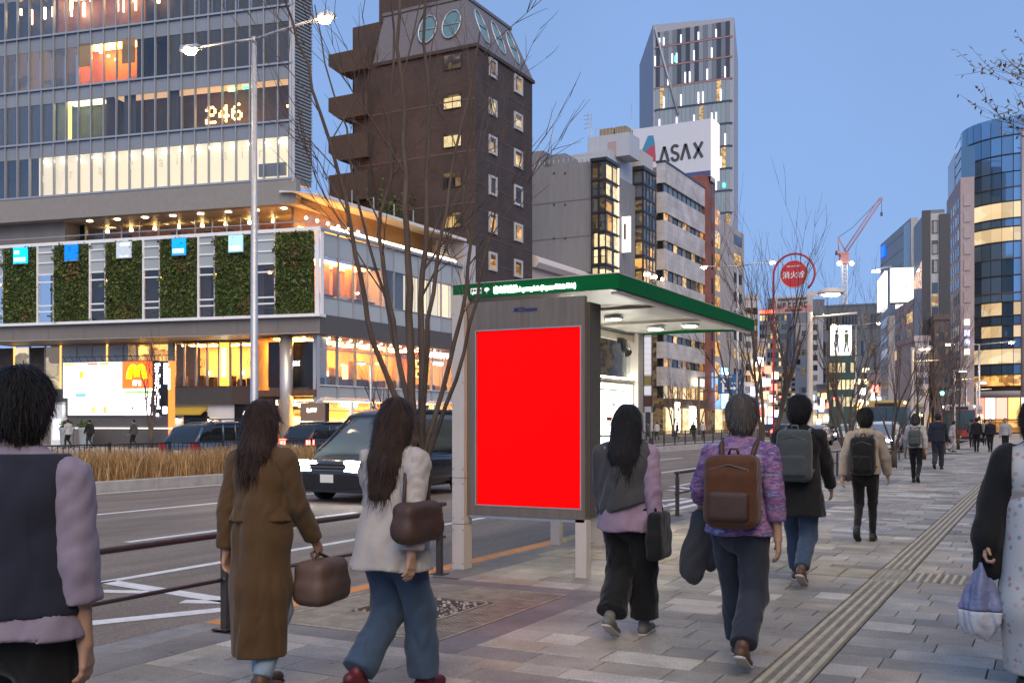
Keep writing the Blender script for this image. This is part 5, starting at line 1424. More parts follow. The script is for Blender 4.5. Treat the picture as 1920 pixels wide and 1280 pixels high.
# wall and roof house behind the bay
uS = on_x(1186, -40.2)
wb = thing('pale_metal_building', 'pale metal clad building with roof tanks behind the glass bay', 'building', (-40.2, uS, 0))
pale_metal = pbr('pale_cladding', (.40, .42, .46), .5, var=.08, stretch=(4, 4, .1))
wS = Frame(-40.2, GY + 4, 90)
zw = hgt(310, -40.2, on_x(1180, -40.2))
t = MB(); t.box(-56, -40.2, GY + 12.05 - 6.5, uS - .02, 0, zw + .4); part('wall', t, pale_metal, wb)
zr = hgt(252, -42, GY + 9)
t = MB(); t.box(on_y(1103, GY + 7), on_y(1180, GY + 7), GY + 7, uS - 2, zw, hgt(262, -43, GY + 8)); part('roof_house', t, pale_metal, wb)
t = MB(); t.box(on_y(1140, GY + 6.95), on_y(1155, GY + 6.95), GY + 6.93, GY + 6.99, zw + .1, hgt(272, -43, GY + 7)); part('roof_door', t, pbr('door_pinkish', (.36, .27, .27), .7), wb)
for (u0, u1) in ((1124, 1150), (1153, 1174)):
    zb0 = hgt(262, -43, GY + 8) + .02; tk = MB(); tk.box(on_y(u0, GY + 9), on_y(u1, GY + 9), GY + 9, GY + 11, zb0, zb0 + 1.3); o_ = part('water_tank', tk, pbr('tank_tan', (.30, .24, .16), .7, var=.15), wb)
    tk = MB()
    for q in range(4): xx = on_y(u0 + (u1 - u0) * (q + .5) / 4, GY + 9); tk.box(xx - .03, xx + .03, GY + 8.95, GY + 9, zb0, zb0 + 1.3)
    part('rib', tk, pbr('tank_rib', (.22, .17, .11), .7), o_)
t = MB(); zz = hgt(262, -43, GY + 8)
for (u, v) in ((1103, 210), (1109, 216), (1184, 195), (1117, 240)):
    xx = on_y(u, GY + 8); t.tube([(xx, GY + 8, zw), (xx, GY + 8, hgt(v, xx, GY + 8))], .04, 4)
xx = on_y(1103, GY + 8)
for v in (216, 224, 232, 240): zz = hgt(v, xx, GY + 8); t.tube([(xx - .5, GY + 8, zz), (xx + .4, GY + 8, zz)], .03, 4)
part('antenna', t, galv, wb)
bbY = on_x(1170, -39.3)
bbd = Frame(-39.3, bbY, 75)
bb = thing('wall_billboard', 'lit white vertical billboard projecting from the pale metal building', 'sign', (-39.3, bbY, 0))
t = MB(); t.box(-40.2, -39.0, bbY + 1.0, bbY + 1.2, hgt(470, -39.5, bbY), hgt(403, -39.5, bbY)); part('panel', t, emit('billboard_white', (1, .96, .85), .75), bb)
t = MB(); t.box(-39.75, -39.45, bbY + .97, bbY + .999, hgt(446, -39.5, bbY), hgt(416, -39.5, bbY)); part('portrait', t, pbr('poster_dark', (.25, .2, .18), .7), bb)
t = MB(); t.box(-40.25, -38.95, bbY + .99, bbY + 1.21, hgt(472, -39.5, bbY), hgt(470.5, -39.5, bbY)); part('frame', t, galv, bb)

# ---------------------------------------------------------------- building with dark stacked glass bays
DY = uS
dX = on_y(1206, DY + .3)
dF = Frame(dX, DY + .3, 0); dS = Frame(dX, DY + .3, 90)
db = thing('glass_bay_building', 'narrow building with dark framed stacked glass bays', 'building', (dX, DY, 0))
dl = dS.a(1229); zt = dF.z(1206, 314)
t = MB(); t.box(-56, dX - .3, DY + .35, DY + dl + .3, 0, zt + 2.0); part('wall', t, pbr('pale_wall', (.43, .42, .42), .7, var=.06), db)
vv = [318, 344, 371, 396, 424, 451, 479, 506, 530, 560]
zl = [dF.z(1206, v) for v in vv]; a0 = dF.a(1186)
for i in range(len(zl) - 1):
    z1, z0 = zl[i], zl[i + 1]
    window(dF, db, a0, -.02, z0 + .06, z1 - .04, [win_grey, win_grey, win_dim, win_grey, win_dim, win_warm, win_amber, win_warm, win_dim][i], frame_dark, 0, .1, .05, name='bay_window')
    for k in range(4):
        window(dS, db, dl * k / 4 + .02, dl * (k + 1) / 4 - .02, z0 + .06, z1 - .04, [win_grey, win_dark, win_grey, win_dark, win_grey, win_dim, win_amber, win_warm, win_dim][(i + k // 2) % 9] if i > 3 else [win_grey, win_dark][(i + k) % 2], frame_dark, 0, .09, .05, name='bay_window')
    dF.box(db, 'bay_floor', a0 - .05, .05, -.1, .2, z0 - .06, z0 + .06, frame_dark); dS.box(db, 'bay_floor', .05, dl, -.1, .2, z0 - .055, z0 + .055, frame_dark)
t = MB(); t.box(dX + a0 - .1, dX + .15, DY + .1, DY + .3 + dl, zl[0] + .02, zl[0] + .4); part('bay_roof', t, frame_dark, db)
for k in range(3): dS.box(db, 'balcony_lamp', 1 + k * 2.2, 1.3 + k * 2.2, -.3, -.12, zl[7] - .5, zl[7] - .2, lamp_glow)
# vertical sign column on its street side
sg = thing('stacked_shop_signs', 'tall column of stacked white shop signs beside the shelter post', 'sign', (-38.2, DY + 2, 0))
sF = Frame(on_y(1222, 101), 101.0, 8)
for k in range(7): sF.box(sg, 'sign_panel', sF.a(1208), sF.a(1221), 0, .3, sF.z(1214, 632 + (k + 1) * 10.5) + .04, sF.z(1214, 632 + k * 10.5), emit('sign_dull_white', (.8, .8, .85), .16))
for v0, v1, mm in ((722, 702, pbr('sign_olive', (.2, .16, .05), .6)), (740, 724, emit('sign_dull_white', (.8, .8, .85), .16)), (762, 742, pbr('sign_maroon', (.06, .02, .02), .6))): sF.box(sg, 'sign_panel', sF.a(1208), sF.a(1221), 0, .3, sF.z(1214, v0), sF.z(1214, v1), mm)
sF.box(sg, 'side_rail', sF.a(1204), sF.a(1207.5), -.05, .35, 2.5, sF.z(1214, 626), frame_dark); sF.box(sg, 'side_rail', sF.a(1221.5), sF.a(1223), -.05, .35, 2.5, sF.z(1214, 626), frame_dark)
sF.box(sg, 'foot', sF.a(1210), sF.a(1219), .05, .3, 0, 2.55, frame_dark)

# ---------------------------------------------------------------- white banded office building
WX = -39.5
WY0, WY1 = on_x(1247, WX), on_x(1322, WX)
tF = Frame(WX, WY0, 0); tS = Frame(WX, WY0, 90)
ob = thing('banded_office_building', 'pale tiled office building with dark ribbon windows', 'building', (WX, WY0, 0))
tile_w = brick_mat('pale_tile', (.46, .44, .45), (.42, .40, .41), (.30, .29, .29), .5, .9, .3)
oL = WY1 - WY0; aO = tF.a(1231)
bands = [(304, 342), (359, 398), (412, 450), (466, 505), (525, 572), (586, 626), (640, 671), (687, 723)]
wins = [(342, 359, 'd'), (398, 412, 'a'), (450, 466, 'w'), (505, 525, 'b'), (572, 586, 'w'), (626, 640, 'w'), (671, 687, 'a'), (723, 746, 'L')]
t = MB(); t.box(WX + aO - 8, WX - .4, WY0 + .4, WY1, 0, tF.z(1247, 310)); part('core', t, win_dim, ob)
for v1, v0 in bands:
    z0, z1 = tF.z(1247, v0), tF.z(1247, v1)
    t = MB(); t.box(WX + aO, WX, WY0, WY1, z0, z1); part('tile_band', t, tile_w, ob)
zroof = tF.z(1247, 304); t = MB(); t.box(WX + aO - .05, WX + .06, WY0 - .06, WY1 + .05, zroof, zroof + .25); part('coping', t, frame_dark, ob)
for v1, v0, kd in wins:
    z0, z1 = tF.z(1247, v0) + .01, tF.z(1247, v1) - .01
    n_ = 9
    for k in range(n_):
        pm = {'d': win_grey, 'a': [win_amber, win_dim, win_dark, win_dim][k % 4], 'w': [win_dim, win_dark, win_warm, win_dark][k % 4], 'b': [win_warm, win_dark, win_dim, win_dim][k % 4], 'L': [win_bright, win_amber][k % 2]}[kd]
        tS.box(ob, 'window_pane', oL * k / n_ + .06, oL * (k + 1) / n_ - .06, .25, .32, z0, z1, pm)
        tS.box(ob, 'mullion', oL * k / n_ - .05, oL * k / n_ + .05, .18, .34, z0, z1, frame_dark)
    tF.box(ob, 'window_pane', aO, -.35, .25, .32, z0, z1, win_dark)
z0 = tF.z(1247, 746)
tS.box(ob, 'shop_canopy', .5, oL - 1, -.9, .3, z0 - 1.0, z0 - .05, pbr('canopy_brown', (.10, .07, .06), .6))
for k in range(5):
    tS.box(ob, 'shop_window', .5 + oL * k / 5, oL * (k + 1) / 5 - .2, .0, .1, .1, z0 - 1.1, [win_bright, win_amber, win_bright, win_dim, win_bright][k])
tS.box(ob, 'shop_sign', oL * .36, oL * .5, -1.3, -1.1, .8, 3.4, emit('sign_box_warm', (1, .9, .7), 1.4))
tS.box(ob, 'shop_sign', oL * .02, oL * .10, -1.3, -1.1, .3, 3.8, emit('sign_box_warm', (1, .9, .7), 1.4))
tS.box(ob, 'shop_sign', oL * .62, oL * .85, -.6, -.3, 6.0, 6.9, emit('sign_box_cream', (1, .85, .55), .9))
# red brick tower strip and billboard building
RX = -39.3
rS = Frame(RX, WY1 + .1, 90); rF = Frame(RX, WY1 + .1, 0)
rb = thing('red_brick_building', 'slim red brick building beside the white banded office', 'building', (RX, WY1, 0))
brick_r = brick_mat('red_brick', (.20, .06, .045), (.26, .085, .06), (.16, .08, .07), .5)
rl = rS.a(1341); zr1 = rS.z(1330, 330)
t = MB(); t.box(RX - 12, RX, WY1 + .1, WY1 + rl, 0, zr1); part('wall', t, brick_r, rb)
for k in range(9): rS.box(rb, 'slit_window', rl * .55, rl * .75, -.02, .05, 6 + k * 3.1, 8 + k * 3.1, win_dark)
rS.box(rb, 'shop_window', .3, rl - .3, -.02, .04, .2, 3, win_dim)
ak = thing('roof_billboard', 'large white roof billboard with dark capital letters and a red and blue emblem', 'billboard', (RX, WY1 + 1, zr1))
kY = WY1 + .6
kF = Frame(RX + .2, kY, 0)
ka, kb_ = kF.a(1178), kF.a(1333)
kz0, kz1 = kF.z(1333, 330), kF.z(1333, 222)
bw = pbr('billboard_sheet', (.56, .57, .62), .6, var=.03)
kF.box(ak, 'face', ka, kb_, 0, .4, kz0, kz1, bw)
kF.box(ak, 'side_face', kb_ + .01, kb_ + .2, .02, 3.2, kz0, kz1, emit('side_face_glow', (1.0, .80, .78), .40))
kF.box(ak, 'blue_stripe', kF.a(1284), kb_ - .05, -.03, -.005, kz0 + .05, kz0 + .75, pbr('stripe_blue', (.05, .08, .22), .6))
for k in range(6): kF.box(ak, 'strut', ka + 1.2 + k * 2, ka + 1.3 + k * 2, .5, 2.5, kz0 - .5, kz1 - 1.5, galv)
charcoal = pbr('letter_charcoal', (.055, .06, .065), .6)
z_l = kF.z(1270, 301)
a_l = kF.a(1238); w_l = kF.a(1318) - a_l
hL = kF.z(1270, 272) - z_l
t = MB()
def stroke(pts, r=.32):
    for (p0, p1) in zip(pts[:-1], pts[1:]):
        d = Vector((p1[0] - p0[0], p1[1] - p0[1])); n_ = Vector((-d.y, d.x)).normalized() * r / 2
        t.prof([(p0[0] - n_.x, p0[1] - n_.y), (p1[0] - n_.x, p1[1] - n_.y), (p1[0] + n_.x, p1[1] + n_.y), (p0[0] + n_.x, p0[1] + n_.y)], 'y', -.06, -.005)
def letter(ch, a, wd):
    if ch == 'A': stroke([(a, z_l), (a + wd / 2, z_l + hL), (a + wd, z_l)], .38)
    if ch == 'X': stroke([(a, z_l), (a + wd, z_l + hL)], .38); stroke([(a, z_l + hL), (a + wd, z_l)], .38)
    if ch == 'S':
        c = a + wd / 2; r = hL / 4
        pts = [(c + wd * .42 * math.cos(q), z_l + 3 * r + r * .95 * math.sin(q)) for q in [R(30 + 30 * k) for k in range(9)]] + [(c + wd * .42 * math.cos(q), z_l + r + r * .95 * math.sin(q)) for q in [R(90 - 30 * k) for k in range(1, 10)]]
        stroke(pts, .36)
for ch, f, wd in (('A', 0.0, .2), ('S', .26, .19), ('A', .5, .2), ('X', .8, .19)): letter(ch, a_l + w_l * f, w_l * wd)
kF.part('lettering', t, charcoal, ak)
# emblem: slanted blade, blue above, red below
t = MB(); e0, e1, e2, e3 = (kF.a(1196), kF.z(1196, 302)), (kF.a(1215), kF.z(1215, 255)), (kF.a(1225), kF.z(1225, 254)), (kF.a(1230), kF.z(1230, 303))
t.prof([e0, e3, (kF.a(1228), kF.z(1228, 270)), e2, e1], 'y', -.03, -.004); kF.part('emblem', t, pbr('emblem_blue', (.05, .22, .36), .5), ak)
t = MB(); t.prof([(kF.a(1203), kF.z(1203, 300)), (kF.a(1230), kF.z(1230, 303)), (kF.a(1228), kF.z(1228, 272)), (kF.a(1220), kF.z(1220, 275)), (kF.a(1210), kF.z(1210, 285))], 'y', -.05, -.031); kF.part('emblem', t, pbr('emblem_red', (.42, .06, .09), .5), ak)
# next grey block on the street line
nS = Frame(-39.4, WY1 + rl + .2, 90); nL = nS.a(1396)
nb = thing('grey_slab_building', 'tall grey building edge with lit advertising strip, right of the red brick', 'building', (-39.4, WY1 + rl + .3, 0))
zn = nS.z(1380, 430)
t = MB(); t.box(-56, -39.4, WY1 + rl + .2, WY1 + rl + nL, 0, zn); part('wall', t, pbr('grey_render', (.34, .32, .33), .8, var=.1), nb)
for k in range(9):
    nS.box(nb, 'window_pane', nL * .62, nL * .9, -.02, .03, 5 + k * 2.7, 6.4 + k * 2.7, [win_dark, win_dark, win_warm, win_dark, win_grey][k % 5])
    nS.box(nb, 'window_pane', .2, nL * .16, -.02, .03, 4.5 + k * 2.9, 6.6 + k * 2.9, [win_amber, win_warm][k % 2])
blu = emit('blue_sign', (.25, .55, 1.0), 1.7)
nS.box(nb, 'advertising_strip', nS.a(1342), nS.a(1352), -1.0, -.8, nS.z(1347, 766), nS.z(1347, 690), blu)
nS.box(nb, 'advertising_strip', nS.a(1343), nS.a(1350), -1.12, -1.01, nS.z(1347, 740), nS.z(1347, 700), emit('sign_cool_white', (.9, .95, 1), 1.6))
for k in range(4): nS.box(nb, 'shop_window', .2 + nL * k / 4, nL * (k + 1) / 4 - .3, -.05, .05, .1, 3.2, [win_bright, win_amber, win_bright, win_warm][k])
# ================================================================== tower with slanted crown
TWD = 235.0
tp = away(1225, TWD)
tw = thing('slanted_crown_tower', 'tall tower with slanted crown and vertical panel facade', 'tower', (*tp, 0))
tf = Frame(tp[0], tp[1], 4)
tw_wall = pbr('tower_pale', (.33, .335, .375), .6, var=.06)
aw = tf.a(1376); aM = tf.a(1341)
zT0, zT1 = tf.z(1225, 47), tf.z(1376, 33)
dpt = 20
t = MB()
# body: left side slopes back, right side slopes
al, ar = tf.a(1199, dpt), tf.a(1384, dpt)
zl_, zr_ = tf.z(1199, 122, dpt), tf.z(1384, 115, dpt)
V = [(0, 0, 0), (aw, 0, 0), (aw, 0, zT1), (0, 0, zT0), (al, dpt, 0), (al, dpt, zl_), (tf.a(1224, dpt), dpt, tf.z(1224, 48, dpt)), (ar, dpt, 0), (ar, dpt, zr_), (tf.a(1377, dpt), dpt, tf.z(1377, 34, dpt))]
t.add(V, [(0, 1, 2, 3), (0, 3, 6, 5, 4), (1, 7, 8, 9, 2), (3, 2, 9, 6), (4, 5, 6, 9, 8, 7)])
tf.part('body', t, tw_wall, tw)
pm = [pbr('tower_panel_dark', (.045, .05, .06), .15), pbr('tower_panel_grey', (.24, .26, .29), .25), pbr('tower_panel_mid', (.15, .165, .19), .2), pbr('tower_glass_green', (.25, .30, .32), .15)]
vrows = [50, 80, 117, 157, 199, 240, 282, 323, 364, 405, 447, 490]
for r in range(len(vrows) - 1):
    z1, z0 = tf.z(1300, vrows[r]) - .1, tf.z(1300, vrows[r + 1]) + .35
    n_ = 17
    for c in range(n_):
        a0 = .6 + (aw - 1.4) * c / n_; a1 = .6 + (aw - 1.4) * (c + 1) / n_ - .07
        m_ = pm[[0, 1, 2][(c * 7 + r * 3 + c // 3) % 3]] if r < 3 else (pm[3] if (c + r) % 4 else pm[1])
        if (c * 5 + r * 7) % 13 == 0 and r >= 3: m_ = win_warm
        tf.box(tw, 'facade_panel', a0, a1, -.12, .0, z0, z1, m_)
    for c in range(5):
        cc = (c * 4 + r * 3 + 2) % n_; a0 = .6 + (aw - 1.4) * cc / n_ - .12
        tf.box(tw, 'light_fin', a0 - .1, a0 + .14, -.3, -.13, z0, z0 + (z1 - z0) * .55, emit('fin_glow', (1, .95, 1.0), .7))
    tf.box(tw, 'floor_band', .3, aw - .3, -.2, -.0, z0 - .45, z0 - .1, pm[0] if r > 2 else pbr('band_pinkish', (.30, .17, .16), .6))
tf.box(tw, 'accent_light', tf.a(1266), tf.a(1270), -.4, -.2, tf.z(1268, 117), tf.z(1268, 106), emit('accent_cyan', (.1, 1, .9), 1.2))
tf.box(tw, 'accent_light', tf.a(1356), tf.a(1360), -.4, -.2, tf.z(1358, 352), tf.z(1358, 344), emit('accent_cyan', (.1, 1, .9), 1.2))
t = MB(); t.tube([(.5, -.3, zT0 - 1), (tf.a(1272), -.3, tf.z(1272, 215))], .25, 5); tf.part('diagonal_brace', t, tw_wall, tw)

# ================================================================== plain helper for more distant blocks
def block(name, label, u0, u1, v, d, deg, depth, wall, rows=0, cols=0, panes=(), v_base=None, skip=0.0, side=None, b_mat=None):
    p = away(u0, d); fr = Frame(p[0], p[1], deg)
    th = thing(name, label, 'building', (*p, 0))
    a1 = fr.a(u1); z1 = fr.z(u0, v)
    o = fr.box(th, 'wall', 0, a1, 0, depth, 0, z1, wall)
    fr.box(th, 'parapet', -.15, a1 + .15, -.15, depth + .1, z1 + .001, z1 + .6, b_mat or wall)
    if rows:
        zs_ = 4.0; dz = (z1 - zs_ - 1.0) / rows
        for r in range(rows):
            for c in range(cols):
                if random.random() < skip: continue
                w_ = a1 / cols
                fr.box(th, 'window_pane', w_ * c + w_ * .14, w_ * (c + 1) - w_ * .14, -.08, .02, zs_ + dz * r + dz * .22, zs_ + dz * (r + 1) - dz * .22, random.choice(panes))
    return th, fr, a1, z1
grey_d = pbr('far_grey_dark', (.105, .12, .145), .6, var=.1, vscale=.1)
grey_m = pbr('far_grey', (.27, .27, .29), .7, var=.1, vscale=.1)
grey_l = pbr('far_pale', (.42, .40, .41), .7, var=.1, vscale=.1)
pink_l = pbr('far_pinkish', (.40, .34, .35), .7, var=.08, vscale=.1)
# left of the vanishing point
th, fr, a1, z1 = block('distant_office_block', 'distant office block with rows of lit floors and red roof lights', 1424, 1496, 583, 380, 12, 20, grey_d, 11, 14, [win_warm, win_bright, win_dark, win_dark, win_dim, win_dark])
fr.box(th, 'roof_light', 0, a1 * .4, -.6, -.2, z1 - 1.0, z1 + .2, emit('red_roof_light', (1, .08, .04), 2.0)); fr.box(th, 'roof_light', a1 * .4, a1 * .95, -.6, -.2, z1 - 1.2, z1 - .2, emit('yellow_roof_light', (.8, .8, .3), .5)); fr.box(th, 'roof_house', a1 * .2, a1 * .9, 4, 14, z1, z1 + 5, grey_d)
block('distant_narrow_block', 'narrow distant building with a few lit windows under the office block', 1458, 1492, 690, 260, 8, 14, grey_d, 8, 4, [win_amber, win_warm, win_dark, win_dark])
block('distant_slim_block', 'slim pale distant building left of the lit office block', 1413, 1428, 650, 250, 8, 12, grey_l, 9, 2, [win_dark, win_dim, win_warm])
th, fr, a1, z1 = block('distant_pale_block', 'pale distant building with stair tower windows behind the lamp post', 1492, 1522, 610, 300, 18, 22, grey_m, 9, 3, [win_grey, win_dark, win_dim], skip=.4)
fr.box(th, 'roof_house', -1, a1 + 4, 3, 16, z1, z1 + 8, grey_d)
block('distant_stair_tower', 'distant narrow tower with stacked landing windows', 1515, 1536, 598, 285, 5, 10, grey_l, 9, 1, [win_grey, win_dark])
th, fr, a1, z1 = block('distant_dark_block', 'long dark blue distant building behind the crane', 1520, 1650, 577, 340, 4, 25, grey_d, 4, 22, [win_dark, win_dark, win_dim, win_grey])
fr.box(th, 'lit_floor', a1 * .52, a1 * .98, -.4, .0, fr.z(1600, 720), fr.z(1600, 711), emit('lit_floor_yellow', (1, .85, .5), .8))
fr.box(th, 'lit_floor', a1 * .75, a1 * .85, -.4, .0, fr.z(1620, 698), fr.z(1620, 690), emit('lit_floor_yellow', (1, .85, .5), .8))
th, fr, a1, z1 = block('green_base_building', 'building with dark green band under the white fashion poster', 1554, 1602, 665, 215, 10, 16, pbr('green_cladding', (.035, .075, .06), .6), 3, 6, [win_dark, win_warm, win_bright])
ps = thing('fashion_poster', 'white lit poster with two standing figures above the trees', 'billboard', (*away(1576, 214), z1))
pf = Frame(*fr.xy(0, -.4), 10)
pa, pb = pf.a(1557), pf.a(1597); q0, q1 = pf.z(1576, 666), pf.z(1576, 610)
pf.box(ps, 'sheet', pa, pb, 0, .5, q0, q1, emit('poster_white', (1, .97, .97), .62))
pf.box(ps, 'support', pa + 1, pb - 1, .5, 1.2, z1 - 3, q0 + .5, galv)
t = MB(); w_ = pb - pa; h_ = q1 - q0
def fig(c, leg, tone):
    t = MB(); t.ball((pa + w_ * c, -.03, q0 + h_ * .80), h_ * .055, 8); t.prof([(pa + w_ * (c - .10), q0 + h_ * .72), (pa + w_ * (c - .08), q0 + h_ * .42), (pa + w_ * (c + .08), q0 + h_ * .42), (pa + w_ * (c + .10), q0 + h_ * .72)], 'y', -.05, -.01)
    t.prof([(pa + w_ * (c - .08), q0 + h_ * .42), (pa + w_ * (c - .12), q0 + h_ * .1), (pa + w_ * (c - .06), q0 + h_ * .1), (pa + w_ * c, q0 + h_ * .40)], 'y', -.05, -.01); t.prof([(pa + w_ * (c + .02), q0 + h_ * .42), (pa + w_ * (c + .08), q0 + h_ * .1), (pa + w_ * (c + .13), q0 + h_ * .1), (pa + w_ * (c + .08), q0 + h_ * .42)], 'y', -.05, -.01)
    pf.part('printed_figure', t, tone, ps)
fig(.30, 1, pbr('print_grey', (.25, .25, .27), .6)); fig(.75, 1, pbr('print_green', (.12, .17, .06), .6))
# buildings on the street line between the slab and the vanishing point, both sides
for i, (u0, u1, v, d, w_, rr, cc) in enumerate(((1396, 1422, 560, 165, grey_l, 9, 2), (1420, 1436, 640, 190, pink_l, 8, 2), (1436, 1450, 690, 215, grey_m, 6, 2))):
    th, fr, a1, z1 = block('far_street_building', ['pale far street building right of the tall grey building', 'pinkish far street building beyond the pale one', 'small grey far street building near the red traffic lights'][i], u0, u1, v, d, 50, 12, w_, rr, cc, [win_dark, win_dark, win_warm, win_dim, win_grey])
    for q in range(6): fr.box(th, 'shop_sign', a1 * q / 6, a1 * q / 6 + .9, -1.4, -.4, 1 + (q * 29 % 13) * .8, 2.4 + (q * 29 % 13) * .8, emit('tiny_sign_%d' % ((q + i) % 5), [(1, .15, .1), (1, .8, .5), (.5, .7, 1), (1, .5, .15), (1, 1, .95)][(q + i) % 5], 1.6))
for i, (u0, u1, v, d) in enumerate(((1512, 1532, 740, 240), (1532, 1556, 725, 225), (1600, 1632, 735, 190), (1626, 1652, 700, 175))):
    th, fr, a1, z1 = block('far_shop_building', ['far small shop building behind the black coated walker', 'far shop building with bright sign left of the poster', 'far shop building with round white sign', 'far shop building left of the billboard building'][i], u0, u1, v, d, 5, 12, [grey_m, grey_d, grey_d, grey_m][i], 3, 4, [win_warm, win_bright, win_dark, win_amber])
    fr.box(th, 'shop_window', .3, a1 - .3, -.2, .0, .2, 3.4, win_bright)
    for q in range(5): fr.box(th, 'shop_sign', a1 * q / 5, a1 * q / 5 + 1.0, -1.0 - q * .2, -.7, 1 + (q * 37 % 11) * .7, 2.2 + (q * 37 % 11) * .7, emit('tiny_sign_%d' % ((q + i) % 5), [(1, .15, .1), (1, .8, .5), (.5, .7, 1), (1, .5, .15), (1, 1, .95)][(q + i) % 5], 1.6))
    fr.box(th, 'shop_sign', a1 * .3, a1 * .6, -.6, -.2, z1 * .5, z1 * .5 + 2.2, emit('far_sign_%d' % i, [(1, .9, .8), (.85, .9, 1), (1, .8, .6), (1, .95, .9)][i], 1.3))

# ================================================================== right hand cluster beyond the bend
# blue sign building
def wall_between(th, u0, d0, u1, d1, v1, mat, uend, name='wall'):
    """a flank whose far end is at (u0,d0) and near end at (u1,d1), its top at v1 at the near end"""
    p0, p1 = Vector(away(u0, d0)), Vector(away(u1, d1)); dr = p1 - p0; deg = math.degrees(math.atan2(dr.y, dr.x))
    fr = Frame(p0.x, p0.y, deg); L_ = dr.length; z1 = hgt(v1, *p1)
    k = (uend - UX) / FPX; w_ = Vector((-SY + k * CY, CY + k * SY)); B = fr.B   # width of the near end wall
    thick = -(p1.x * w_.y - p1.y * w_.x) / (B.x * w_.y - B.y * w_.x)
    o = fr.box(th, name, 0, L_, 0, thick, 0, z1, mat)
    return fr, L_, z1
b1 = thing('blue_sign_building', 'tall plain grey building with small blue sign near its roof edge', 'building', (*away(1700, 170), 0))
f1_, L1, z1 = wall_between(b1, 1651, 196, 1708, 170, 408, pbr('plain_grey_wall', (.33, .35, .36), .6, var=.06, vscale=.3), 1722)
f1_.box(b1, 'blue_sign', 2.2, 5.2, -.3, -.02, z1 - 2.9, z1 - .9, emit('sign_deep_blue', (.0, .06, .9), 1.2))
for k in range(13): f1_.box(b1, 'wall_joint', .2, L1 - .2, -.03, -.005, 3 + k * 2.6, 3.06 + k * 2.6, grey_d)
for k in range(5): f1_.box(b1, 'glass_strip', L1 - 5.2 + k, L1 - 4.3 + k, -.06, -.01, 3, z1 - .4, pbr('glass_pale_blue', (.22, .30, .33), .15, objvar=.15))
# billboard building
b2 = thing('billboard_building', 'pale building carrying a large lit white corner billboard', 'building', (*away(1665, 140), 0))
f2, L2, z2 = wall_between(b2, 1652, 150, 1666, 140, 592, grey_l, 1716)
g2 = Frame(*away(1666, 140), math.degrees(f2.t) + 90); ag = g2.a(1714)
for k in range(7):
    f2.box(b2, 'window_pane', .8, L2 - .6, -.05, .0, 4 + k * 2.2, 5.2 + k * 2.2, [win_grey, win_dim][k % 2])
    g2.box(b2, 'window_pane', 1.0, ag * .5, -.05, .0, 4 + k * 2.2, 5.2 + k * 2.2, [win_dim, win_dark, win_warm][k % 3])
wb_ = emit('billboard_glow', (1.0, .96, .84), .62)
bbd2 = thing('corner_billboard', 'large glowing white corner billboard on the right hand roof', 'billboard', (*away(1680, 139), 14))
f2.box(bbd2, 'left_face', -.5, L2 + .1, -.5, -.15, f2.z(1666, 566, -.3), f2.z(1666, 502, -.3), wb_)
g2.box(bbd2, 'front_face', .2, ag * .97, -.5, -.15, g2.z(1690, 567), g2.z(1690, 503), wb_)
g2.box(bbd2, 'lower_face', .9, ag * .72, -.4, -.15, g2.z(1690, 590), g2.z(1690, 571), wb_)
g2.box(bbd2, 'frame', .1, ag, -.45, .1, g2.z(1690, 570.5), g2.z(1690, 567.5), frame_dark)
g2.glyphs(bbd2, g2.a(1682), g2.a(1702), -.51, g2.z(1690, 543), g2.z(1690, 543) + .5, 4, pbr('faint_grey', (.3, .28, .25), .6))
t = MB(); t.tube([(-1.6, -.6, g2.z(1666, 505)), (.4, -.4, g2.z(1666, 500))], .12, 5); g2.part('lamp_arm', t, galv, bbd2)
g2.box(bbd2, 'lamp', -2.2, -1.2, -.9, -.6, g2.z(1660, 512), g2.z(1660, 508), emit('flood_white', (1, 1, 1), 5))
# stepped mid buildings
b3 = thing('stepped_beige_building', 'stepped beige building below the angular dark building', 'building', (*away(1710, 125), 0))
f3, L3, z3 = wall_between(b3, 1678, 134, 1712, 122, 560, pink_l, 1720)
for k in range(6):
    for c in range(3): f3.box(b3, 'window_pane', L3 * c / 3 + .3, L3 * (c + 1) / 3 - .3, -.06, .0, 3.6 + k * 2.0, 4.8 + k * 2.0, [win_dark, win_grey, win_dim, win_warm][(k + c) % 4])
f3.box(b3, 'shop_window', .5, L3 - .5, -.1, .0, .2, 3.0, win_bright)
# angular dark building with three lit windows
b4 = thing('angular_dark_building', 'angular dark building with three stacked warm windows', 'building', (*away(1736, 112), 0))
f4, L4, z4 = wall_between(b4, 1713, 122, 1738, 112, 394, pbr('blue_grey_panel', (.11, .125, .155), .35), 1771)
g4 = Frame(*away(1738, 112), math.degrees(f4.t) + 90); a4 = g4.a(1770)
g4.box(b4, 'pale_cladding', .02, a4, -.03, -.002, 0, g4.z(1750, 400), pbr('pale_band', (.36, .37, .40), .6))
g4.box(b4, 'corner_fin', -.5, .35, -.25, .3, 2, g4.z(1740, 395), frame_dark); g4.box(b4, 'corner_fin', a4 - .5, a4 + .6, -.25, .3, 2, g4.z(1760, 402), frame_dark)
for (v0, v1) in ((438, 413), (477, 451), (512, 487)):
    window(g4, b4, .5, a4 - .6, g4.z(1752, v0), g4.z(1752, v1), win_bright, frame_dark, -.03, .08, .04, nv=2)
for k, v in enumerate((530, 552, 575)): g4.box(b4, 'glass_panel', .5, a4 - .6, -.06, .0, g4.z(1752, v + 20), g4.z(1752, v), [pbr('glass_navy', (.03, .06, .10), .1), win_warm, win_dark][k])
g4.box(b4, 'lower_cladding', .4, a4 - .5, -.1, .0, 0, g4.z(1752, 600), grey_m)
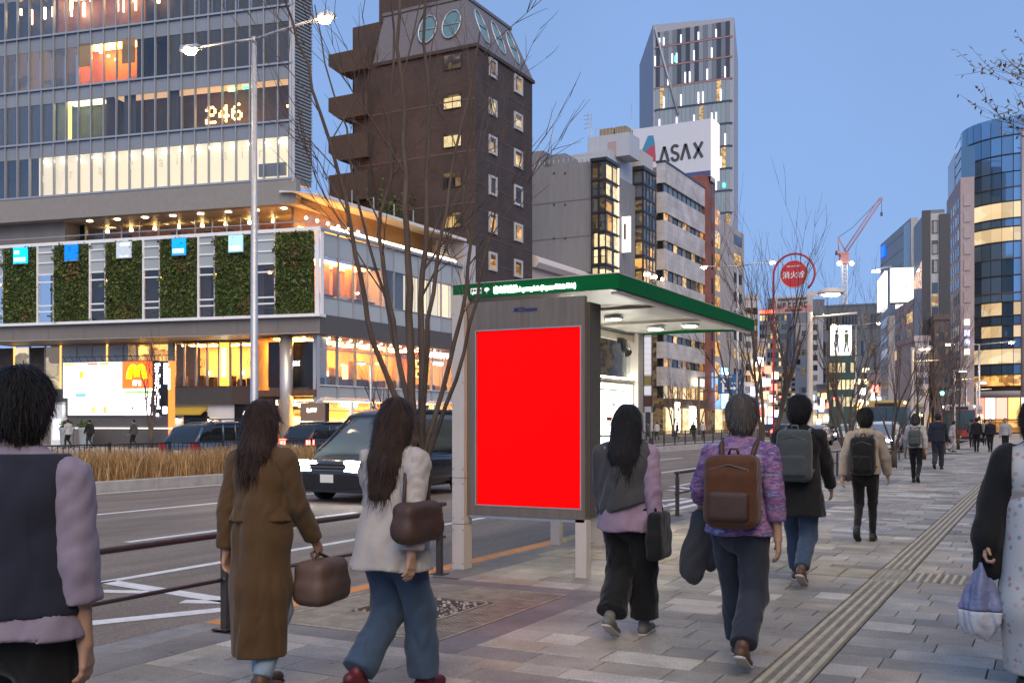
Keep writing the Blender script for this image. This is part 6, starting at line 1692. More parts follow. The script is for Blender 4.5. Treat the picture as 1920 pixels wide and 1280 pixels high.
t = MB(); t.add([(.2, -.07, f4.z(1738, 500)), (L4, -.07, f4.z(1738, 470)), (L4, -.07, f4.z(1738, 540)), (.2, -.07, f4.z(1738, 520))], [(0, 3, 2, 1)]); f4.part('lit_wedge', t, win_amber, b4)
g4.box(b4, 'shop_window', .3, a4 - .3, -.15, .0, .2, 3.2, win_amber)
block('pink_infill_building', 'narrow pinkish building between the angular and stone buildings', 1716, 1742, 640, 105, 20, 8, pink_l, 4, 3, [win_dark, win_dim, win_warm])
block('dark_infill_building', 'narrow dark building left of the stone building', 1752, 1779, 600, 108, 10, 8, pbr('dark_brownish', (.10, .075, .075), .7), 5, 3, [win_dark, win_dim])
# stone building with deep window rows
stone_p = pbr('pink_stone', (.34, .275, .28), .75, var=.08, vscale=.5)
b5 = thing('pink_stone_building', 'tall pinkish stone building with rows of narrow windows', 'building', (*away(1800, 128), 0))
f5, L5, z5 = wall_between(b5, 1775, 142, 1801, 128, 333, stone_p, 1827)
g5 = Frame(*away(1801, 128), math.degrees(f5.t) + 90); a5 = g5.a(1826)
nr = 12
for k in range(nr):
    zz = 6 + (z5 - 8) * k / nr; dz = (z5 - 8) / nr
    for c in range(6): f5.box(b5, 'window_pane', L5 * (c + .22) / 6.3, L5 * (c + .82) / 6.3, -.04, .02, zz + dz * .25, zz + dz * .85, win_dark if (c + k) % 7 else win_dim)
    g5.box(b5, 'relief_panel', a5 * .25, a5 * .75, -.1, .0, zz + dz * .2, zz + dz * .9, pbr('stone_relief', (.36, .30, .31), .8, var=.25, vscale=6))
z6 = f5.z(1800, 262)
f5.box(b5, 'glass_crown', .6, L5 * .55, .1, 1.2, z5, f5.z(1790, 285), pbr('glass_pinkgrey', (.26, .23, .27), .2)); f5.box(b5, 'glass_crown', L5 * .6, L5 - .1, .1, 1.7, z5, z6 - 1.0, pbr('glass_blue', (.05, .12, .20), .08, metal=.3))
for k in range(4): f5.box(b5, 'crown_line', L5 * .6, L5 - .1, .05, .099, z5 + 1.2 + k * 1.3, z5 + 1.28 + k * 1.3, frame_dark)
for v, c in ((605, (1, .8, .7)), (625, (.6, .55, 1)), (642, (.55, .6, 1)), (660, (1, .8, .6))): g5.box(b5, 'projecting_sign', a5 * .2, a5 * .6, -1.2, -1.0, g5.z(1812, v + 6), g5.z(1812, v - 5), emit('bracket_sign_%d' % v, c, .8))
g5.box(b5, 'shop_window', .5, a5 - .5, -.1, 0, .3, 4, win_amber)
# blue glass drum tower: faceted curve with ribbon floors
b6 = thing('blue_glass_tower', 'curved blue glass tower with glowing floors at the right edge', 'building', (*away(1900, 125), 0))
cxy = Vector(away(1912, 139)); RD = 6.9 * 139 / 120
dcol = pbr('glass_drum', (.17, .29, .42), .05, metal=.65, objvar=.25, spec=.8)
dcol2 = pbr('glass_drum_dark', (.05, .10, .16), .06, metal=.5, objvar=.3, spec=.8)
RD = 7.4
ztop = hgt(212, *(cxy + Vector((SY, -CY)) * RD))
base_ang = math.atan2(-CY, SY)
t = MB(); t.lathe([(RD - .4, 0), (RD - .4, ztop - .3)], cxy.x, cxy.y, 48); part('core', t, room_dark, b6)
nseg = 26
drum_lit = lit('drum_lit', (.75, .50, .24), (1.0, .80, .50), .38, scale=.22, objvar=.2)
bands6 = [(212, 247, 'g'), (249, 283, 'g'), (285, 316, 'g'), (318, 345, 'g'), (347, 372, 'g'), (374, 404, 'L'), (406, 420, 'g'), (422, 448, 'L2'), (450, 480, 'g'), (482, 512, 'm'), (514, 545, 'm'), (547, 562, 'g'), (564, 588, 'p'), (590, 606, 'd'), (608, 630, 'p'), (632, 650, 'd'), (652, 680, 'L'), (682, 700, 'd'), (702, 722, 'Y'), (724, 748, 'd')]
pnear = cxy + Vector((SY, -CY)) * RD
for v1, v0, kd in bands6:
    z1, z0 = hgt(v1, *pnear), hgt(v0, *pnear)
    if z0 < 5.2: continue
    for s in range(nseg):
        an = base_ang - math.pi * .78 + s * (math.pi * 1.56 / nseg); an2 = an + math.pi * 1.56 / nseg
        mid = (an + an2) / 2; w_ = 2 * RD * math.sin((an2 - an) / 2) - .08
        c = cxy + Vector((math.cos(mid), math.sin(mid))) * RD * math.cos((an2 - an) / 2)
        m_ = {'g': dcol, 'd': dcol2, 'L': drum_lit, 'L2': drum_lit if s < 15 else dcol, 'm': dcol if s % 3 else dcol2, 'p': drum_lit if s % 3 else dcol2, 'Y': win_amber}[kd]
        link('glass_panel', unit(m_), b6, (c.x, c.y, (z0 + z1) / 2), (0, 0, mid + math.pi / 2), (w_, .12, z1 - z0))
for v in (248, 284, 346, 373, 405, 421, 449, 481, 513, 546, 563, 589, 607, 631, 651, 681, 701):
    z = hgt(v, *pnear); t = MB(); t.lathe([(RD + .12, z - .09), (RD + .12, z + .09), (RD - .2, z + .09), (RD - .2, z - .09)], cxy.x, cxy.y, 48); part('ring_beam', t, frame_dark if v not in (346, 481, 546) else pbr('ring_brown', (.10, .07, .06), .5), b6)
t = MB(); an = base_ang - .42
for da in (0, ): 
    c = cxy + Vector((math.cos(an), math.sin(an))) * (RD + .25); t.tube([(c.x, c.y, 5), (c.x, c.y, hgt(240, *pnear))], .22, 8)
part('exterior_column', t, pbr('column_pinkgrey', (.3, .26, .27), .4, metal=.3), b6)
t = MB(); t.lathe([(RD + .3, 4.8), (RD + .3, 5.6), (RD - .3, 5.6)], cxy.x, cxy.y, 40); part('canopy_ring', t, grey_m, b6)
ads = [((1, .25, .15), 1.1), ((1, .85, .8), 1.1), ((1, .4, .3), 1.0), ((1, .6, .15), 1.2), ((1, .9, .85), 1.0), ((.9, .15, .1), 1.0)]
for s in range(12):
    an = base_ang - 1.15 + s * .2; c = cxy + Vector((math.cos(an), math.sin(an))) * (RD + .1)
    link('shop_poster', unit(emit('shop_poster_%d' % (s % 6), *[ads[s % 6][0], ads[s % 6][1] * .6])), b6, (c.x, c.y, 3.3), (0, 0, an + math.pi / 2), (RD * .18, .1, 2.8))
    link('shop_window', unit(win_amber), b6, (c.x, c.y, .95), (0, 0, an + math.pi / 2), (RD * .19, .1, 1.6))

# ================================================================== tower crane on the skyline
cr = thing('tower_crane', 'red and white luffing tower crane far behind the street', 'crane', (*away(1583, 420), 0))
cf = Frame(*away(1583, 420), 28)
crw = pbr('crane_white', (.6, .6, .62), .5); crr = pbr('crane_red', (.50, .22, .20), .5)
def lattice(t, p0, p1, wd, n, r=.12):
    p0, p1 = Vector(p0), Vector(p1); d = (p1 - p0); s = d.cross(Vector((0, 1, 0))); s = s.normalized() * wd / 2 if s.length > .01 else Vector((wd / 2, 0, 0)); y = Vector((0, wd / 2, 0))
    for a in (s + y, s - y, -s + y, -s - y): t.tube([p0 + a, p1 + a], r, 4)
    for k in range(n):
        q0 = p0 + d * k / n; q1 = p0 + d * (k + 1) / n
        t.tube([q0 + s - y, q1 - s - y], r * .7, 3); t.tube([q0 - s - y, q1 + s - y], r * .7, 3)
zc_ = lambda v: cf.z(1583, v)
t = MB(); lattice(t, (0, 0, 0), (0, 0, zc_(495)), 1.8, 40, .22); cf.part('mast', t, crw, cr)
t = MB(); t.box(-1.8, 1.6, -1.4, 1.4, zc_(495), zc_(476)); t.box(cf.a(1568), cf.a(1590), -1.5, 1.5, zc_(477), zc_(474)); t.box(cf.a(1568), cf.a(1573), -1.4, 1.4, zc_(477), zc_(470)); cf.part('slewing_deck', t, crr, cr)
t = MB(); jb = (cf.a(1585), 0, zc_(472)); jt = (cf.a(1653), 0, zc_(371)); lattice(t, jb, jt, 1.4, 26, .10); cf.part('jib', t, crr, cr)
t = MB(); ap = (cf.a(1572), 0, zc_(445)); t.tube([(cf.a(1573), 0, zc_(475)), ap], .25, 5); t.tube([(cf.a(1587), 0, zc_(474)), ap], .25, 5); cf.part('a_frame', t, crr, cr)
t = MB(); t.tube([ap, (cf.a(1597), 0, zc_(428)), jt], .1, 4); t.tube([jt, (jt[0], 0, zc_(398))], .09, 4); t.box(jt[0] - .4, jt[0] + .4, -.3, .3, zc_(405), zc_(398)); cf.part('rigging', t, frame_dark, cr)
for q in (-2.6, 2.6):
    t = MB(); t.ball((q, -1.5, zc_(495)), .9, 8); cf.part('floodlight', t, emit('flood_white', (1, 1, 1), 5), cr)
# ================================================================== trees: bare winter crowns
twig_m = pbr('twig', (0.085, 0.06, 0.05), 0.9, var=0.2)
def grow(mb, p, d, L_, r, level, maxl, rs, spread=.55, up=.25, mi=0, leaves=None):
    """one bare limb and, recursively, what branches off it"""
    n = max(3, int(L_ / .25)) if level < 2 else 3
    pts = [Vector(p)]; rad = [r]; dd = Vector(d).normalized()
    for i in range(n):
        dd = (dd + Vector((rs.gauss(0, .07), rs.gauss(0, .07), rs.gauss(0, .05) + up * .05))).normalized()
        pts.append(pts[-1] + dd * L_ / n); rad.append(r * (1 - .62 * (i + 1) / n))
    mb.tube(pts, rad, 6 if level == 0 else (5 if level == 1 else 3), mi if level < 1 else 1, cap=False)
    if leaves is not None and level >= maxl - 1:
        for q in pts[1:]: leaves.append((q, dd))
    if level >= maxl: return
    k = {0: 5, 1: 4, 2: 3}.get(level, 2)
    for j in range(k):
        f = rs.uniform(.3, 1.0) if j < k - 1 else 1.0
        i = min(n, max(1, int(f * n))); q = pts[i]
        ax = Vector((rs.gauss(0, 1), rs.gauss(0, 1), rs.gauss(0, .35)))
        ax = (ax - dd * ax.dot(dd)); ax = ax.normalized() if ax.length > .01 else dd.orthogonal()
        nd = (dd + ax * spread * rs.uniform(.5, 1.2) + Vector((0, 0, up))).normalized()
        grow(mb, q, nd, L_ * rs.uniform(.42, .68), max(.0035, rad[i] * rs.uniform(.5, .72)), level + 1, maxl, rs, spread, up, 1, leaves)
def bare_tree(name, label, loc, stems, H, seed, maxl=3, r0=.05, spread=.5, z0=0.0, trunk_h=.5, group=None, tilt=.32):
    rs = random.Random(seed)
    t = thing(name, label, 'tree', (loc[0], loc[1], z0), group=group, world=False)
    tr = MB(); crn = MB()
    tr.tube([(0, 0, 0), (0.01, 0, trunk_h * .5), (0, .01, trunk_h)], [r0 * 2.2, r0 * 1.8, r0 * 1.9], 9)
    for k in range(stems):
        an = 6.283 * k / stems + rs.uniform(-.4, .4)
        grow(crn, (math.cos(an) * r0 * .8, math.sin(an) * r0 * .8, trunk_h * .8), (math.cos(an) * tilt, math.sin(an) * tilt, 1), H * rs.uniform(.6, .8), r0 * rs.uniform(.75, 1.1), 0, maxl, rs, spread)
    part('trunk', tr, [bark], t); part('crown', crn, [bark, twig_m], t)
    return t
# the near many stemmed tree, stems laid out one by one: (across, height) in metres from the pit
T0 = (-4.53, 6.92)
nt_ = thing('street_tree', 'many stemmed bare tree in the grate in front of the bus shelter', 'tree', (*T0, 0), world=False, group='bare street trees along the near kerb')
D0 = dep(*T0); L0 = T0[0] * CY + T0[1] * SY
def stem_pt(u, v, off):
    d = D0 + off; l = (u - UX) / FPX * d; z = EYE + (UY - v) * d / FPX
    X, Y = -d * SY + l * CY, d * CY + l * SY
    return Vector((X - T0[0], Y - T0[1], z))
stems0 = [
    ([(792, 850, 0), (757, 790, -.05), (730, 720, -.1), (700, 640, -.15), (683, 560, -.15), (667, 480, -.2), (655, 405, -.2), (632, 320, -.25), (600, 215, -.3), (575, 120, -.3), (548, 40, -.3), (520, -40, -.3)], .036),
    ([(783, 850, 0), (768, 770, .2), (748, 680, .3), (738, 600, .4), (722, 525, .4), (713, 440, .45), (715, 400, .5), (735, 330, .5), (728, 250, .5), (740, 120, .5), (735, 0, .5), (735, -60, .5)], .035),
    ([(788, 850, 0), (772, 740, -.05), (768, 640, -.1), (766, 540, -.1), (764, 440, -.1), (760, 330, -.1), (756, 210, -.1), (748, 90, -.1), (752, -60, -.1)], .052),
    ([(792, 850, 0), (788, 740, .1), (792, 640, .15), (788, 560, .2), (800, 460, .2), (798, 330, .25), (806, 200, .3), (795, 80, .3), (800, -60, .3)], .045),
    ([(798, 850, 0), (830, 730, .15), (856, 640, .25), (875, 540, .3), (882, 460, .3), (868, 400, .35), (872, 320, .4), (885, 230, .4), (890, 120, .4)], .03),
    ([(803, 852, 0), (838, 760, -.1), (868, 660, -.2), (890, 560, -.25), (905, 500, -.3), (922, 430, -.3), (935, 360, -.35)], .026),
    ([(790, 850, 0), (800, 700, -.3), (803, 600, -.4), (815, 500, -.4), (835, 400, -.5), (850, 290, -.5), (880, 180, -.5), (900, 60, -.5)], .030),
    ([(786, 850, 0), (752, 700, .35), (720, 560, .5), (690, 450, .6), (662, 345, .7), (650, 240, .7), (610, 120, .7), (590, 10, .7)], .024)]
rs = random.Random(5)
tr = MB(); tr.tube([(.02, 0, -.05), (.0, 0, .3), tuple(stem_pt(792, 960, 0)), tuple(stem_pt(790, 850, 0))], [.085, .075, .07, .075], 10); 
crn = MB()
for pts, r in stems0:
    P = [stem_pt(*q) for q in pts]; n = len(P)
    # resample with a slight wander
    Q = []
    for a, b in zip(P[:-1], P[1:]):
        for f in (0, .5): Q.append(a.lerp(b, f) + Vector((rs.gauss(0, .008), rs.gauss(0, .008), 0)))
    Q.append(P[-1]); m_ = len(Q)
    rad = [r * .76 * (1 - .72 * i / (m_ - 1)) for i in range(m_)]
    tr.tube(Q, rad, 9, cap=False)
    for i in range(3, m_):
        for j in range(rs.choice((0, 0, 0, 1, 1)) if Q[i].z > 2.1 else 0):
            dd = (Q[i] - Q[i - 1]).normalized(); ax = Vector((rs.gauss(0, 1), rs.gauss(0, 1), 0)); nd = (dd + ax.normalized() * rs.uniform(.35, .8)).normalized()
            grow(crn, Q[i], nd, rs.uniform(.5, 1.2), rad[i] * rs.uniform(.3, .5), 1, 3, rs, .5, .2, 1)
part('trunk', tr, [bark], nt_); part('crown', crn, [bark, twig_m], nt_)
t = MB(); p_ = stem_pt(700, 1140, -.25); t.tube([(p_.x, p_.y, -.05), (p_.x + .0, p_.y + .02, .72)], .03, 8); part('stake', t, pbr('stake_wood', (.25, .15, .07), .85, var=.3), nt_)
lab = ['bare vase shaped tree just beyond the bus shelter', 'bare tree beside the walker in cream hooded jacket', 'bare tree in front of the white car', 'bare tree next to the far dark jacketed walker', 'small far bare tree by the traffic light', 'farthest bare tree on the near kerb']
for i, (y, H) in enumerate(((18.0, 3.7), (26.7, 4.0), (35.2, 4.6), (44.0, 5.2), (52.6, 5.2), (61.2, 5.2))):
    bare_tree('street_tree', lab[i], (-4.53, y), 5, H, 20 + i, 3, .042, .40, trunk_h=.7, group='bare street trees along the near kerb', tilt=.27)
    t_ = bpy.data.objects[[o.name for o in bpy.data.objects if o.name.startswith('street_tree')][-1]]
lab2 = ['small bare tree in front of the lit menu board', 'small bare tree in front of the corner building', 'bare tree before the banded office building', 'bare tree by the far crossing']
for i, (u, d, H) in enumerate(((283, 60, 5.5), (715, 61, 4.5), (1262, 103, 6.0), (1312, 118, 6.0))):
    bare_tree('far_side_tree', lab2[i], away(u, d), 4, H, 50 + i, 2, .07, .5, trunk_h=1.2, group='bare trees across the street')
# leafy tree reaching in at the upper right
lt = thing('right_edge_tree', 'sparse brown leaved tree whose twigs reach in at the upper right edge', 'tree', (0.80, 12.6, 0), world=False)
rs = random.Random(11); tr = MB(); crn = MB(); lv = []
tr.tube([(0, 0, 0), (.03, 0, 1.2), (-.02, .05, 2.6), (.0, 0, 6.1)], [.11, .09, .07, .03], 9)
for k in range(9):
    an = rs.uniform(0, 6.28) if k > 4 else rs.uniform(2.4, 3.9)
    grow(crn, (0, 0, 4.3 + k * .2), (math.cos(an) * .9, math.sin(an) * .9, .3), rs.uniform(.9, 1.35), .014, 1, 3, rs, .6, .1, 1, lv)
part('trunk', tr, [bark], lt); part('crown', crn, [bark, twig_m], lt)
t = MB()
for (q, dd) in lv:
    for k in range(2):
        if rs.random() < .45: continue
        d1 = Vector((rs.gauss(0, 1), rs.gauss(0, 1), rs.gauss(-.2, .8))).normalized() * rs.uniform(.05, .09); d2 = d1.orthogonal().normalized() * .016
        t.quad(q, q + d1 * .5 + d2, q + d1, q + d1 * .5 - d2, rs.randrange(2))
stuff(part('leaves', t, [pbr('dry_leaf', (.17, .10, .04), .8, var=.3), pbr('dull_leaf', (.10, .09, .035), .8, var=.3)], lt))

# ================================================================== lamps
def walk_lamp(y, label, first=None):
    g = thing('sidewalk_lamp', label, 'street lamp', (-4.95, y, 0), world=False, group='short sidewalk lamps along the near kerb')
    t = MB(); t.lathe([(.10, 0), (.10, .3), (.075, .34), (.07, 2.5), (.06, 4.45), (.06, 4.52)], 0, 0, 14); part('pole', t, grey_paint, g)
    t = MB(); t.box(-.05, .22, -.06, .06, 4.44, 4.53); t.add([], [])
    # flat oval head
    prof_ = [(.02, 4.60), (.16, 4.585), (.26, 4.54), (.30, 4.48), (.295, 4.45), (.22, 4.44)]
    t.lathe(prof_, .47, 0, 18); part('head', t, grey_paint, g)
    t = MB(); t.lathe([(.21, 4.436), (.17, 4.41), (.02, 4.40)], .47, 0, 16); part('lens', t, emit('walk_lamp_glow', (1.0, 0.80, 0.50), 22.0), g)
    t = MB(); t.tube([(.05, 0, 3.93), (1.05, 0, 3.98)], .028, 8); t.tube([(.3, 0, 3.94), (.3, 0, 4.0)], .02, 6); part('banner_arm', t, grey_paint, g)
    t = MB(); t.box(-.06, .06, -.08, -.06, .7, 1.0); part('hatch', t, galv, g)
    return g
for y, lb_ in ((24.1, 'short sidewalk lamp with banner arm behind the black coated walker'), (43.9, 'second sidewalk lamp, right of the bus'), (64, 'third sidewalk lamp near the green traffic light'), (84, 'far sidewalk lamp by the blue glass tower')): walk_lamp(y, lb_)
def tall_lamp(x, y, label, h=12.9, both=True):
    g = thing('tall_street_lamp', label, 'street lamp', (x, y, .06), world=False, group='tall street lamps on the median')
    t = MB(); t.lathe([(.16, 0), (.16, .8), (.125, .9), (.075, h - .1)], 0, 0, 14); t.tube([(0, 0, h - .15), (0, 0, h + .02)], .085, 10); part('pole', t, galv, g)
    for s in ((-1, 1) if both else (1,)):
        t = MB(); t.tube([(0, 0, h - .05), (s * .8, 0, h + .02), (s * 2.3, 0, h + .12)], [.05, .045, .04], 8); part('arm', t, galv, g)
        t = MB(); zz = h + .12
        t.add([(s * 2.2, -.12, zz + .06), (s * 2.2, .12, zz + .06), (s * 2.85, -.17, zz + .10), (s * 2.85, .17, zz + .10), (s * 3.0, -.08, zz + .04), (s * 3.0, .08, zz + .04), (s * 2.2, -.12, zz - .05), (s * 2.2, .12, zz - .05), (s * 2.85, -.17, zz - .04), (s * 2.85, .17, zz - .04), (s * 3.0, -.08, zz - .02), (s * 3.0, .08, zz - .02)],
              [(0, 2, 3, 1), (2, 4, 5, 3), (0, 6, 8, 2), (2, 8, 10, 4), (1, 3, 9, 7), (3, 5, 11, 9), (4, 10, 11, 5), (0, 1, 7, 6), (6, 7, 9, 8), (8, 9, 11, 10)])
        hd = part('lamp_head', t, galv, g)
        t = MB(); t.lathe([(.2, zz - .05), (.17, zz - .13), (.02, zz - .19)], s * 2.62, 0, 14); part('lens', t, emit('tall_lamp_glow', (1.0, 0.66, 0.32), 60.0), hd)
tall_lamp(-21.0, 23.1, 'tall twin arm street lamp on the median in front of the corner building')
tall_lamp(-21.0, 76.0, 'tall twin arm street lamp on the median behind the fire hydrant sign', 13.3)
tall_lamp(-21.0, 129.0, 'far twin arm street lamp on the median', 13.3)
tall_lamp(*away(1836, 92), 'tall lamp standing before the blue glass tower', 8.5)
# small lamp across the street
g = thing('far_side_lamp', 'small lamp post in front of the corner building shops', 'street lamp', (*away(695, 60), 0), world=False)
t = MB(); t.lathe([(.08, 0), (.06, 4.9)], 0, 0, 8); t.tube([(0, 0, 4.9), (-.5, -.2, 5.0)], .04, 6); part('pole', t, galv, g)
t = MB(); t.lathe([(.02, 5.1), (.25, 5.05), (.3, 4.98), (.26, 4.96)], -.5, -.2, 12); part('head', t, galv, g)
t = MB(); t.lathe([(.24, 4.95), (.05, 4.9)], -.5, -.2, 12); part('lens', t, emit('small_lamp_glow', (1, .95, .8), 12), g)

# ================================================================== fire hydrant sign
hx, hy = -5.1, 21.2
hs = thing('fire_hydrant_sign', 'round red fire hydrant sign on a looped red pole', 'sign', (hx, hy, 0), world=False)
red_p = pbr('sign_red_paint', (.42, .025, .03), .4); 
hz = 4.55; hc = .42
t = MB(); ring = [(hc + .42 * math.cos(a), 0, hz + .42 * math.sin(a)) for a in [R(180 - 12 * k) for k in range(20)]]
t.tube([(0, 0, 0), (0, 0, 2.0), (0, 0, hz - .5)] + ring, .022, 8); part('pole', t, red_p, hs)
t = MB()
for a in (R(45), R(135), R(-40)): t.tube([(hc + .27 * math.cos(a), 0, hz + .27 * math.sin(a)), (hc + .41 * math.cos(a), 0, hz + .41 * math.sin(a))], .009, 5)
part('stay', t, galv, hs)
t = MB(); t.prof([(hc + .2875 * math.cos(a), hz + .2875 * math.sin(a)) for a in [6.2832 * k / 36 for k in range(36)]], 'y', -.012, .012); dsk = part('disc', t, pbr('sign_disc_red', (.55, .025, .03), .45), hs)
t = MB(); rim = [(hc + .28 * math.cos(6.2832 * k / 36), -.014, hz + .28 * math.sin(6.2832 * k / 36)) for k in range(37)]; t.tube(rim, .006, 4); part('rim', t, white_paint, dsk)
sgw = pbr('sign_white_print', (.75, .75, .75), .5)
me = textmesh('\u6d88\u706b\u6813', .2, .003, 'CENTER', 'lettering', .003)
def fit(me, width, cx, cz):
    xs = [v.co.x for v in me.vertices]; zs = [v.co.z for v in me.vertices]; s = width / (max(xs) - min(xs)); mx, mz = (max(xs) + min(xs)) / 2, (max(zs) + min(zs)) / 2
    for v in me.vertices: v.co.x = (v.co.x - mx) * s + cx; v.co.z = (v.co.z - mz) * s + cz
    me.materials.clear(); me.materials.append(sgw); return me
o = link('lettering', fit(me, .46, hc, hz - .015), dsk); o.location = (0, -.018, 0)
o = link('lettering', fit(textmesh('FIRE HYDRANT', .06, .003, 'CENTER', 'lettering', .001), .3, hc, hz + .16), dsk); o.location = (0, -.018, 0)
t = MB(); t.box(.03, .80, -.012, .012, 3.75, 4.10); sub = part('plate', t, pbr('plate_pale', (.50, .44, .43), .5, var=.1), hs)
t = MB(); t.box(.05, .78, -.016, -.0125, 3.77, 3.90); part('plate_band', t, pbr('plate_pink', (.55, .25, .22), .5), sub)
ink_d = pbr('plate_ink', (.08, .07, .08), .6)
hf = Frame(0, 0, 0)
for (x0, x1, z0, z1, n_) in ((.1, .7, 4.01, 4.06, 12), (.09, .74, 3.86, 3.97, 6), (.25, .6, 3.79, 3.83, 9)): hf.glyphs(sub, x0, x1, -.016, z0, z1, n_, ink_d)

# ================================================================== traffic signs and signals
def road_sign(u, d, label):
    X, Y = away(u, d); fr = Frame(X, Y, 8)
    g = thing('direction_sign', label, 'sign', (X, Y, 0))
    a0, a1 = fr.a(1346), fr.a(1392); z0, z1 = fr.z(1370, 738), fr.z(1370, 702)
    sb = fr.box(g, 'panel', a0, a1, 0, .06, z0, z1, pbr('road_sign_blue', (.02, .10, .26), .45))
    t = MB(); c = a0 + (a1 - a0) * .22; h = z1 - z0
    t.box(c - .12, c + .12, -.02, -.001, z0 + h * .08, z0 + h * .62); t.prof([(c - .35, z0 + h * .6), (c + .35, z0 + h * .6), (c, z0 + h * .8)], 'y', -.02, -.001)
    t.box(c + .13, c + 1.2, -.02, -.001, z0 + h * .25, z0 + h * .33); t.prof([(c + 1.2, z0 + h * .18), (c + 1.2, z0 + h * .40), (c + 1.6, z0 + h * .29)], 'y', -.02, -.001); fr.part('arrow', t, sgw, sb)
    fr.glyphs(sb, a0 + .2, a0 + 1.7, -.001, z0 + h * .84, z0 + h * .94, 6, sgw); fr.glyphs(sb, c + 1.0, c + 2.5, -.001, z0 + h * .5, z0 + h * .6, 5, sgw)
    px_ = fr.a(1310); t = MB(); t.tube([(px_, .15, 0), (px_, .15, z1 - .2)], .14, 10); t.tube([(px_, .15, z1 - .3), (a1, .15, z1 - .3)], .07, 8); t.tube([(px_, .15, z0 + .3), (a1, .15, z0 + .3)], .07, 8); fr.part('mast', t, pbr('mast_brown', (.12, .085, .07), .5), g)
road_sign(1370, 118, 'blue direction sign with white arrows on a brown mast')
sig_m = pbr('signal_housing', (.12, .13, .14), .5)
def signal(u, v, d, colr, label, n=3, side=1):
    X, Y = away(u, d); z = hgt(v, X, Y); fr = Frame(X, Y, 20)
    g = thing('traffic_signal', label, 'traffic light', (X, Y, 0))
    fr.box(g, 'housing', -.65, .65, 0, .25, z - .22, z + .22, sig_m)
    for k, c in enumerate(('red', 'amber', 'green')):
        t = MB(); cx_ = .42 - .42 * k
        on = c == colr
        t.prof([(cx_ + .15 * math.cos(a), z + .15 * math.sin(a)) for a in [6.2832 * q / 14 for q in range(14)]], 'y', -.03, -.002)
        m_ = emit('signal_%s' % c, {'red': (1, .03, .02), 'amber': (1, .6, .05), 'green': (.05, 1, .55)}[c], 14) if on else sig_m
        fr.part('lamp', t, m_, g)
    t = MB(); t.tube([(1.6 * side, .12, 0), (1.6 * side, .12, z + .6)], .1, 8); t.tube([(1.6 * side, .12, z + .3), (0, .12, z + .3)], .05, 6); fr.part('pole', t, galv, g)
signal(1463, 748, 150, 'red', 'red traffic light left of the black coated walker')
signal(1458, 744, 165, 'red', 'second red traffic light just behind the first', side=-1)
signal(1559, 747, 150, 'red', 'red traffic light right of the black coated walker')
signal(1776, 737, 88, 'green', 'green traffic light above the far walkers')
# ================================================================== soft shapes: distance fields turned into one closed skin
def _smin(a, b, k):
    h = np.clip(.5 + .5 * (b - a) / k, 0, 1)
    return b + (a - b) * h - k * h * (1 - h)
def field(prims, lo, hi, h, k):
    n = [max(4, int(math.ceil((hi[i] - lo[i]) / h)) + 1) for i in range(3)]
    ax = [np.float32(lo[i]) + h * np.arange(n[i], dtype=np.float32) for i in range(3)]
    X, Y, Z = np.meshgrid(*ax, indexing='ij')
    D = None
    for p in prims:
        if p[0] == 'c':                                   # tapered limb a -> b, radii ra, rb, depth squash sy
            _, a, b, ra, rb = p[:5]; sy = p[5] if len(p) > 5 else 1.0
            ay, by = a[1] * sy, b[1] * sy
            dx, dy, dz = b[0] - a[0], by - ay, b[2] - a[2]; L2 = dx * dx + dy * dy + dz * dz + 1e-9
            px, py, pz = X - a[0], Y * sy - ay, Z - a[2]
            t = np.clip((px * dx + py * dy + pz * dz) / L2, 0, 1)
            d = np.sqrt((px - t * dx) ** 2 + (py - t * dy) ** 2 + (pz - t * dz) ** 2) - (ra + t * (rb - ra))
            if sy > 1: d = d / (1 + (sy - 1) * .4)
        elif p[0] == 'e':                                 # ellipsoid
            _, c, r = p[:3]
            q = np.sqrt(((X - c[0]) / r[0]) ** 2 + ((Y - c[1]) / r[1]) ** 2 + ((Z - c[2]) / r[2]) ** 2)
            d = (q - 1) * min(r)
        elif p[0] == 'b':                                 # rounded box
            _, c, r, rd = p[:4]
            qx, qy, qz = np.abs(X - c[0]) - r[0] + rd, np.abs(Y - c[1]) - r[1] + rd, np.abs(Z - c[2]) - r[2] + rd
            d = np.sqrt(np.maximum(qx, 0) ** 2 + np.maximum(qy, 0) ** 2 + np.maximum(qz, 0) ** 2) + np.minimum(np.maximum(qx, np.maximum(qy, qz)), 0) - rd
        D = d if D is None else _smin(D, d, k)
    return D, (X, Y, Z)
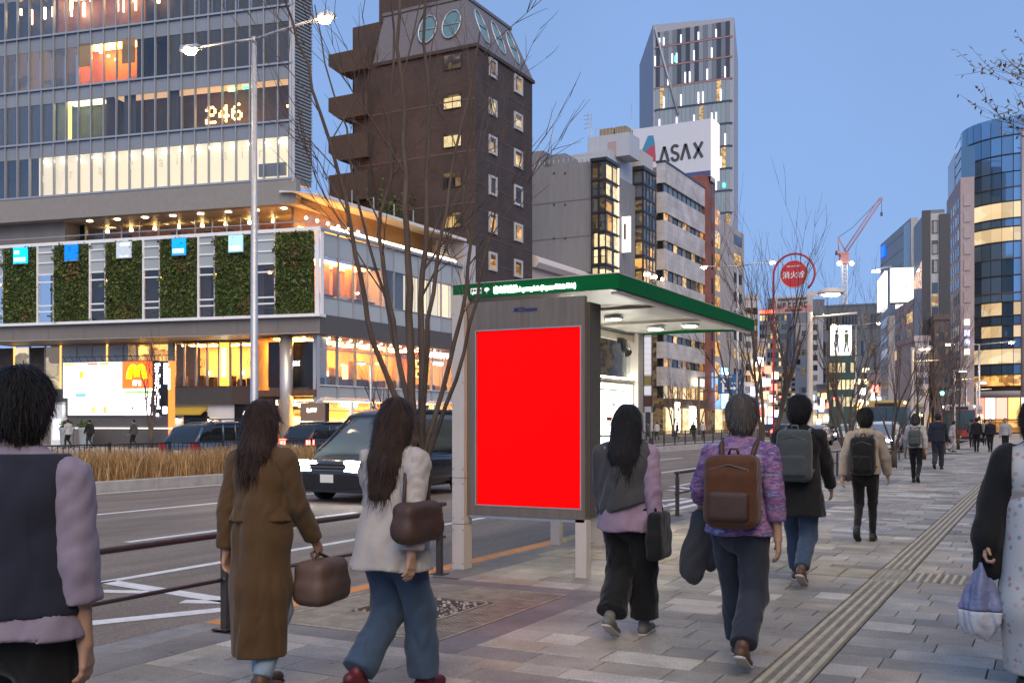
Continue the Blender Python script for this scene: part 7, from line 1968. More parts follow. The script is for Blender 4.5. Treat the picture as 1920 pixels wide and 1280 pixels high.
def skin(D, lo, h):
    """surface nets: one vertex per crossed cell, one quad per crossed edge"""
    s = D < 0
    nx, ny, nz = D.shape
    cnt = np.zeros((nx - 1, ny - 1, nz - 1), np.float32); P = np.zeros((nx - 1, ny - 1, nz - 1, 3), np.float32)
    sl_ = lambda o: (slice(o[0], nx - 1 + o[0]), slice(o[1], ny - 1 + o[1]), slice(o[2], nz - 1 + o[2]))
    for axx in range(3):
        for u in (0, 1):
            for v in (0, 1):
                o0 = [0, 0, 0]; oth = [i for i in range(3) if i != axx]; o0[oth[0]] = u; o0[oth[1]] = v; o1 = list(o0); o1[axx] = 1
                a, b = D[sl_(o0)], D[sl_(o1)]; m = (a < 0) != (b < 0)
                t = np.where(m, a / np.where(m, a - b, 1), 0)
                cnt += m
                for i in range(3): P[..., i] += np.where(m, o0[i] + (t if i == axx else 0), 0)
    act = cnt > 0
    idx = -np.ones(act.shape, np.int64); idx[act] = np.arange(act.sum())
    c = np.argwhere(act)
    V = (P[act] / cnt[act][:, None] + c) * h + np.array(lo, np.float32)
    F = []
    for axx in range(3):
        o = [i for i in range(3) if i != axx]
        a = [slice(1, -1)] * 3; a[axx] = slice(0, -1); b = [slice(1, -1)] * 3; b[axx] = slice(1, None)
        s0, s1 = s[tuple(a)], s[tuple(b)]
        e = np.argwhere(s0 != s1)
        if not len(e): continue
        flip = s0[tuple(e.T)]
        e = e + 1; e[:, axx] -= 1
        def cell(da, db):
            q = e.copy(); q[:, o[0]] += da; q[:, o[1]] += db
            return idx[q[:, 0], q[:, 1], q[:, 2]]
        q4 = np.stack([cell(-1, -1), cell(0, -1), cell(0, 0), cell(-1, 0)], 1)
        if axx == 1: flip = ~flip
        q4[~flip] = q4[~flip][:, ::-1]
        F.append(q4)
    F = np.concatenate(F) if F else np.zeros((0, 4), int)
    F = F[(F >= 0).all(1)]
    return V, F
def bounds_of(prims, pad):
    lo = np.array([9.] * 3); hi = np.array([-9.] * 3)
    for p in prims:
        if p[0] == 'c':
            for q, r in ((p[1], p[3]), (p[2], p[4])): lo = np.minimum(lo, np.array(q) - r); hi = np.maximum(hi, np.array(q) + r)
        else: lo = np.minimum(lo, np.array(p[1]) - np.array(p[2])); hi = np.maximum(hi, np.array(p[1]) + np.array(p[2]))
    return lo - pad, hi + pad
def soft(prims, h, k=.03, cut=None, fold=0.0, fk=(9, 9, 3), seed=0.0, keep=None, shift=0.0):
    lo, hi = bounds_of(prims, .04 + fold)
    D, G = field(prims, lo, hi, h, k)
    if shift: D = D - shift
    if fold:
        X, Y, Z = G
        D = D + fold * (np.sin(X * fk[0] * 2.1 + Z * fk[2] * 3 + seed) * np.sin(Y * fk[1] * 2 + Z * fk[2] * 1.7 + seed * 2) + .9 * (.5 - np.abs(np.sin(X * fk[0] * 2.7 - Z * fk[2] * 4.1 + seed * 3 + 1.2 * np.sin(Y * fk[1] * 2.3 + Z * 5)))))
    if cut:
        for c in cut: D = np.maximum(D, c(*G))
    return skin(D.astype(np.float32), lo, h)
def meshed(name, parts, mats):
    """several skins joined into one mesh object's data"""
    V = []; F = []; M = []; o = 0
    for (v, f), m in parts:
        V.append(v); F.append(f + o); M.append(np.full(len(f), m)); o += len(v)
    V = np.concatenate(V); F = np.concatenate(F); M = np.concatenate(M)
    me = bpy.data.meshes.new(name)
    me.vertices.add(len(V)); me.vertices.foreach_set('co', V.astype(np.float32).ravel())
    me.loops.add(len(F) * 4); me.loops.foreach_set('vertex_index', F.astype(np.int32).ravel())
    me.polygons.add(len(F)); me.polygons.foreach_set('loop_start', np.arange(0, len(F) * 4, 4, dtype=np.int32)); me.polygons.foreach_set('loop_total', np.full(len(F), 4, np.int32))
    for m in (mats if isinstance(mats, (list, tuple)) else [mats]): me.materials.append(m)
    me.polygons.foreach_set('material_index', M.astype(np.int32)); me.polygons.foreach_set('use_smooth', np.ones(len(F), bool))
    me.update(calc_edges=True); me.validate()
    return me
def cloth(name, c, rough=.85, var=.12, weave=220, fold=.4, stripes=None):
    m = pbr(name, c, rough, var=var, vscale=5, spec=.2)
    n = m.node_tree.nodes; L = m.node_tree.links; p = n['Principled BSDF']
    if p.inputs['Normal'].links: return m
    ge = n.new('ShaderNodeNewGeometry')
    mp = n.new('ShaderNodeMapping'); mp.inputs['Scale'].default_value = (1, 1, .45); L.new(ge.outputs['Position'], mp.inputs[0])
    t1 = n.new('ShaderNodeTexNoise'); t1.inputs['Scale'].default_value = 7; t1.inputs['Detail'].default_value = 3; t1.inputs['Distortion'].default_value = 1.2; t1.noise_type = 'RIDGED_MULTIFRACTAL'; t1.inputs['Detail'].default_value = 2; L.new(mp.outputs[0], t1.inputs['Vector'])
    t2 = n.new('ShaderNodeTexNoise'); t2.inputs['Scale'].default_value = weave; L.new(ge.outputs['Position'], t2.inputs['Vector'])
    b1 = n.new('ShaderNodeBump'); b1.inputs['Strength'].default_value = fold * 1.6; b1.inputs['Distance'].default_value = .03; L.new(t1.outputs[0], b1.inputs['Height'])
    b2 = n.new('ShaderNodeBump'); b2.inputs['Strength'].default_value = .25; b2.inputs['Distance'].default_value = .004; L.new(t2.outputs[0], b2.inputs['Height']); L.new(b1.outputs[0], b2.inputs['Normal'])
    L.new(b2.outputs[0], p.inputs['Normal'])
    p.inputs['Sheen Weight'].default_value = .15
    return m
def hair_mat(name, c):
    m = pbr(name, c, .5, var=.3, vscale=30, stretch=(6, 6, .5), bump=.9, bscale=60, spec=.35)
    return m
skin_m = pbr('skin', (.42, .25, .175), .5, var=.06, vscale=12, spec=.35)
eye_m = pbr('eye_dark', (.02, .015, .012), .2)
lip_m = pbr('lip', (.33, .13, .11), .5)

def ik(hip, ank, l1, l2, fwd=(0, 1, 0)):
    h = Vector(hip); a = Vector(ank); d = a - h; L_ = min(d.length, (l1 + l2) * .999); dn = d.normalized()
    x = (l1 * l1 - l2 * l2 + L_ * L_) / (2 * L_); y = math.sqrt(max(0, l1 * l1 - x * x))
    f = Vector(fwd); f = (f - dn * f.dot(dn)).normalized()
    return h + dn * x + f * y
def rot_arm(side, swing, out, L_):
    """direction of an arm bone: swing forward, out sideways, degrees"""
    return Vector((side * math.sin(R(out)), math.sin(R(swing)) * math.cos(R(out)), -math.cos(R(swing)) * math.cos(R(out)))) * L_

class Person:
    def __init__(s, label, loc, heading, H=1.65, stride=.5, lead='l', arms=((-18, 8, 12), (22, 8, 18)), lean=3, res=.012, turn=0, build=1.0, group=None, foot_lift=.09, z=0.0):
        s.k = H / 1.70; s.h = res; s.b = build
        s.root = thing('person', label, 'person', (loc[0], loc[1], z), R(heading), group, world=False)
        k = s.k
        hz = min(.90, math.sqrt(.83 ** 2 - (stride / 2) ** 2) + .085)
        s.hip = {-1: Vector((-.085 * build, 0, hz)), 1: Vector((.085 * build, 0, hz))}
        f = -1 if lead == 'l' else 1
        s.ank = {f: Vector((f * .07, stride * .5, .085)), -f: Vector((-f * .075, -stride * .5, .085 + foot_lift))}
        s.lift = {f: 0.0, -f: foot_lift}
        s.knee = {q: ik(s.hip[q], s.ank[q], .425, .415) for q in (-1, 1)}
        ln = math.tan(R(lean))
        dz = hz - .90
        s.P = lambda x, y, zz: Vector((x, y + ln * (zz - .9), zz + dz))
        s.sho = {q: s.P(q * .168 * (1 + (build - 1) * .7), -.01, 1.362) for q in (-1, 1)}
        s.elb = {}; s.wri = {}
        for q, (sw, out, bend) in zip((-1, 1), arms):
            s.elb[q] = s.sho[q] + rot_arm(q, sw, out, .275)
            s.wri[q] = s.elb[q] + rot_arm(q, sw + bend, out * .4, .245)
        s.turn = turn
        s.parts = {}
    def S(s, prims):
        k = s.k; out = []
        for p in prims:
            if p[0] == 'c': out.append(('c', tuple(Vector(p[1]) * k), tuple(Vector(p[2]) * k), p[3] * k, p[4] * k) + tuple(p[5:]))
            elif p[0] == 'e': out.append(('e', tuple(Vector(p[1]) * k), tuple(Vector(p[2]) * k)))
            else: out.append(('b', tuple(Vector(p[1]) * k), tuple(Vector(p[2]) * k), p[3] * k))
        return out
    def torso(s, m=0.0):
        P = s.P; b = s.b; c = [('c', P(0, -.012, 1.425), s.sho[q] + Vector((0, 0, .004)), .052 + m * .45, .046 + m * .5) for q in (-1, 1)]
        return [('c', P(0, 0, .95), P(0, 0, 1.06), .15 * b + m, .13 * b + m, 1.35), ('c', P(0, 0, 1.06), P(0, .005, 1.26), .13 * b + m, .15 * b + m, 1.4),
                ('c', P(-.075, 0, 1.28), P(.075, 0, 1.28), .092 * b + m, .092 * b + m, 1.1), ('c', P(0, -.01, 1.38), P(0, .0, 1.45), .062 + m * .5, .054 + m * .5)] + c
    def arm(s, q, m=0.0, upto=1.0, flare=0.0):
        e = s.elb[q]; w_ = s.elb[q].lerp(s.wri[q], upto)
        return [('c', s.sho[q], e, .052 * s.b + m, .042 * s.b + m), ('c', e, w_, .042 * s.b + m, .030 * s.b + m + flare)]
    def leg(s, q, m=0.0, upto=1.0, flare=0.0, thigh=.083):
        a = s.knee[q].lerp(s.ank[q], upto)
        return [('c', s.hip[q] + Vector((0, -.01, .02)), s.knee[q], thigh * s.b + m, .056 * s.b + m + flare * .5), ('c', s.knee[q], a, .056 * s.b + m + flare * .5, .040 + m + flare)]
    def head_prims(s):
        P = s.P; c, sn = math.cos(R(s.turn)), math.sin(R(s.turn))
        h0 = P(0, .015, 1.595)
        def T(x, y, z): return (h0.x + x * c - y * sn, h0.y + x * sn + y * c, h0.z + z)
        s.T = T
        pr = [('e', T(0, -.008, .025), (.074, .086, .085)), ('e', T(0, .02, -.035), (.060, .068, .085)), ('c', T(-.02, .055, -.09), T(.02, .055, -.09), .022, .022),
              ('c', T(0, .088, .0), T(0, .106, -.033), .009, .013), ('c', T(-.03, .078, .022), T(.03, .078, .022), .013, .013),
              ('c', T(-.018, .082, -.068), T(.018, .082, -.068), .009, .009), ('e', T(-.076, -.005, -.012), (.012, .020, .032)), ('e', T(.076, -.005, -.012), (.012, .020, .032)),
              ('c', T(0, -.02, -.06), tuple(P(0, -.005, 1.44)), .056, .060)]
        return pr
    def body(s, fingers=True, hold=None):
        pr = s.torso(-.012)
        for q in (-1, 1): pr += s.arm(q, -.006) + s.leg(q, -.010)
        pr += [('c', s.P(0, 0, .95), s.P(0, 0, .90), .14, .13, 1.3)]
        skins = [(soft(s.S(pr + [('c', s.P(0, -.005, 1.42), s.P(0, .0, 1.52), .055, .052)]), max(s.h * 1.5, .016), .03), 0)]
        skins.append((soft(s.S(s.head_prims()), min(s.h, .011) if s.h < .02 else s.h, .018), 0))
        for q in (-1, 1):
            if fingers: skins.append((s.hand(q, (hold or {}).get(q, .35)), 0))
            else:
                d = (s.wri[q] - s.elb[q]).normalized(); skins.append((soft(s.S([('c', s.wri[q], s.wri[q] + d * .14, .032, .026, 1.0)]), s.h, .02), 0))
        o = link('body', meshed('body', skins, skin_m), s.root)
        if s.h < .02:
            for q in (-1, 1):
                t = MB(); c = Vector(s.T(q * .031, .076, .004)) * s.k; t.ball(c, .011 * s.k, 8); part('eye', t, eye_m, o)
        return o
    def hand(s, q, curl):
        """palm, four unequal bent fingers and a thumb leaving the side of the palm"""
        w_ = s.wri[q]; d = (s.wri[q] - s.elb[q]).normalized()
        side = Vector((0, 1, 0)); side = (side - d * side.dot(d)).normalized()       # thumb side: forward
        nrm_ = Vector((-q, 0, 0)); nrm_ = (nrm_ - d * nrm_.dot(d)); nrm_ = (nrm_ - side * nrm_.dot(side)).normalized()   # palm faces the body
        pr = [('c', w_ - d * .02, w_ + d * .02, .026, .026)]
        for j in range(4): pr.append(('c', w_ + d * .02 + side * (.012 - .008 * j), w_ + d * .085 + side * (.027 - .018 * j), .017, .012))
        for j, L_ in enumerate((.070, .080, .074, .058)):
            b = w_ + d * .088 + side * (.029 - .0195 * j); a1 = curl * (1.0 + .12 * j); dirn = d
            p0 = b
            for seg, f in enumerate((.45, .32, .25)):
                an = a1 * (seg + .6); dirn = (d * math.cos(an) + nrm_ * math.sin(an)).normalized()
                p1 = p0 + dirn * L_ * f; pr.append(('c', p0, p1, .0088 - .0008 * seg, .0082 - .0009 * seg)); p0 = p1
        t0 = w_ + d * .025 + side * .024; t1 = t0 + (d * .6 + side * .55 + nrm_ * .35).normalized() * .042; t2 = t1 + (d * .9 + side * .1 + nrm_ * .5).normalized() * .030
        pr += [('c', t0, t1, .0125, .0105), ('c', t1, t2, .0100, .0085)]
        return soft(s.S(pr), .0048, .008)
    def wear(s, name, prims, mat, k=.03, cut=None, fold=.004, fk=(9, 9, 3), seed=1.0, res=None):
        me = meshed(name, [(soft(s.S(prims), res or s.h, k * s.k, cut, fold, fk, seed), 0)], mat)
        return link(name, me, s.root)
    def end_cut(s, a, b):
        d = (Vector(b) - Vector(a)).normalized(); e = Vector(b) * s.k
        return lambda X, Y, Z: (X - e.x) * d.x + (Y - e.y) * d.y + (Z - e.z) * d.z
    def trousers(s, mat, m=.012, flare=0.0, upto=.93, top=1.0, fold=.004, thigh=.083):
        zt_ = (top + s.hip[1].z - .90) * s.k
        sk = [(soft(s.S([('c', s.P(0, 0, .98), s.P(0, -.01, .90), .145 * s.b + m * .5, .145 * s.b + m * .5, 1.3)] + s.leg(-1, m, .05, 0, thigh)[:1] + s.leg(1, m, .05, 0, thigh)[:1]), s.h, .03 * s.k, [lambda X, Y, Z: Z - zt_], fold, (10, 10, 4), 2.0), 0)]
        for q in (-1, 1):
            lg = s.leg(q, m, upto, flare, thigh)
            sk.append((soft(s.S(lg), s.h, .03 * s.k, [s.end_cut(lg[1][1], lg[1][2])], fold, (12, 12, 6), 2.0 + q), 0))
        return link('trousers', meshed('trousers', sk, mat), s.root)
    def top(s, mat, hem=.88, m=.022, sleeve=1.0, flare=.01, hipr=.185, name='jacket', fold=.006, sf=0.0, neck=1.47, extra=()):
        P = s.P; dzz = s.hip[1].z - .90
        pr = s.torso(m) + [('c', P(0, 0, 1.10), P(0, 0, hem - .08), .145 * s.b + m, hipr * s.b + m + flare, 1.3)] + list(extra)
        zh = (hem + dzz) * s.k; zn = (neck + dzz) * s.k
        sk = [(soft(s.S(pr), s.h, .03 * s.k, [lambda X, Y, Z: zh - Z + .006 * np.sin(X * 23), lambda X, Y, Z: Z - zn], fold, (9, 9, 3), 1.3), 0)]
        if sleeve:
            for q in (-1, 1):
                ar = s.arm(q, m * .7, sleeve, sf)
                sk.append((soft(s.S(ar), s.h, .02 * s.k, [s.end_cut(ar[1][1], ar[1][2])], fold * .8, (16, 16, 9), 3.3 + q), 0))
        return link(name, meshed(name, sk, mat), s.root)
    def hair(s, mat, length=0.0, width=.085, vol=.0, bun=False, top_=.0):
        T = s.head_prims() and s.T
        pr = [('e', T(0, -.022, .035), (.086 + vol, .098 + vol, .094 + vol + top_)), ('e', T(0, -.045, -.02), (.080 + vol, .070 + vol, .09 + vol))]
        if length > 0:
            b = s.P(0, -.075, 1.52 - length * .5); e = s.P(0, -.10, 1.52 - length)
            pr += [('c', T(-.03, -.05, -.03), (b.x - .035, b.y, b.z), .075 + vol, width), ('c', T(.03, -.05, -.03), (b.x + .035, b.y, b.z), .075 + vol, width),
                   ('c', (b.x - .035, b.y, b.z), (e.x - .03, e.y, e.z), width, width * .7), ('c', (b.x + .035, b.y, b.z), (e.x + .03, e.y, e.z), width, width * .7)]
        if bun: pr.append(('e', T(0, -.10, .03), (.05, .045, .05)))
        c, sn = math.cos(R(s.turn)), math.sin(R(s.turn)); h0 = Vector(T(0, 0, 0)) * s.k; kk = s.k
        # open the face
        def face(X, Y, Z):
            y = -(X - h0.x) * sn + (Y - h0.y) * c; x = (X - h0.x) * c + (Y - h0.y) * sn; z = Z - h0.z
            q = np.sqrt((x / (.062 * kk)) ** 2 + ((y - .105 * kk) / (.075 * kk)) ** 2 + ((z + .03 * kk) / (.098 * kk)) ** 2)
            return (1 - q) * .06
        o = s.wear('hair', pr, mat, .03, [face], .0035, (30, 30, 2), 4.0, res=min(s.h, .012) if s.h < .02 else s.h)
        if s.h < .019: s.strands(o, mat, length)
        return o
    def strands(s, o, mat, length):
        """loose strands lying over the hair so that its outline is ragged"""
        me = o.data; n = len(me.vertices)
        co = np.empty(n * 3, np.float32); me.vertices.foreach_get('co', co); co = co.reshape(-1, 3)
        nr = np.empty(n * 3, np.float32); me.vertices.foreach_get('normal', nr); nr = nr.reshape(-1, 3)
        N = 2600; pick = rng.integers(0, n, N); p = co[pick]; q = nr[pick]
        crown = np.array(Vector(s.T(0, -.03, .13)) * s.k, np.float32)
        d = p - crown; d[:, 2] -= .05; d = d - q * (d * q).sum(1)[:, None]; d /= np.linalg.norm(d, axis=1)[:, None] + 1e-6
        d += rng.normal(0, .16, (N, 3)); L_ = rng.uniform(.03, .075 if length == 0 else .13, N)[:, None]; sd = np.cross(d, q); sd /= np.linalg.norm(sd, axis=1)[:, None] + 1e-6; sd *= .0016
        lift = rng.uniform(.0, .010, N)[:, None] * (1.0 if length == 0 else .7)
        a0 = p - q * .002; a1 = p + d * L_ * .5 + q * (lift * .8 + .002); a2 = p + d * L_ + q * lift * 1.3
        V = np.stack([a0 - sd, a0 + sd, a1 + sd * .8, a1 - sd * .8, a2], 1).reshape(-1, 3)
        i5 = np.arange(N)[:, None] * 5
        m2 = bpy.data.meshes.new('strands'); m2.from_pydata(V.tolist(), [], (i5 + np.array([0, 1, 2, 3])).tolist() + (i5 + np.array([3, 2, 4])).tolist()); m2.materials.append(mat)
        stuff(link('strands', m2, o))
    def shoes(s, upper, sole, tall=0.0):
        for q in (-1, 1):
            a = s.ank[q]; lf = s.lift[q]; pitch = lf * 5.2
            fw = Vector((0, math.cos(pitch), -math.sin(pitch))); up = Vector((0, math.sin(pitch), math.cos(pitch)))
            hl = a - up * .045 - fw * .045; toe = a - up * .052 + fw * .165; md_ = a - up * .04 + fw * .06
            low = min(hl.z, toe.z) - .035
            pr = [('c', hl, md_, .038, .038), ('c', md_, toe, .038, .030), ('c', a + up * .02, a - up * .02, .042, .044), ('c', toe - Vector((.012, 0, 0)), toe + Vector((.012, 0, 0)), .028, .028)]
            if tall: pr.append(('c', a, a.lerp(s.knee[q], tall), .046, .052))
            k = s.k
            n0 = up; base = (hl - up * .030)
            cutf = lambda X, Y, Z, n0=n0, base=base: -((X * n0.x + Y * n0.y + Z * n0.z) - k * base.dot(n0))
            o = link('shoe', meshed('shoe', [(soft(s.S(pr), min(s.h, .012), .02, [cutf]), 0)], upper), s.root)
            ps_ = [('c', hl - up * .022, toe - up * .018, .041, .036), ('c', md_ - up * .02 - Vector((.012, 0, 0)), toe - up * .018 + Vector((.012, 0, 0)), .036, .034)]
            c2 = lambda X, Y, Z, n0=n0, b2=(hl - up * .024): ((X * n0.x + Y * n0.y + Z * n0.z) - k * b2.dot(n0))
            c3 = lambda X, Y, Z, n0=n0, b2=(hl - up * .042): -((X * n0.x + Y * n0.y + Z * n0.z) - k * b2.dot(n0))
            link('sole', meshed('sole', [(soft(s.S(ps_), min(s.h, .010), .02, [c2, c3]), 0)], sole), o)
    def world(s, p):
        v = Vector(p) * s.k; rz = s.root.rotation_euler.z
        return Vector((s.root.location.x + v.x * math.cos(rz) - v.y * math.sin(rz), s.root.location.y + v.x * math.sin(rz) + v.y * math.cos(rz), s.root.location.z + v.z))
    def backpack(s, label, mat, w_=.15, hgt_=.23, dpt_=.085, zc=1.2, strap=None, pocket=True, name='backpack', accent=None):
        g = thing(name, label, 'backpack', tuple(s.world((0, -.2, 1.0))), s.root.rotation_euler.z, world=False)
        off = Vector((0, -.2, 1.0)) * s.k
        def sh(v): return (v[0] - np.array(off, np.float32), v[1])
        c = s.P(0, -.145 - dpt_, zc)
        me = meshed('bag_body', [(sh(soft(s.S([('b', c, (w_, dpt_, hgt_), .06), ('b', c + Vector((0, -.01, -.03)), (w_ * .95, dpt_ + .01, hgt_ * .8), .06)]), s.h, .03, None, .003, (8, 8, 5), 3.0)), 0)], mat); bd = link('bag_body', me, g)
        if pocket:
            me = meshed('pocket', [(sh(soft(s.S([('b', c + Vector((0, -dpt_ - .005, -hgt_ * .38)), (w_ * .78, .035, hgt_ * .42), .03)]), s.h, .02)), 0)], accent or mat); link('pocket', me, bd)
        for q in (-1, 1):
            pts = [s.P(q * .085, -.15, zc + hgt_ * .7), s.P(q * .105, -.09, 1.412), s.P(q * .108, -.01, 1.446), s.P(q * .11, .06, 1.42), s.P(q * .115, .135, 1.30), s.P(q * .135, .10, 1.10), s.P(q * .14, -.10, zc - hgt_ * .6)]
            t = MB(); t.tube([(Vector(p) * s.k - off) for p in pts], .017, 6); part('strap', t, strap or mat, g)
        t = MB(); t.tube([(Vector(p) * s.k - off) for p in (c + Vector((-.03, dpt_ * .4, hgt_)), c + Vector((-.02, dpt_ * .4, hgt_ + .035)), c + Vector((.02, dpt_ * .4, hgt_ + .035)), c + Vector((.03, dpt_ * .4, hgt_)))], .009, 6); part('handle', t, strap or mat, bd)
        t = MB(); yb = c.y - dpt_ - .006
        t.tube([(Vector(p) * s.k - off) for p in [(c.x - w_ * .8, yb + .02, c.z + hgt_ * .2), (c.x - w_ * .7, yb, c.z + hgt_ * .62), (c.x, yb, c.z + hgt_ * .75), (c.x + w_ * .7, yb, c.z + hgt_ * .62), (c.x + w_ * .8, yb + .02, c.z + hgt_ * .2)]], .004, 5); part('zip', t, pbr('zip_grey', (.12, .12, .12), .4), bd)
        return g
    def bag(s, label, mat, c, size, name='handbag', strap_to=None, cat='handbag', flat=.05, tilt=None):
        g = thing(name, label, cat, tuple(s.world(c)), s.root.rotation_euler.z, world=False); off = Vector(c) * s.k
        me = meshed('bag_body', [(soft(s.S([('b', (0, 0, 0), size, flat), ('b', (0, 0, -size[2] * .4), (size[0] * 1.06, size[1] * 1.1, size[2] * .55), flat)]), s.h, .03, None, .004, (8, 8, 5), 5.0), 0)], mat); bd = link('bag_body', me, g)
        for q in strap_to or ():
            t = MB(); pts = [Vector(p) * s.k - off for p in q]; t.tube(pts, .010, 6); part('strap', t, mat, g)
        return g

# ------------------------------------------------------------------ cloth colours
c_navy = cloth('cloth_navy', (.018, .02, .035)); c_black = cloth('cloth_black', (.012, .012, .013)); c_lav = cloth('cloth_lavender', (.23, .195, .26)); c_brown = cloth('cloth_brown', (.085, .048, .022))
c_jean = cloth('denim', (.045, .075, .125), fold=.4); c_ljean = cloth('denim_light', (.20, .27, .36), fold=.4); c_white = cloth('cloth_offwhite', (.40, .365, .345)); c_grey = cloth('cloth_grey', (.17, .165, .17)); c_char = cloth('cloth_charcoal', (.055, .053, .056))
c_lilac = cloth('cloth_lilac', (.27, .19, .26)); c_cream = cloth('cloth_cream', (.34, .285, .235)); c_lgrey = cloth('cloth_light_grey', (.36, .35, .35)); c_dkn = cloth('cloth_dark_denim', (.03, .035, .05), fold=.4)
leather = pbr('brown_leather', (.055, .026, .018), .6, var=.25, vscale=8, bump=.3, bscale=120); bag_brown = cloth('canvas_brown', (.095, .038, .018)); taupe = pbr('taupe_leather', (.10, .062, .05), .65, var=.2, vscale=8)
h_black = hair_mat('hair_black', (.012, .010, .010)); h_brown = hair_mat('hair_brown', (.040, .021, .014)); h_grey = hair_mat('hair_grey', (.125, .108, .098))
sh_black = pbr('shoe_black', (.015, .015, .015), .5); sh_grey = pbr('shoe_grey', (.16, .15, .14), .7); sole_w = pbr('sole_white', (.5, .47, .43), .7); sole_k = pbr('sole_black', (.02, .02, .02), .7); sh_red = pbr('shoe_maroon', (.10, .012, .018), .5); sh_brown = pbr('shoe_brown', (.10, .05, .03), .5)
# purple knit with broken streaks of lilac, blue and white
mk = bpy.data.materials.new('purple_patterned_knit'); mk.use_nodes = True
n = mk.node_tree.nodes; L = mk.node_tree.links; p = n['Principled BSDF']; p.inputs['Roughness'].default_value = .9
ge = n.new('ShaderNodeNewGeometry'); mp = n.new('ShaderNodeMapping'); mp.inputs['Scale'].default_value = (7, 7, 26); L.new(ge.outputs['Position'], mp.inputs[0])
tn = n.new('ShaderNodeTexNoise'); tn.inputs['Scale'].default_value = 1.0; tn.inputs['Detail'].default_value = 5; tn.inputs['Roughness'].default_value = .7; L.new(mp.outputs[0], tn.inputs['Vector'])
cr_ = n.new('ShaderNodeValToRGB'); els = cr_.color_ramp.elements; els[0].position = .30; els[0].color = (.05, .05, .20, 1); els[1].position = .72; els[1].color = (.50, .45, .53, 1)
for pos, c in ((.40, (.20, .07, .24, 1)), (.48, (.30, .21, .33, 1)), (.54, (.15, .035, .14, 1)), (.60, (.13, .16, .36, 1))): e_ = els.new(pos); e_.color = c
L.new(tn.outputs[0], cr_.inputs[0]); L.new(cr_.outputs[0], p.inputs['Base Color'])
# pale floral kimono
mkim = bpy.data.materials.new('floral_kimono'); mkim.use_nodes = True
n = mkim.node_tree.nodes; L = mkim.node_tree.links; p = n['Principled BSDF']; p.inputs['Roughness'].default_value = .7
ge = n.new('ShaderNodeNewGeometry'); vo = n.new('ShaderNodeTexVoronoi'); vo.inputs['Scale'].default_value = 24; L.new(ge.outputs['Position'], vo.inputs['Vector'])
sp = n.new('ShaderNodeSeparateColor'); L.new(vo.outputs['Color'], sp.inputs[0])
cr_ = n.new('ShaderNodeValToRGB'); cr_.color_ramp.interpolation = 'CONSTANT'; els = cr_.color_ramp.elements; els[0].color = (.42, .24, .25, 1); els[1].position = .25; els[1].color = (.22, .30, .33, 1)
for pos, c in ((.45, (.52, .50, .47, 1)), (.7, (.38, .33, .26, 1)), (.85, (.5, .36, .38, 1))): e_ = els.new(pos); e_.color = c
L.new(sp.outputs[0], cr_.inputs[0])
rm_ = n.new('ShaderNodeMapRange'); rm_.inputs[1].default_value = .25; rm_.inputs[2].default_value = .38; L.new(vo.outputs['Distance'], rm_.inputs[0])
mx = n.new('ShaderNodeMixRGB'); mx.inputs[2].default_value = (.50, .49, .47, 1); L.new(rm_.outputs[0], mx.inputs[0]); L.new(cr_.outputs[0], mx.inputs[1]); L.new(mx.outputs[0], p.inputs['Base Color'])

# ------------------------------------------------------------------ the walkers on the sidewalk
# far left man: lavender shirt, sleeves pushed up, dark backpack
a = Person('man in dark vest over lavender shirt with pushed up sleeves at the left edge', (-2.90, 2.10), 24, 1.66, .40, 'l', ((25, 6, 25), (-6, 8, 10)), 3, .012, 10, 1.08)
a.body(); a.trousers(c_black, .02, .02); a.top(c_lav, .86, .024, .52, .02, .205, name='shirt', sf=.014, fold=.007); a.hair(h_black, 0, vol=.012); a.shoes(sh_black, sole_k)
a.wear('vest', a.torso(.04) + [('c', a.P(0, 0, 1.1), a.P(0, 0, .9), .2, .235, 1.3)], c_navy, .03, [lambda X, Y, Z: .90 - Z, lambda X, Y, Z: Z - 1.40, lambda X, Y, Z: np.abs(X) - .163 - np.maximum(0, 1.2 - Z) * .3], .007, (9, 9, 2), 2.4)
# brown coat woman
a = Person('woman in long brown coat with dark brown hair, beside the guard rail', (-3.86, 4.30), 6, 1.60, .20, 'l', ((-10, 7, 10), (14, 8, 22)), 2, .012, -8, foot_lift=.03)
a.body(); a.trousers(c_ljean, .008, .008, .97)
P_ = a.P
a.top(c_brown, 1.02, .028, 1.0, .03, .168, 'capelet', .006, .01)
a.wear('coat', a.torso(.03) + [('c', P_(0, 0, 1.1), P_(0, .02, .62), .16, .175, 1.08), ('c', P_(0, .02, .62), P_(0, .0, .10), .175, .15, 1.02)], c_brown, .04, [lambda X, Y, Z: .22 - Z, lambda X, Y, Z: Z - 1.36], .014, (11, 11, .7), 1.0)
a.hair(h_brown, .22, .07, .008); a.shoes(sh_brown, sole_k)
hb = a.wri[1] + Vector((.03, .05, -.26))
a.bag('soft taupe handbag carried by the woman in the brown coat', taupe, hb, (.10, .17, .13), 'handbag', [[hb + Vector((0, -.08, .12)), a.wri[1] + Vector((0, -.02, -.09)), a.wri[1] + Vector((0, .02, -.08)), hb + Vector((0, .09, .12))]])
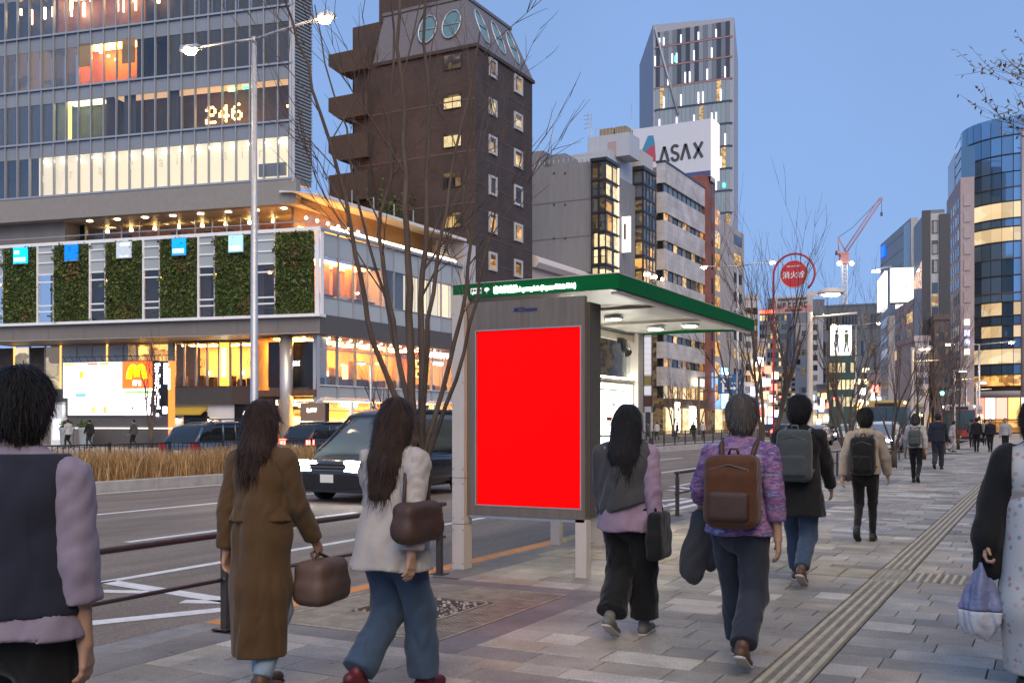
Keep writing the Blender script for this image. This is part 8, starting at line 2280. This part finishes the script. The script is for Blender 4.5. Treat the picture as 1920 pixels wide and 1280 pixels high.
# white jacket woman
a = Person('woman in loose white jacket and blue jeans with long brown hair', (-3.17, 4.56), -4, 1.62, .42, 'r', ((20, 10, 20), (-24, 12, 14)), 4, .012, 8)
a.body(); a.trousers(c_jean, .02, .035, .96, fold=.006)
a.top(c_white, .76, .034, .97, .06, .19, 'jacket', .012, .014)
a.hair(h_brown, .34, .075, .010); a.shoes(sh_red, sole_k)
P_ = a.P; hb = P_(.26, -.10, 1.04)
a.bag('dark brown leather shoulder bag on the woman in the white jacket', leather, hb, (.07, .16, .11), 'shoulder_bag', [[hb + Vector((-.02, -.1, .1)), P_(.16, -.10, 1.3), P_(.15, 0, 1.475), P_(.17, .12, 1.3), hb + Vector((-.02, .12, .1))]])
# long black hair, grey shawl, lilac shirt, wide black trousers
a = Person('woman with long black hair, dark grey cardigan and wide black trousers by the shelter', (-2.6, 6.60), 3, 1.60, .36, 'r', ((10, 9, 10), (-12, 9, 12)), 2, .012, -6)
a.body(); a.trousers(c_black, .028, .04, .90, fold=.008); a.top(c_lilac, .80, .03, 1.0, .03, .19, 'shirt', .008)
P_ = a.P
a.wear('cardigan', a.torso(.045) + [('c', P_(0, -.02, 1.2), P_(0, -.03, .98), .185, .205, 1.35)] + a.arm(-1, .032, .8) , c_char, .04, [lambda X, Y, Z: .90 + X * .35 - Z, lambda X, Y, Z: Z - 1.39], .012, (9, 9, 2), 2.0)
a.hair(h_black, .36, .085, .012); a.shoes(sh_grey, sole_w)
hb = P_(.25, -.02, .78)
a.bag('flat black tote bag on the right hip of the woman with long black hair', c_black, hb, (.05, .15, .17), 'tote_bag', [[hb + Vector((0, -.08, .16)), P_(.19, -.06, 1.2), P_(.17, 0, 1.47), P_(.19, .08, 1.2), hb + Vector((0, .08, .16))]], flat=.03)
# grey hair, purple patterned top, brown backpack
a = Person('grey haired walker in purple patterned top and dark jeans, centre right', (-1.70, 6.20), 4, 1.68, .60, 'l', ((28, 24, 28), (-14, 10, 14)), 5, .012, 5, 1.06)
a.body(); a.trousers(c_dkn, .016, .025, .95, fold=.005); a.top(mk, .86, .024, .62, .02, .182, 'knit_top', .006, .008)
a.hair(h_grey, 0, vol=.016); a.shoes(sh_brown, sole_w)
a.backpack('brown canvas backpack on the grey haired walker', bag_brown, .16, .22, .10, 1.14, strap=leather, accent=leather)
P_ = a.P; w0 = a.wri[-1]
jk = thing('folded_jacket', 'dark jacket hanging from the left hand of the grey haired walker', 'jacket', tuple(a.world(w0 + Vector((0, 0, -.2)))), a.root.rotation_euler.z, world=False)
me = meshed('cloth', [(soft(a.S([('c', (0, 0, .12), (-.05, -.04, -.22), .05, .10, 1.6), ('c', (0, .02, .10), (.05, .03, -.16), .04, .08, 1.8)]), .012, .04, None, .012, (14, 14, 3), 2.0), 0)], c_char); link('cloth', me, jk)
# black coat, grey backpack, jeans
a = Person('tall walker in black coat and blue jeans with grey backpack', (-2.06, 9.52), 2, 1.75, .58, 'l', ((-16, 10, 12), (20, 10, 16)), 3, .014, 0, 1.05)
a.body(); a.trousers(c_jean, .014, .012, .95)
P_ = a.P
a.top(c_black, .66, .03, 1.0, .03, .185, 'coat', .007); a.hair(h_black, 0, vol=.022); a.shoes(sh_brown, sole_w)
a.backpack('slate grey backpack on the walker in the black coat', cloth('cloth_slate', (.06, .07, .072)), .15, .23, .08, 1.2, strap=cloth('cloth_slate_light', (.12, .14, .145)))
# cream hoodie
a = Person('walker in cream hooded jacket and black leggings with black backpack', (-2.05, 13.25), 2, 1.66, .40, 'r', ((-14, 14, 10), (12, 14, 12)), 2, .014, 0)
a.body(); a.trousers(c_black, .004, -.004, .98, thigh=.088); P_ = a.P
a.top(c_cream, .88, .03, 1.0, .0, .178, 'hooded_jacket', .007, .008, extra=[('c', P_(-.07, -.09, 1.40), P_(.07, -.09, 1.40), .055, .055), ('c', P_(0, -.11, 1.33), P_(0, -.10, 1.40), .05, .06)])
a.hair(h_black, 0, vol=.014); a.shoes(sh_black, sole_k)
a.backpack('black backpack on the walker in the cream jacket', c_black, .15, .24, .09, 1.12)
# grey hoodie
a = Person('walker in light grey hoodie with dark grey backpack', (-2.95, 26.8), 0, 1.70, .44, 'l', ((14, 12, 12), (-16, 12, 10)), 2, .02, 0)
a.body(False); a.trousers(c_black, .008, 0, .96); P_ = a.P
a.top(c_lgrey, .88, .032, 1.0, .0, .175, 'hoodie', .007, .008, extra=[('c', P_(-.07, -.08, 1.41), P_(.07, -.08, 1.41), .06, .06)])
a.hair(h_black, .06, .07, .012); a.shoes(sh_black, sole_k)
a.backpack('dark grey backpack on the walker in the light grey hoodie', cloth('cloth_slate', (.06, .07, .072)), .14, .2, .08, 1.12)
a = Person('man in dark jacket and navy trousers walking away ahead of the grey hoodie', (-3.15, 34.6), -2, 1.77, .42, 'r', ((-12, 9, 14), (12, 9, 14)), 2, .022, 0, 1.08)
a.body(False); a.trousers(c_dkn, .018, .012, .95); a.top(c_navy, .84, .035, 1.0, .01, .165, 'jacket', .006); a.hair(h_black); a.shoes(sh_black, sole_k)
# the distant group
far = [((1783, 50), 1.55, -60, c_lgrey, c_lgrey, 'far walker in pale clothes bending forward by the trees', 14, .3), ((1831, 51), 1.72, 0, c_black, c_black, 'far walker in black with a bag, left of the navy one', 3, .4), ((1857, 51), 1.66, 176, c_navy, c_black, 'far walker in navy jacket coming towards us', 3, .3), ((1885, 49), 1.68, 182, c_lgrey, c_black, 'far walker in light grey sweater coming towards us', 2, .35), ((1822, 60), 1.7, 0, c_char, c_navy, 'far walker half hidden behind the one in black', 2, .4), ((1846, 66), 1.65, 0, c_grey, c_black, 'distant walker in grey between the navy and black walkers', 2, .4)]
for (u, d), H_, hd, jc, tcm, lab_, ln_, sd in far:
    a = Person(lab_, away(u, d), hd, H_, sd, 'l', ((10, 10, 20), (-10, 10, 15)), ln_, .026, 0, group='far walkers on the sidewalk')
    a.body(False); a.trousers(tcm, .01, 0, .96); a.top(jc, .86, .035, 1.0, .01); a.hair(h_black); a.shoes(sh_black, sole_w if jc is c_lgrey else sole_k)
    if jc is c_black: a.bag('dark bag carried by the far walker in black', c_black, a.wri[1] + Vector((.04, 0, -.25)), (.1, .16, .12), 'bag', [[a.wri[1] + Vector((.04, 0, -.13)), a.wri[1] + Vector((0, 0, -.05))]], 'bag')
# kimono at the right edge, coming towards us
a = Person('woman in pale floral kimono and black haori at the right edge carrying a plastic bag', (-0.06, 6.42), 178, 1.60, .08, 'l', ((6, 6, 8), (5, 16, 14)), 1, .012, 6)
a.body(True, {1: .9}); P_ = a.P
a.wear('kimono', a.torso(.03) + [('c', P_(0, 0, 1.05), P_(0, .08, .5), .18, .215, 1.0), ('c', P_(0, .08, .5), P_(0, .04, .1), .215, .18, 1.0)], mkim, .04, [lambda X, Y, Z: .10 - Z, lambda X, Y, Z: Z - 1.40], .004, (8, 8, 1), 1.0)
a.wear('obi', [('c', P_(0, .01, 1.04), P_(0, .01, 1.20), .185, .178, 1.35)], cloth('obi_cloth', (.34, .30, .27)), .02, [lambda X, Y, Z: .955 - Z, lambda X, Y, Z: Z - 1.13], .002)
hao = a.torso(.05) + [('c', P_(-.02, -.03, 1.15), P_(0, -.04, .45), .19, .225, 1.1)]
for q in (-1, 1): hao += a.arm(q, .04, .85, .02) + [('c', a.elb[q].lerp(a.sho[q], .3), a.elb[q] + Vector((q * .0, .0, -.28)), .075, .10, 1.6), ('c', a.elb[q].lerp(a.wri[q], .7), a.elb[q].lerp(a.wri[q], .7) + Vector((0, 0, -.22)), .06, .085, 1.6)]
a.wear('haori', hao, c_black, .04, [lambda X, Y, Z: .36 - Z, lambda X, Y, Z: Z - 1.39, lambda X, Y, Z: np.where(Y > -.02, .13 - np.abs(X), np.float32(-1))], .006, (8, 8, 1.5), 2.0)
a.hair(h_black, 0, vol=.018, bun=True)
a.shoes(sh_black, sole_k)
hd_ = a.wri[1] + (a.wri[1] - a.elb[1]).normalized() * .10
pb_ = thing('plastic_bag', 'translucent blue and white plastic bag held by the woman in kimono', 'plastic bag', tuple(a.world(hd_ + Vector((.02, .03, -.30)))), a.root.rotation_euler.z, world=False)
blue_pl = pbr('plastic_blue', (.16, .18, .30), .35, var=.2, vscale=14, bump=.8, bscale=35); white_pl = pbr('plastic_white', (.52, .52, .56), .35, var=.1, vscale=14, bump=.6, bscale=30)
base = [('c', (0, 0, .27), (0, 0, .12), .012, .075, 1.2), ('e', (0, 0, -.02), (.125, .09, .15)), ('c', (-.02, 0, .16), (-.07, 0, .02), .03, .06)]
me = meshed('upper', [(soft(a.S(base), .009, .03, [lambda X, Y, Z: .0 - Z], .010, (22, 22, 2), 1.0), 0)], blue_pl); link('upper', me, pb_)
me = meshed('contents', [(soft(a.S(base), .009, .03, [lambda X, Y, Z: Z - (-.002)], .010, (22, 22, 2), 1.0), 0)], white_pl); link('contents', me, pb_)
# people across the street
fp = [((128, 58), c_lgrey, 'person in pale coat by the kiosk across the street', 90), ((168, 58), c_black, 'person in black below the menu board', 80), ((251, 58), c_char, 'person in dark coat right of the planters', 100), ((1300, 92), c_black, 'person in black waiting behind the median fence', 0), ((1216, 92), c_char, 'person in charcoal behind the fence by the shop signs', 90), ((1232, 94), c_lgrey, 'person in pale jacket behind the fence', 60), ((1270, 96), c_navy, 'person in navy in front of the banded office', 120), ((1318, 96), c_lgrey, 'person in light clothes by the brown mast', 20)]
for (u, d), jc, lab_, hd in fp:
    X_, Y_ = away(u, d)
    a = Person(lab_, (X_, Y_), hd, 1.68, .35, 'l', ((10, 10, 20), (-10, 10, 15)), 2, .034, 0, group='people across the street', z=-.02 if X_ < -33.6 else ROAD)
    a.body(False); a.trousers(c_black if jc is not c_black else c_dkn, .01, 0, .96); a.top(jc, .80, .035, 1.0, .01); a.hair(h_black); a.shoes(sh_black, sole_k)
# ================================================================== vehicles
car_glass = pbr('car_glass', (.012, .015, .018), .05, spec=.7); car_glass_pale = pbr('car_glass_pale', (.14, .17, .20), .08, spec=.7); tyre_m = pbr('tyre', (.012, .012, .012), .8); rim_m = pbr('alloy', (.42, .42, .44), .3, metal=.8); trim_k = pbr('black_trim', (.012, .012, .013), .4); chrome = pbr('chrome', (.6, .6, .62), .15, metal=1.0)
head_on = emit('headlight_on', (1.0, .96, .88), 30.0); drl = emit('daylight_bar', (.95, .97, 1.0), 7.0); tail_on = emit('tail_light_on', (1.0, .03, .02), 18.0); tail_off = pbr('tail_light_lens', (.30, .01, .012), .2); plate_m = pbr('number_plate', (.6, .6, .56), .5); amber_on = emit('indicator_amber', (1.0, .45, .03), 8.0)
def paint(name, c): return pbr('paint_' + name, c, .22, var=.03, spec=.5, coat=.6)
def loft(mb, secs, m=0, n=16, p=4.0, cap=True):
    """superellipse sections (y, cx, cz, half width, half height)"""
    rings = []
    for (y, hw, z0, z1) in secs:
        cz, hh_ = (z0 + z1) / 2, (z1 - z0) / 2; ring = []
        for k in range(n):
            a = 2 * math.pi * (k + .5) / n; c, s_ = math.cos(a), math.sin(a)
            ring.append((hw * math.copysign(abs(c) ** (2 / p), c), y, cz + hh_ * math.copysign(abs(s_) ** (2 / p), s_)))
        rings.append(ring)
    vs = [v for r in rings for v in r]; fs = []
    for i in range(len(rings) - 1):
        for k in range(n):
            k2 = (k + 1) % n; fs.append((i * n + k, (i + 1) * n + k, (i + 1) * n + k2, i * n + k2))
    mb.add(vs, fs, m, True)
    if cap:
        o = len(mb.v) - len(vs); mb.f.append(tuple(o + k for k in range(n))); mb.m.append(m); mb.smooth.append(False)
        e = o + (len(rings) - 1) * n; mb.f.append(tuple(e + k for k in range(n - 1, -1, -1))); mb.m.append(m); mb.smooth.append(False)
SPEC = {  # length, width, then side line: lower body (y, z top) and cabin (y, z top, half width factor)
    'van': dict(L=4.95, W=1.85, body=[(-2.46, .95), (-2.3, 1.02), (0, 1.02), (1.25, 1.02), (1.75, .98), (2.2, .90), (2.42, .74), (2.475, .6)], cab=[(-2.42, 1.05, .80), (-2.28, 1.80, .80), (-1.4, 1.93, .80), (.2, 1.93, .80), (.75, 1.80, .79), (1.35, 1.35, .82), (1.85, 1.0, .85)], wh=.34, wb=(-1.45, 1.5)),
    'suv': dict(L=4.6, W=1.80, body=[(-2.28, .9), (-2.1, 1.0), (0, 1.0), (1.0, .98), (1.7, .93), (2.1, .86), (2.27, .66), (2.3, .55)], cab=[(-2.2, 1.0, .78), (-1.85, 1.50, .74), (-1.2, 1.64, .74), (0, 1.66, .74), (.45, 1.58, .74), (1.0, 1.2, .8), (1.25, 1.0, .84)], wh=.35, wb=(-1.35, 1.4)),
    'car': dict(L=4.45, W=1.72, body=[(-2.2, .82), (-2.05, .92), (-.2, .90), (.9, .88), (1.5, .83), (1.95, .74), (2.17, .58), (2.22, .48)], cab=[(-1.75, .92, .76), (-1.35, 1.30, .70), (-.8, 1.44, .70), (0, 1.46, .70), (.3, 1.40, .70), (.85, 1.08, .78), (1.15, .9, .82)], wh=.31, wb=(-1.3, 1.35))}
def vehicle(name, label, kind, pos, heading, col_m, lights='off', group=None, glass_m=None, rails=False, detail=True):
    S_ = SPEC[kind]; W = S_['W'] / 2; L_ = S_['L'] / 2
    g = thing(name, label, {'van': 'van', 'suv': 'car', 'car': 'car'}[kind], (pos[0], pos[1], ROAD), R(heading), group, world=False)
    gm = glass_m or car_glass
    t = MB(); loft(t, [(y, W * (1 if abs(y) < L_ * .8 else (.97 if abs(y) < L_ * .95 else .90)), .20 if abs(y) < L_ * .93 else .30, z) for y, z in S_['body']], 0, 24, 5.0); part('body', t, col_m, g)
    cab = S_['cab']
    t = MB(); loft(t, [(y, W * f, S_['body'][2][1] - .12, max(z, S_['body'][2][1] - .02)) for y, z, f in cab], 0, 24, 6.0); part('windows', t, gm, g)
    # roof skin and pillars in body colour, just proud of the glass
    top_ = [c for c in cab if c[1] > cab[3][1] - .16]
    t = MB(); loft(t, [(top_[0][0] - .05, W * top_[0][2] * .98, top_[0][1] - .10, top_[0][1] + .008)] + [(y, W * f * 1.012, z - .09, z + .018) for y, z, f in top_] + [(top_[-1][0] + .06, W * top_[-1][2] * .98, top_[-1][1] - .12, top_[-1][1] - .01)], 0, 24, 5.0); part('roof', t, col_m, g)
    zb = S_['body'][2][1] - .03
    ys_ = [cab[-2][0] + .12, cab[4][0] - .75, cab[1][0] + .95, cab[1][0] + .02]
    for q in (-1, 1):
        t = MB(); ff = cab[3][2]
        t.tube([(q * W * (cab[-1][2] + .02), cab[-1][0] + .02, zb), (q * W * (cab[-2][2] - .015), cab[-2][0], cab[-2][1] - .03), (q * W * (ff - .04), cab[4][0], cab[4][1] - .03)], .035, 6)
        t.tube([(q * W * (ff + .02), ys_[1], zb), (q * W * (ff - .01), ys_[1] - .04, cab[3][1] - .08)], .03, 6); t.tube([(q * W * (ff + .02), ys_[2], zb), (q * W * (ff - .01), ys_[2] - .02, cab[2][1] - .08)], .04, 6)
        t.tube([(q * W * .80, cab[0][0] + .05, zb), (q * W * (cab[1][2] - .04), cab[1][0] + .03, cab[1][1] - .04)], .05, 6); part('pillar', t, col_m, g)
        if detail:
            t = MB()
            for y in (cab[-2][0] - .02, ys_[1], ys_[2]): t.box(q * (W * .992), q * (W * 1.003), y - .006, y + .006, .33, zb)
            t.box(q * W * .995, q * (W * 1.006), -L_ * .7, L_ * .62, zb - .07, zb - .055); part('door_seam', t, trim_k, g)
            for y in (ys_[1] + .2, ys_[2] + .2): t = MB(); t.box(q * W * .99, q * (W * 1.02), y, y + .18, zb - .15, zb - .12); part('door_handle', t, chrome, g)
        t = MB(); t.box(q * W * .98, q * (W + .16), cab[-2][0] + .02, cab[-2][0] + .12, zb + .04, zb + .18); part('mirror', t, col_m, g)
        for y in S_['wb']:
            r = S_['wh']; t = MB()
            t.tube([(q * (W - .21), y, r), (q * (W - .015), y, r)], r, 22); w_ = part('wheel', t, tyre_m, g)
            t = MB(); t.tube([(q * (W - .02), y, r), (q * (W + .004), y, r)], r * .66, 18); part('rim', t, rim_m, w_)
            t = MB()
            for k in range(5): a = k * 1.2566; t.tube([(q * (W + .006), y + .1 * r * math.cos(a), r + .1 * r * math.sin(a)), (q * (W + .006), y + .62 * r * math.cos(a), r + .62 * r * math.sin(a))], .03, 4)
            part('spoke', t, trim_k, w_)
            t = MB(); ring = [(q * (W + .0), y + (r + .05) * math.cos(a), r + (r + .05) * math.sin(a)) for a in [R(-10 + 20 * k) for k in range(11)]]; t.tube(ring, .03, 5); part('wheel_arch', t, trim_k, g)
    zf = S_['body'][-3][1]
    for q in (-1, 1):
        hd = part('headlight', MB().box(q * W * .55, q * W * .93, L_ * .925, L_ * .985, zf - .26, zf - .12) if kind != 'van' else MB().box(q * W * .45, q * W * .95, L_ * .93, L_ * .99, .72, .86), head_on if lights == 'head' else chrome, g)
        if kind == 'van': part('daylight_bar', MB().box(q * W * .45, q * W * .9, L_ * .95, L_ * .992, .64, .69), drl, g); part('fog_light', MB().box(q * W * .55, q * W * .85, L_ * .95, L_ * .995, .36, .42), drl, g)
        zr_ = S_['body'][1][1]
        part('tail_light', MB().box(q * W * .62, q * W * .965, -L_ * 1.0, -L_ * .94, zr_ - .28, zr_ - .06), tail_on if lights == 'tail' else tail_off, g)
    t = MB(); t.box(-W * .5, W * .5, L_ * .96, L_ * .992, .48, zf - .22 if kind != 'van' else .80)
    for k in range(4): pass
    gr = part('grille', t, trim_k, g)
    t = MB()
    for k in range(4): z = .52 + k * .07; t.box(-W * .48, W * .48, L_ * .99, L_ * .996, z, z + .018)
    part('grille_bar', t, chrome, gr)
    t = MB(); t.box(-W * .96, W * .96, L_ * .9, L_ * .99, .22, .34); t.box(-W * .96, W * .96, -L_ * .99, -L_ * .9, .22, .36); part('bumper', t, trim_k, g)
    for y in (L_ * 1.0, -L_ * 1.005): t = MB(); t.box(-.165, .165, y - .008, y + .008, .42 if y > 0 else .55, .585 if y > 0 else .715); part('number_plate', t, plate_m, g)
    if rails:
        for q in (-1, 1): t = MB(); t.tube([(q * W * .6, -1.4, 1.66), (q * W * .6, -1.2, 1.74), (q * W * .6, .1, 1.75), (q * W * .6, .3, 1.66)], .022, 6); part('roof_rail', t, trim_k, g)
    return g
vehicle('minivan', 'black minivan with lit headlights driving past left of the bus shelter', 'van', (-13.0, 18.9), 180, paint('black', (.008, .009, .011)), 'head', glass_m=pbr('van_glass', (.07, .085, .085), .08, spec=.7))
vehicle('suv', 'blue grey suv with roof rails on the far carriageway', 'suv', (-25.4, 26.6), 0, paint('slate_blue', (.05, .075, .12)), 'off', rails=True)
vehicle('car', 'dark hatchback with glowing red tail lights beyond the dry grass', 'suv', (-27.5, 35.0), 0, paint('dark_navy', (.012, .014, .022)), 'tail')
vehicle('car', 'white car with headlights on in front of the bus', 'suv', (-8.0, 57.5), 180, paint('white', (.55, .56, .58)), 'head', glass_m=car_glass_pale)
for i, (u, d, hd, lt, c, lb_) in enumerate(((1531, 72, 180, 'head', (.35, .36, .38), 'silver oncoming car left of the cream hooded walker'), (1588, 92, 180, 'head', (.5, .5, .5), 'pale oncoming car with bright headlights behind the tree'), (1447, 112, 0, 'tail', (.03, .03, .035), 'far dark car with red tail lights, leftmost of the queue'), (1470, 100, 0, 'tail', (.25, .25, .27), 'far silver car with red tail lights behind the grey haired walker'), (1490, 140, 0, 'tail', (.04, .02, .02), 'far maroon car with red tail lights'), (1506, 165, 0, 'tail', (.1, .1, .11), 'farthest car with red tail lights'), (1548, 125, 180, 'head', (.02, .02, .022), 'far dark oncoming car'))):
    vehicle('car', lb_, 'car', away(u, d), hd, paint('far_%d' % i, c), lt, 'distant cars in the street', glass_m=car_glass_pale if i < 2 else None, detail=False)
# city bus
def bus(label, pos, heading, top_c, side_c, dest=True, L_=10.5):
    g = thing('bus', label, 'bus', (pos[0], pos[1], ROAD), R(heading), 'buses', world=False)
    W, H = 1.24, 3.05; f = L_ / 2
    t = MB(); loft(t, [(-f, W * .97, .35, 2.72), (-f + .2, W, .3, 2.80), (f - .25, W, .3, 2.80), (f, W * .97, .35, 2.66)], 0, 24, 9.0); part('body', t, side_c, g)
    t = MB(); loft(t, [(-f + .02, W * .95, 2.62, 2.95), (-f + .3, W * 1.004, 2.55, H), (f - .4, W * 1.004, 2.55, H), (f + .01, W * .95, 2.60, 2.93)], 0, 24, 6.0); part('roof', t, top_c, g)
    t = MB(); t.box(-W * .92, W * .92, f - .05, f + .03, 1.05, 2.55); part('windscreen', t, pbr('bus_screen', (.025, .05, .058), .1, spec=.6), g)
    t = MB(); t.box(-.02, .02, f + .03, f + .045, 1.05, 2.55); part('screen_divider', t, trim_k, g)
    for q in (-1, 1):
        for k in range(6):
            y0 = f - 1.6 - k * 1.5; t = MB(); t.box(q * W * .985, q * (W + .012), y0 - 1.3, y0, 1.25, 2.35); part('window', t, emit('bus_interior', (1.0, .72, .32), .22) if k % 2 else car_glass, g)
        for k in range(5): t = MB(); y0 = f - 1.8 - k * 1.5; t.box(q * (W + .013), q * (W + .02), y0 - .5, y0 - .2, 2.05, 2.2); part('ceiling_lamp', t, emit('bus_lamp', (1, .75, .35), 4), g)
        t = MB(); t.box(q * W * .5, q * W * .88, f - .05, f + .035, .62, .80); part('headlight', t, chrome, g)
        t = MB(); t.ball((q * W * .9, f - .02, 2.86), .07, 8); part('marker_lamp', t, emit('marker_lamp', (1, .9, .7), 6), g)
        t = MB(); t.tube([(q * W, f - .1, 2.5), (q * (W + .25), f + .15, 2.35), (q * (W + .25), f + .15, 1.9)], .02, 5); t.box(q * (W + .14), q * (W + .34), f + .12, f + .18, 1.75, 2.15); part('mirror', t, trim_k, g)
        for y in (f - 2.4, -f + 2.6):
            t = MB(); t.tube([(q * (W - .28), y, .48), (q * (W + .0), y, .48)], .48, 20); w_ = part('wheel', t, tyre_m, g)
            t = MB(); t.tube([(q * (W - .01), y, .48), (q * (W + .006), y, .48)], .26, 14); part('rim', t, rim_m, w_)
    t = MB(); t.box(-W * .55, W * .55, f + .012, f + .02, 2.62, 2.86); part('destination_sign', t, trim_k, g)
    t = MB(); t.box(-.165, .165, f + .0, f + .03, .42, .58); part('number_plate', t, plate_m, g)
    t = MB(); t.box(-W * .95, W * .95, f - .1, f + .02, .30, .5); part('bumper', t, trim_k, g)
bus('large coach with yellow roof and dark windscreen coming towards us', (-9.2, 73.0), 180, pbr('bus_yellow', (.40, .27, .07), .4), pbr('bus_teal', (.05, .065, .065), .35))
bus('far red fronted bus behind the distant walkers', away(1806, 84), 180, pbr('bus_roof_pale', (.35, .33, .33), .4), pbr('bus_red', (.32, .03, .025), .35), L_=9)
# drain grates and a road manhole
for i, (x, y) in enumerate(((-10.2, 11.0), (-17.0, 20.5))):
    g = thing('road_manhole', ['round iron manhole cover on the near lane', 'round iron manhole cover by the median lane'][i], 'manhole cover', (x, y, ROAD), group='manhole covers in the road')
    t = MB(); t.lathe([(.32, ROAD), (.32, ROAD + .006), (.02, ROAD + .007)], x, y, 26, sm=False); part('cover', t, pbr('iron_cover', (.07, .065, .06), .5, metal=.4, var=.3, vscale=20), g)
    t = MB()
    for k in range(3): t.lathe([(.08 + k * .08, ROAD + .0075), (.10 + k * .08, ROAD + .010), (.11 + k * .08, ROAD + .0075)], x, y, 26); 
    part('ring', t, pbr('iron_ring', (.11, .10, .095), .45, metal=.5), g)
# ================================================================== shop frontage on our own side, right of the picture
fg = thing('near_side_frontage', 'two storey stone frontage with dark shop windows on the near side', 'building', (5.0, 20, 0))
nf = Frame(5.0, 70, -90)
nf.box(fg, 'wall', 0, 82, .5, 8, 0, 7.2, stone_p)
for k in range(20):
    a = .3 + k * 4.1
    nf.box(fg, 'pier', a - .3, a + .3, 0, .5, 0, 7.2, stone_p)
    window(nf, fg, a + .4, a + 3.7, .4, 3.1, win_dark, frame_dark, .35, .1, .05, nv=2)
    window(nf, fg, a + .4, a + 3.7, 4.2, 6.4, win_grey, frame_dark, .35, .1, .05, nv=3)
nf.box(fg, 'cornice', -.2, 82.2, -.2, .6, 7.2, 7.6, grey_l)
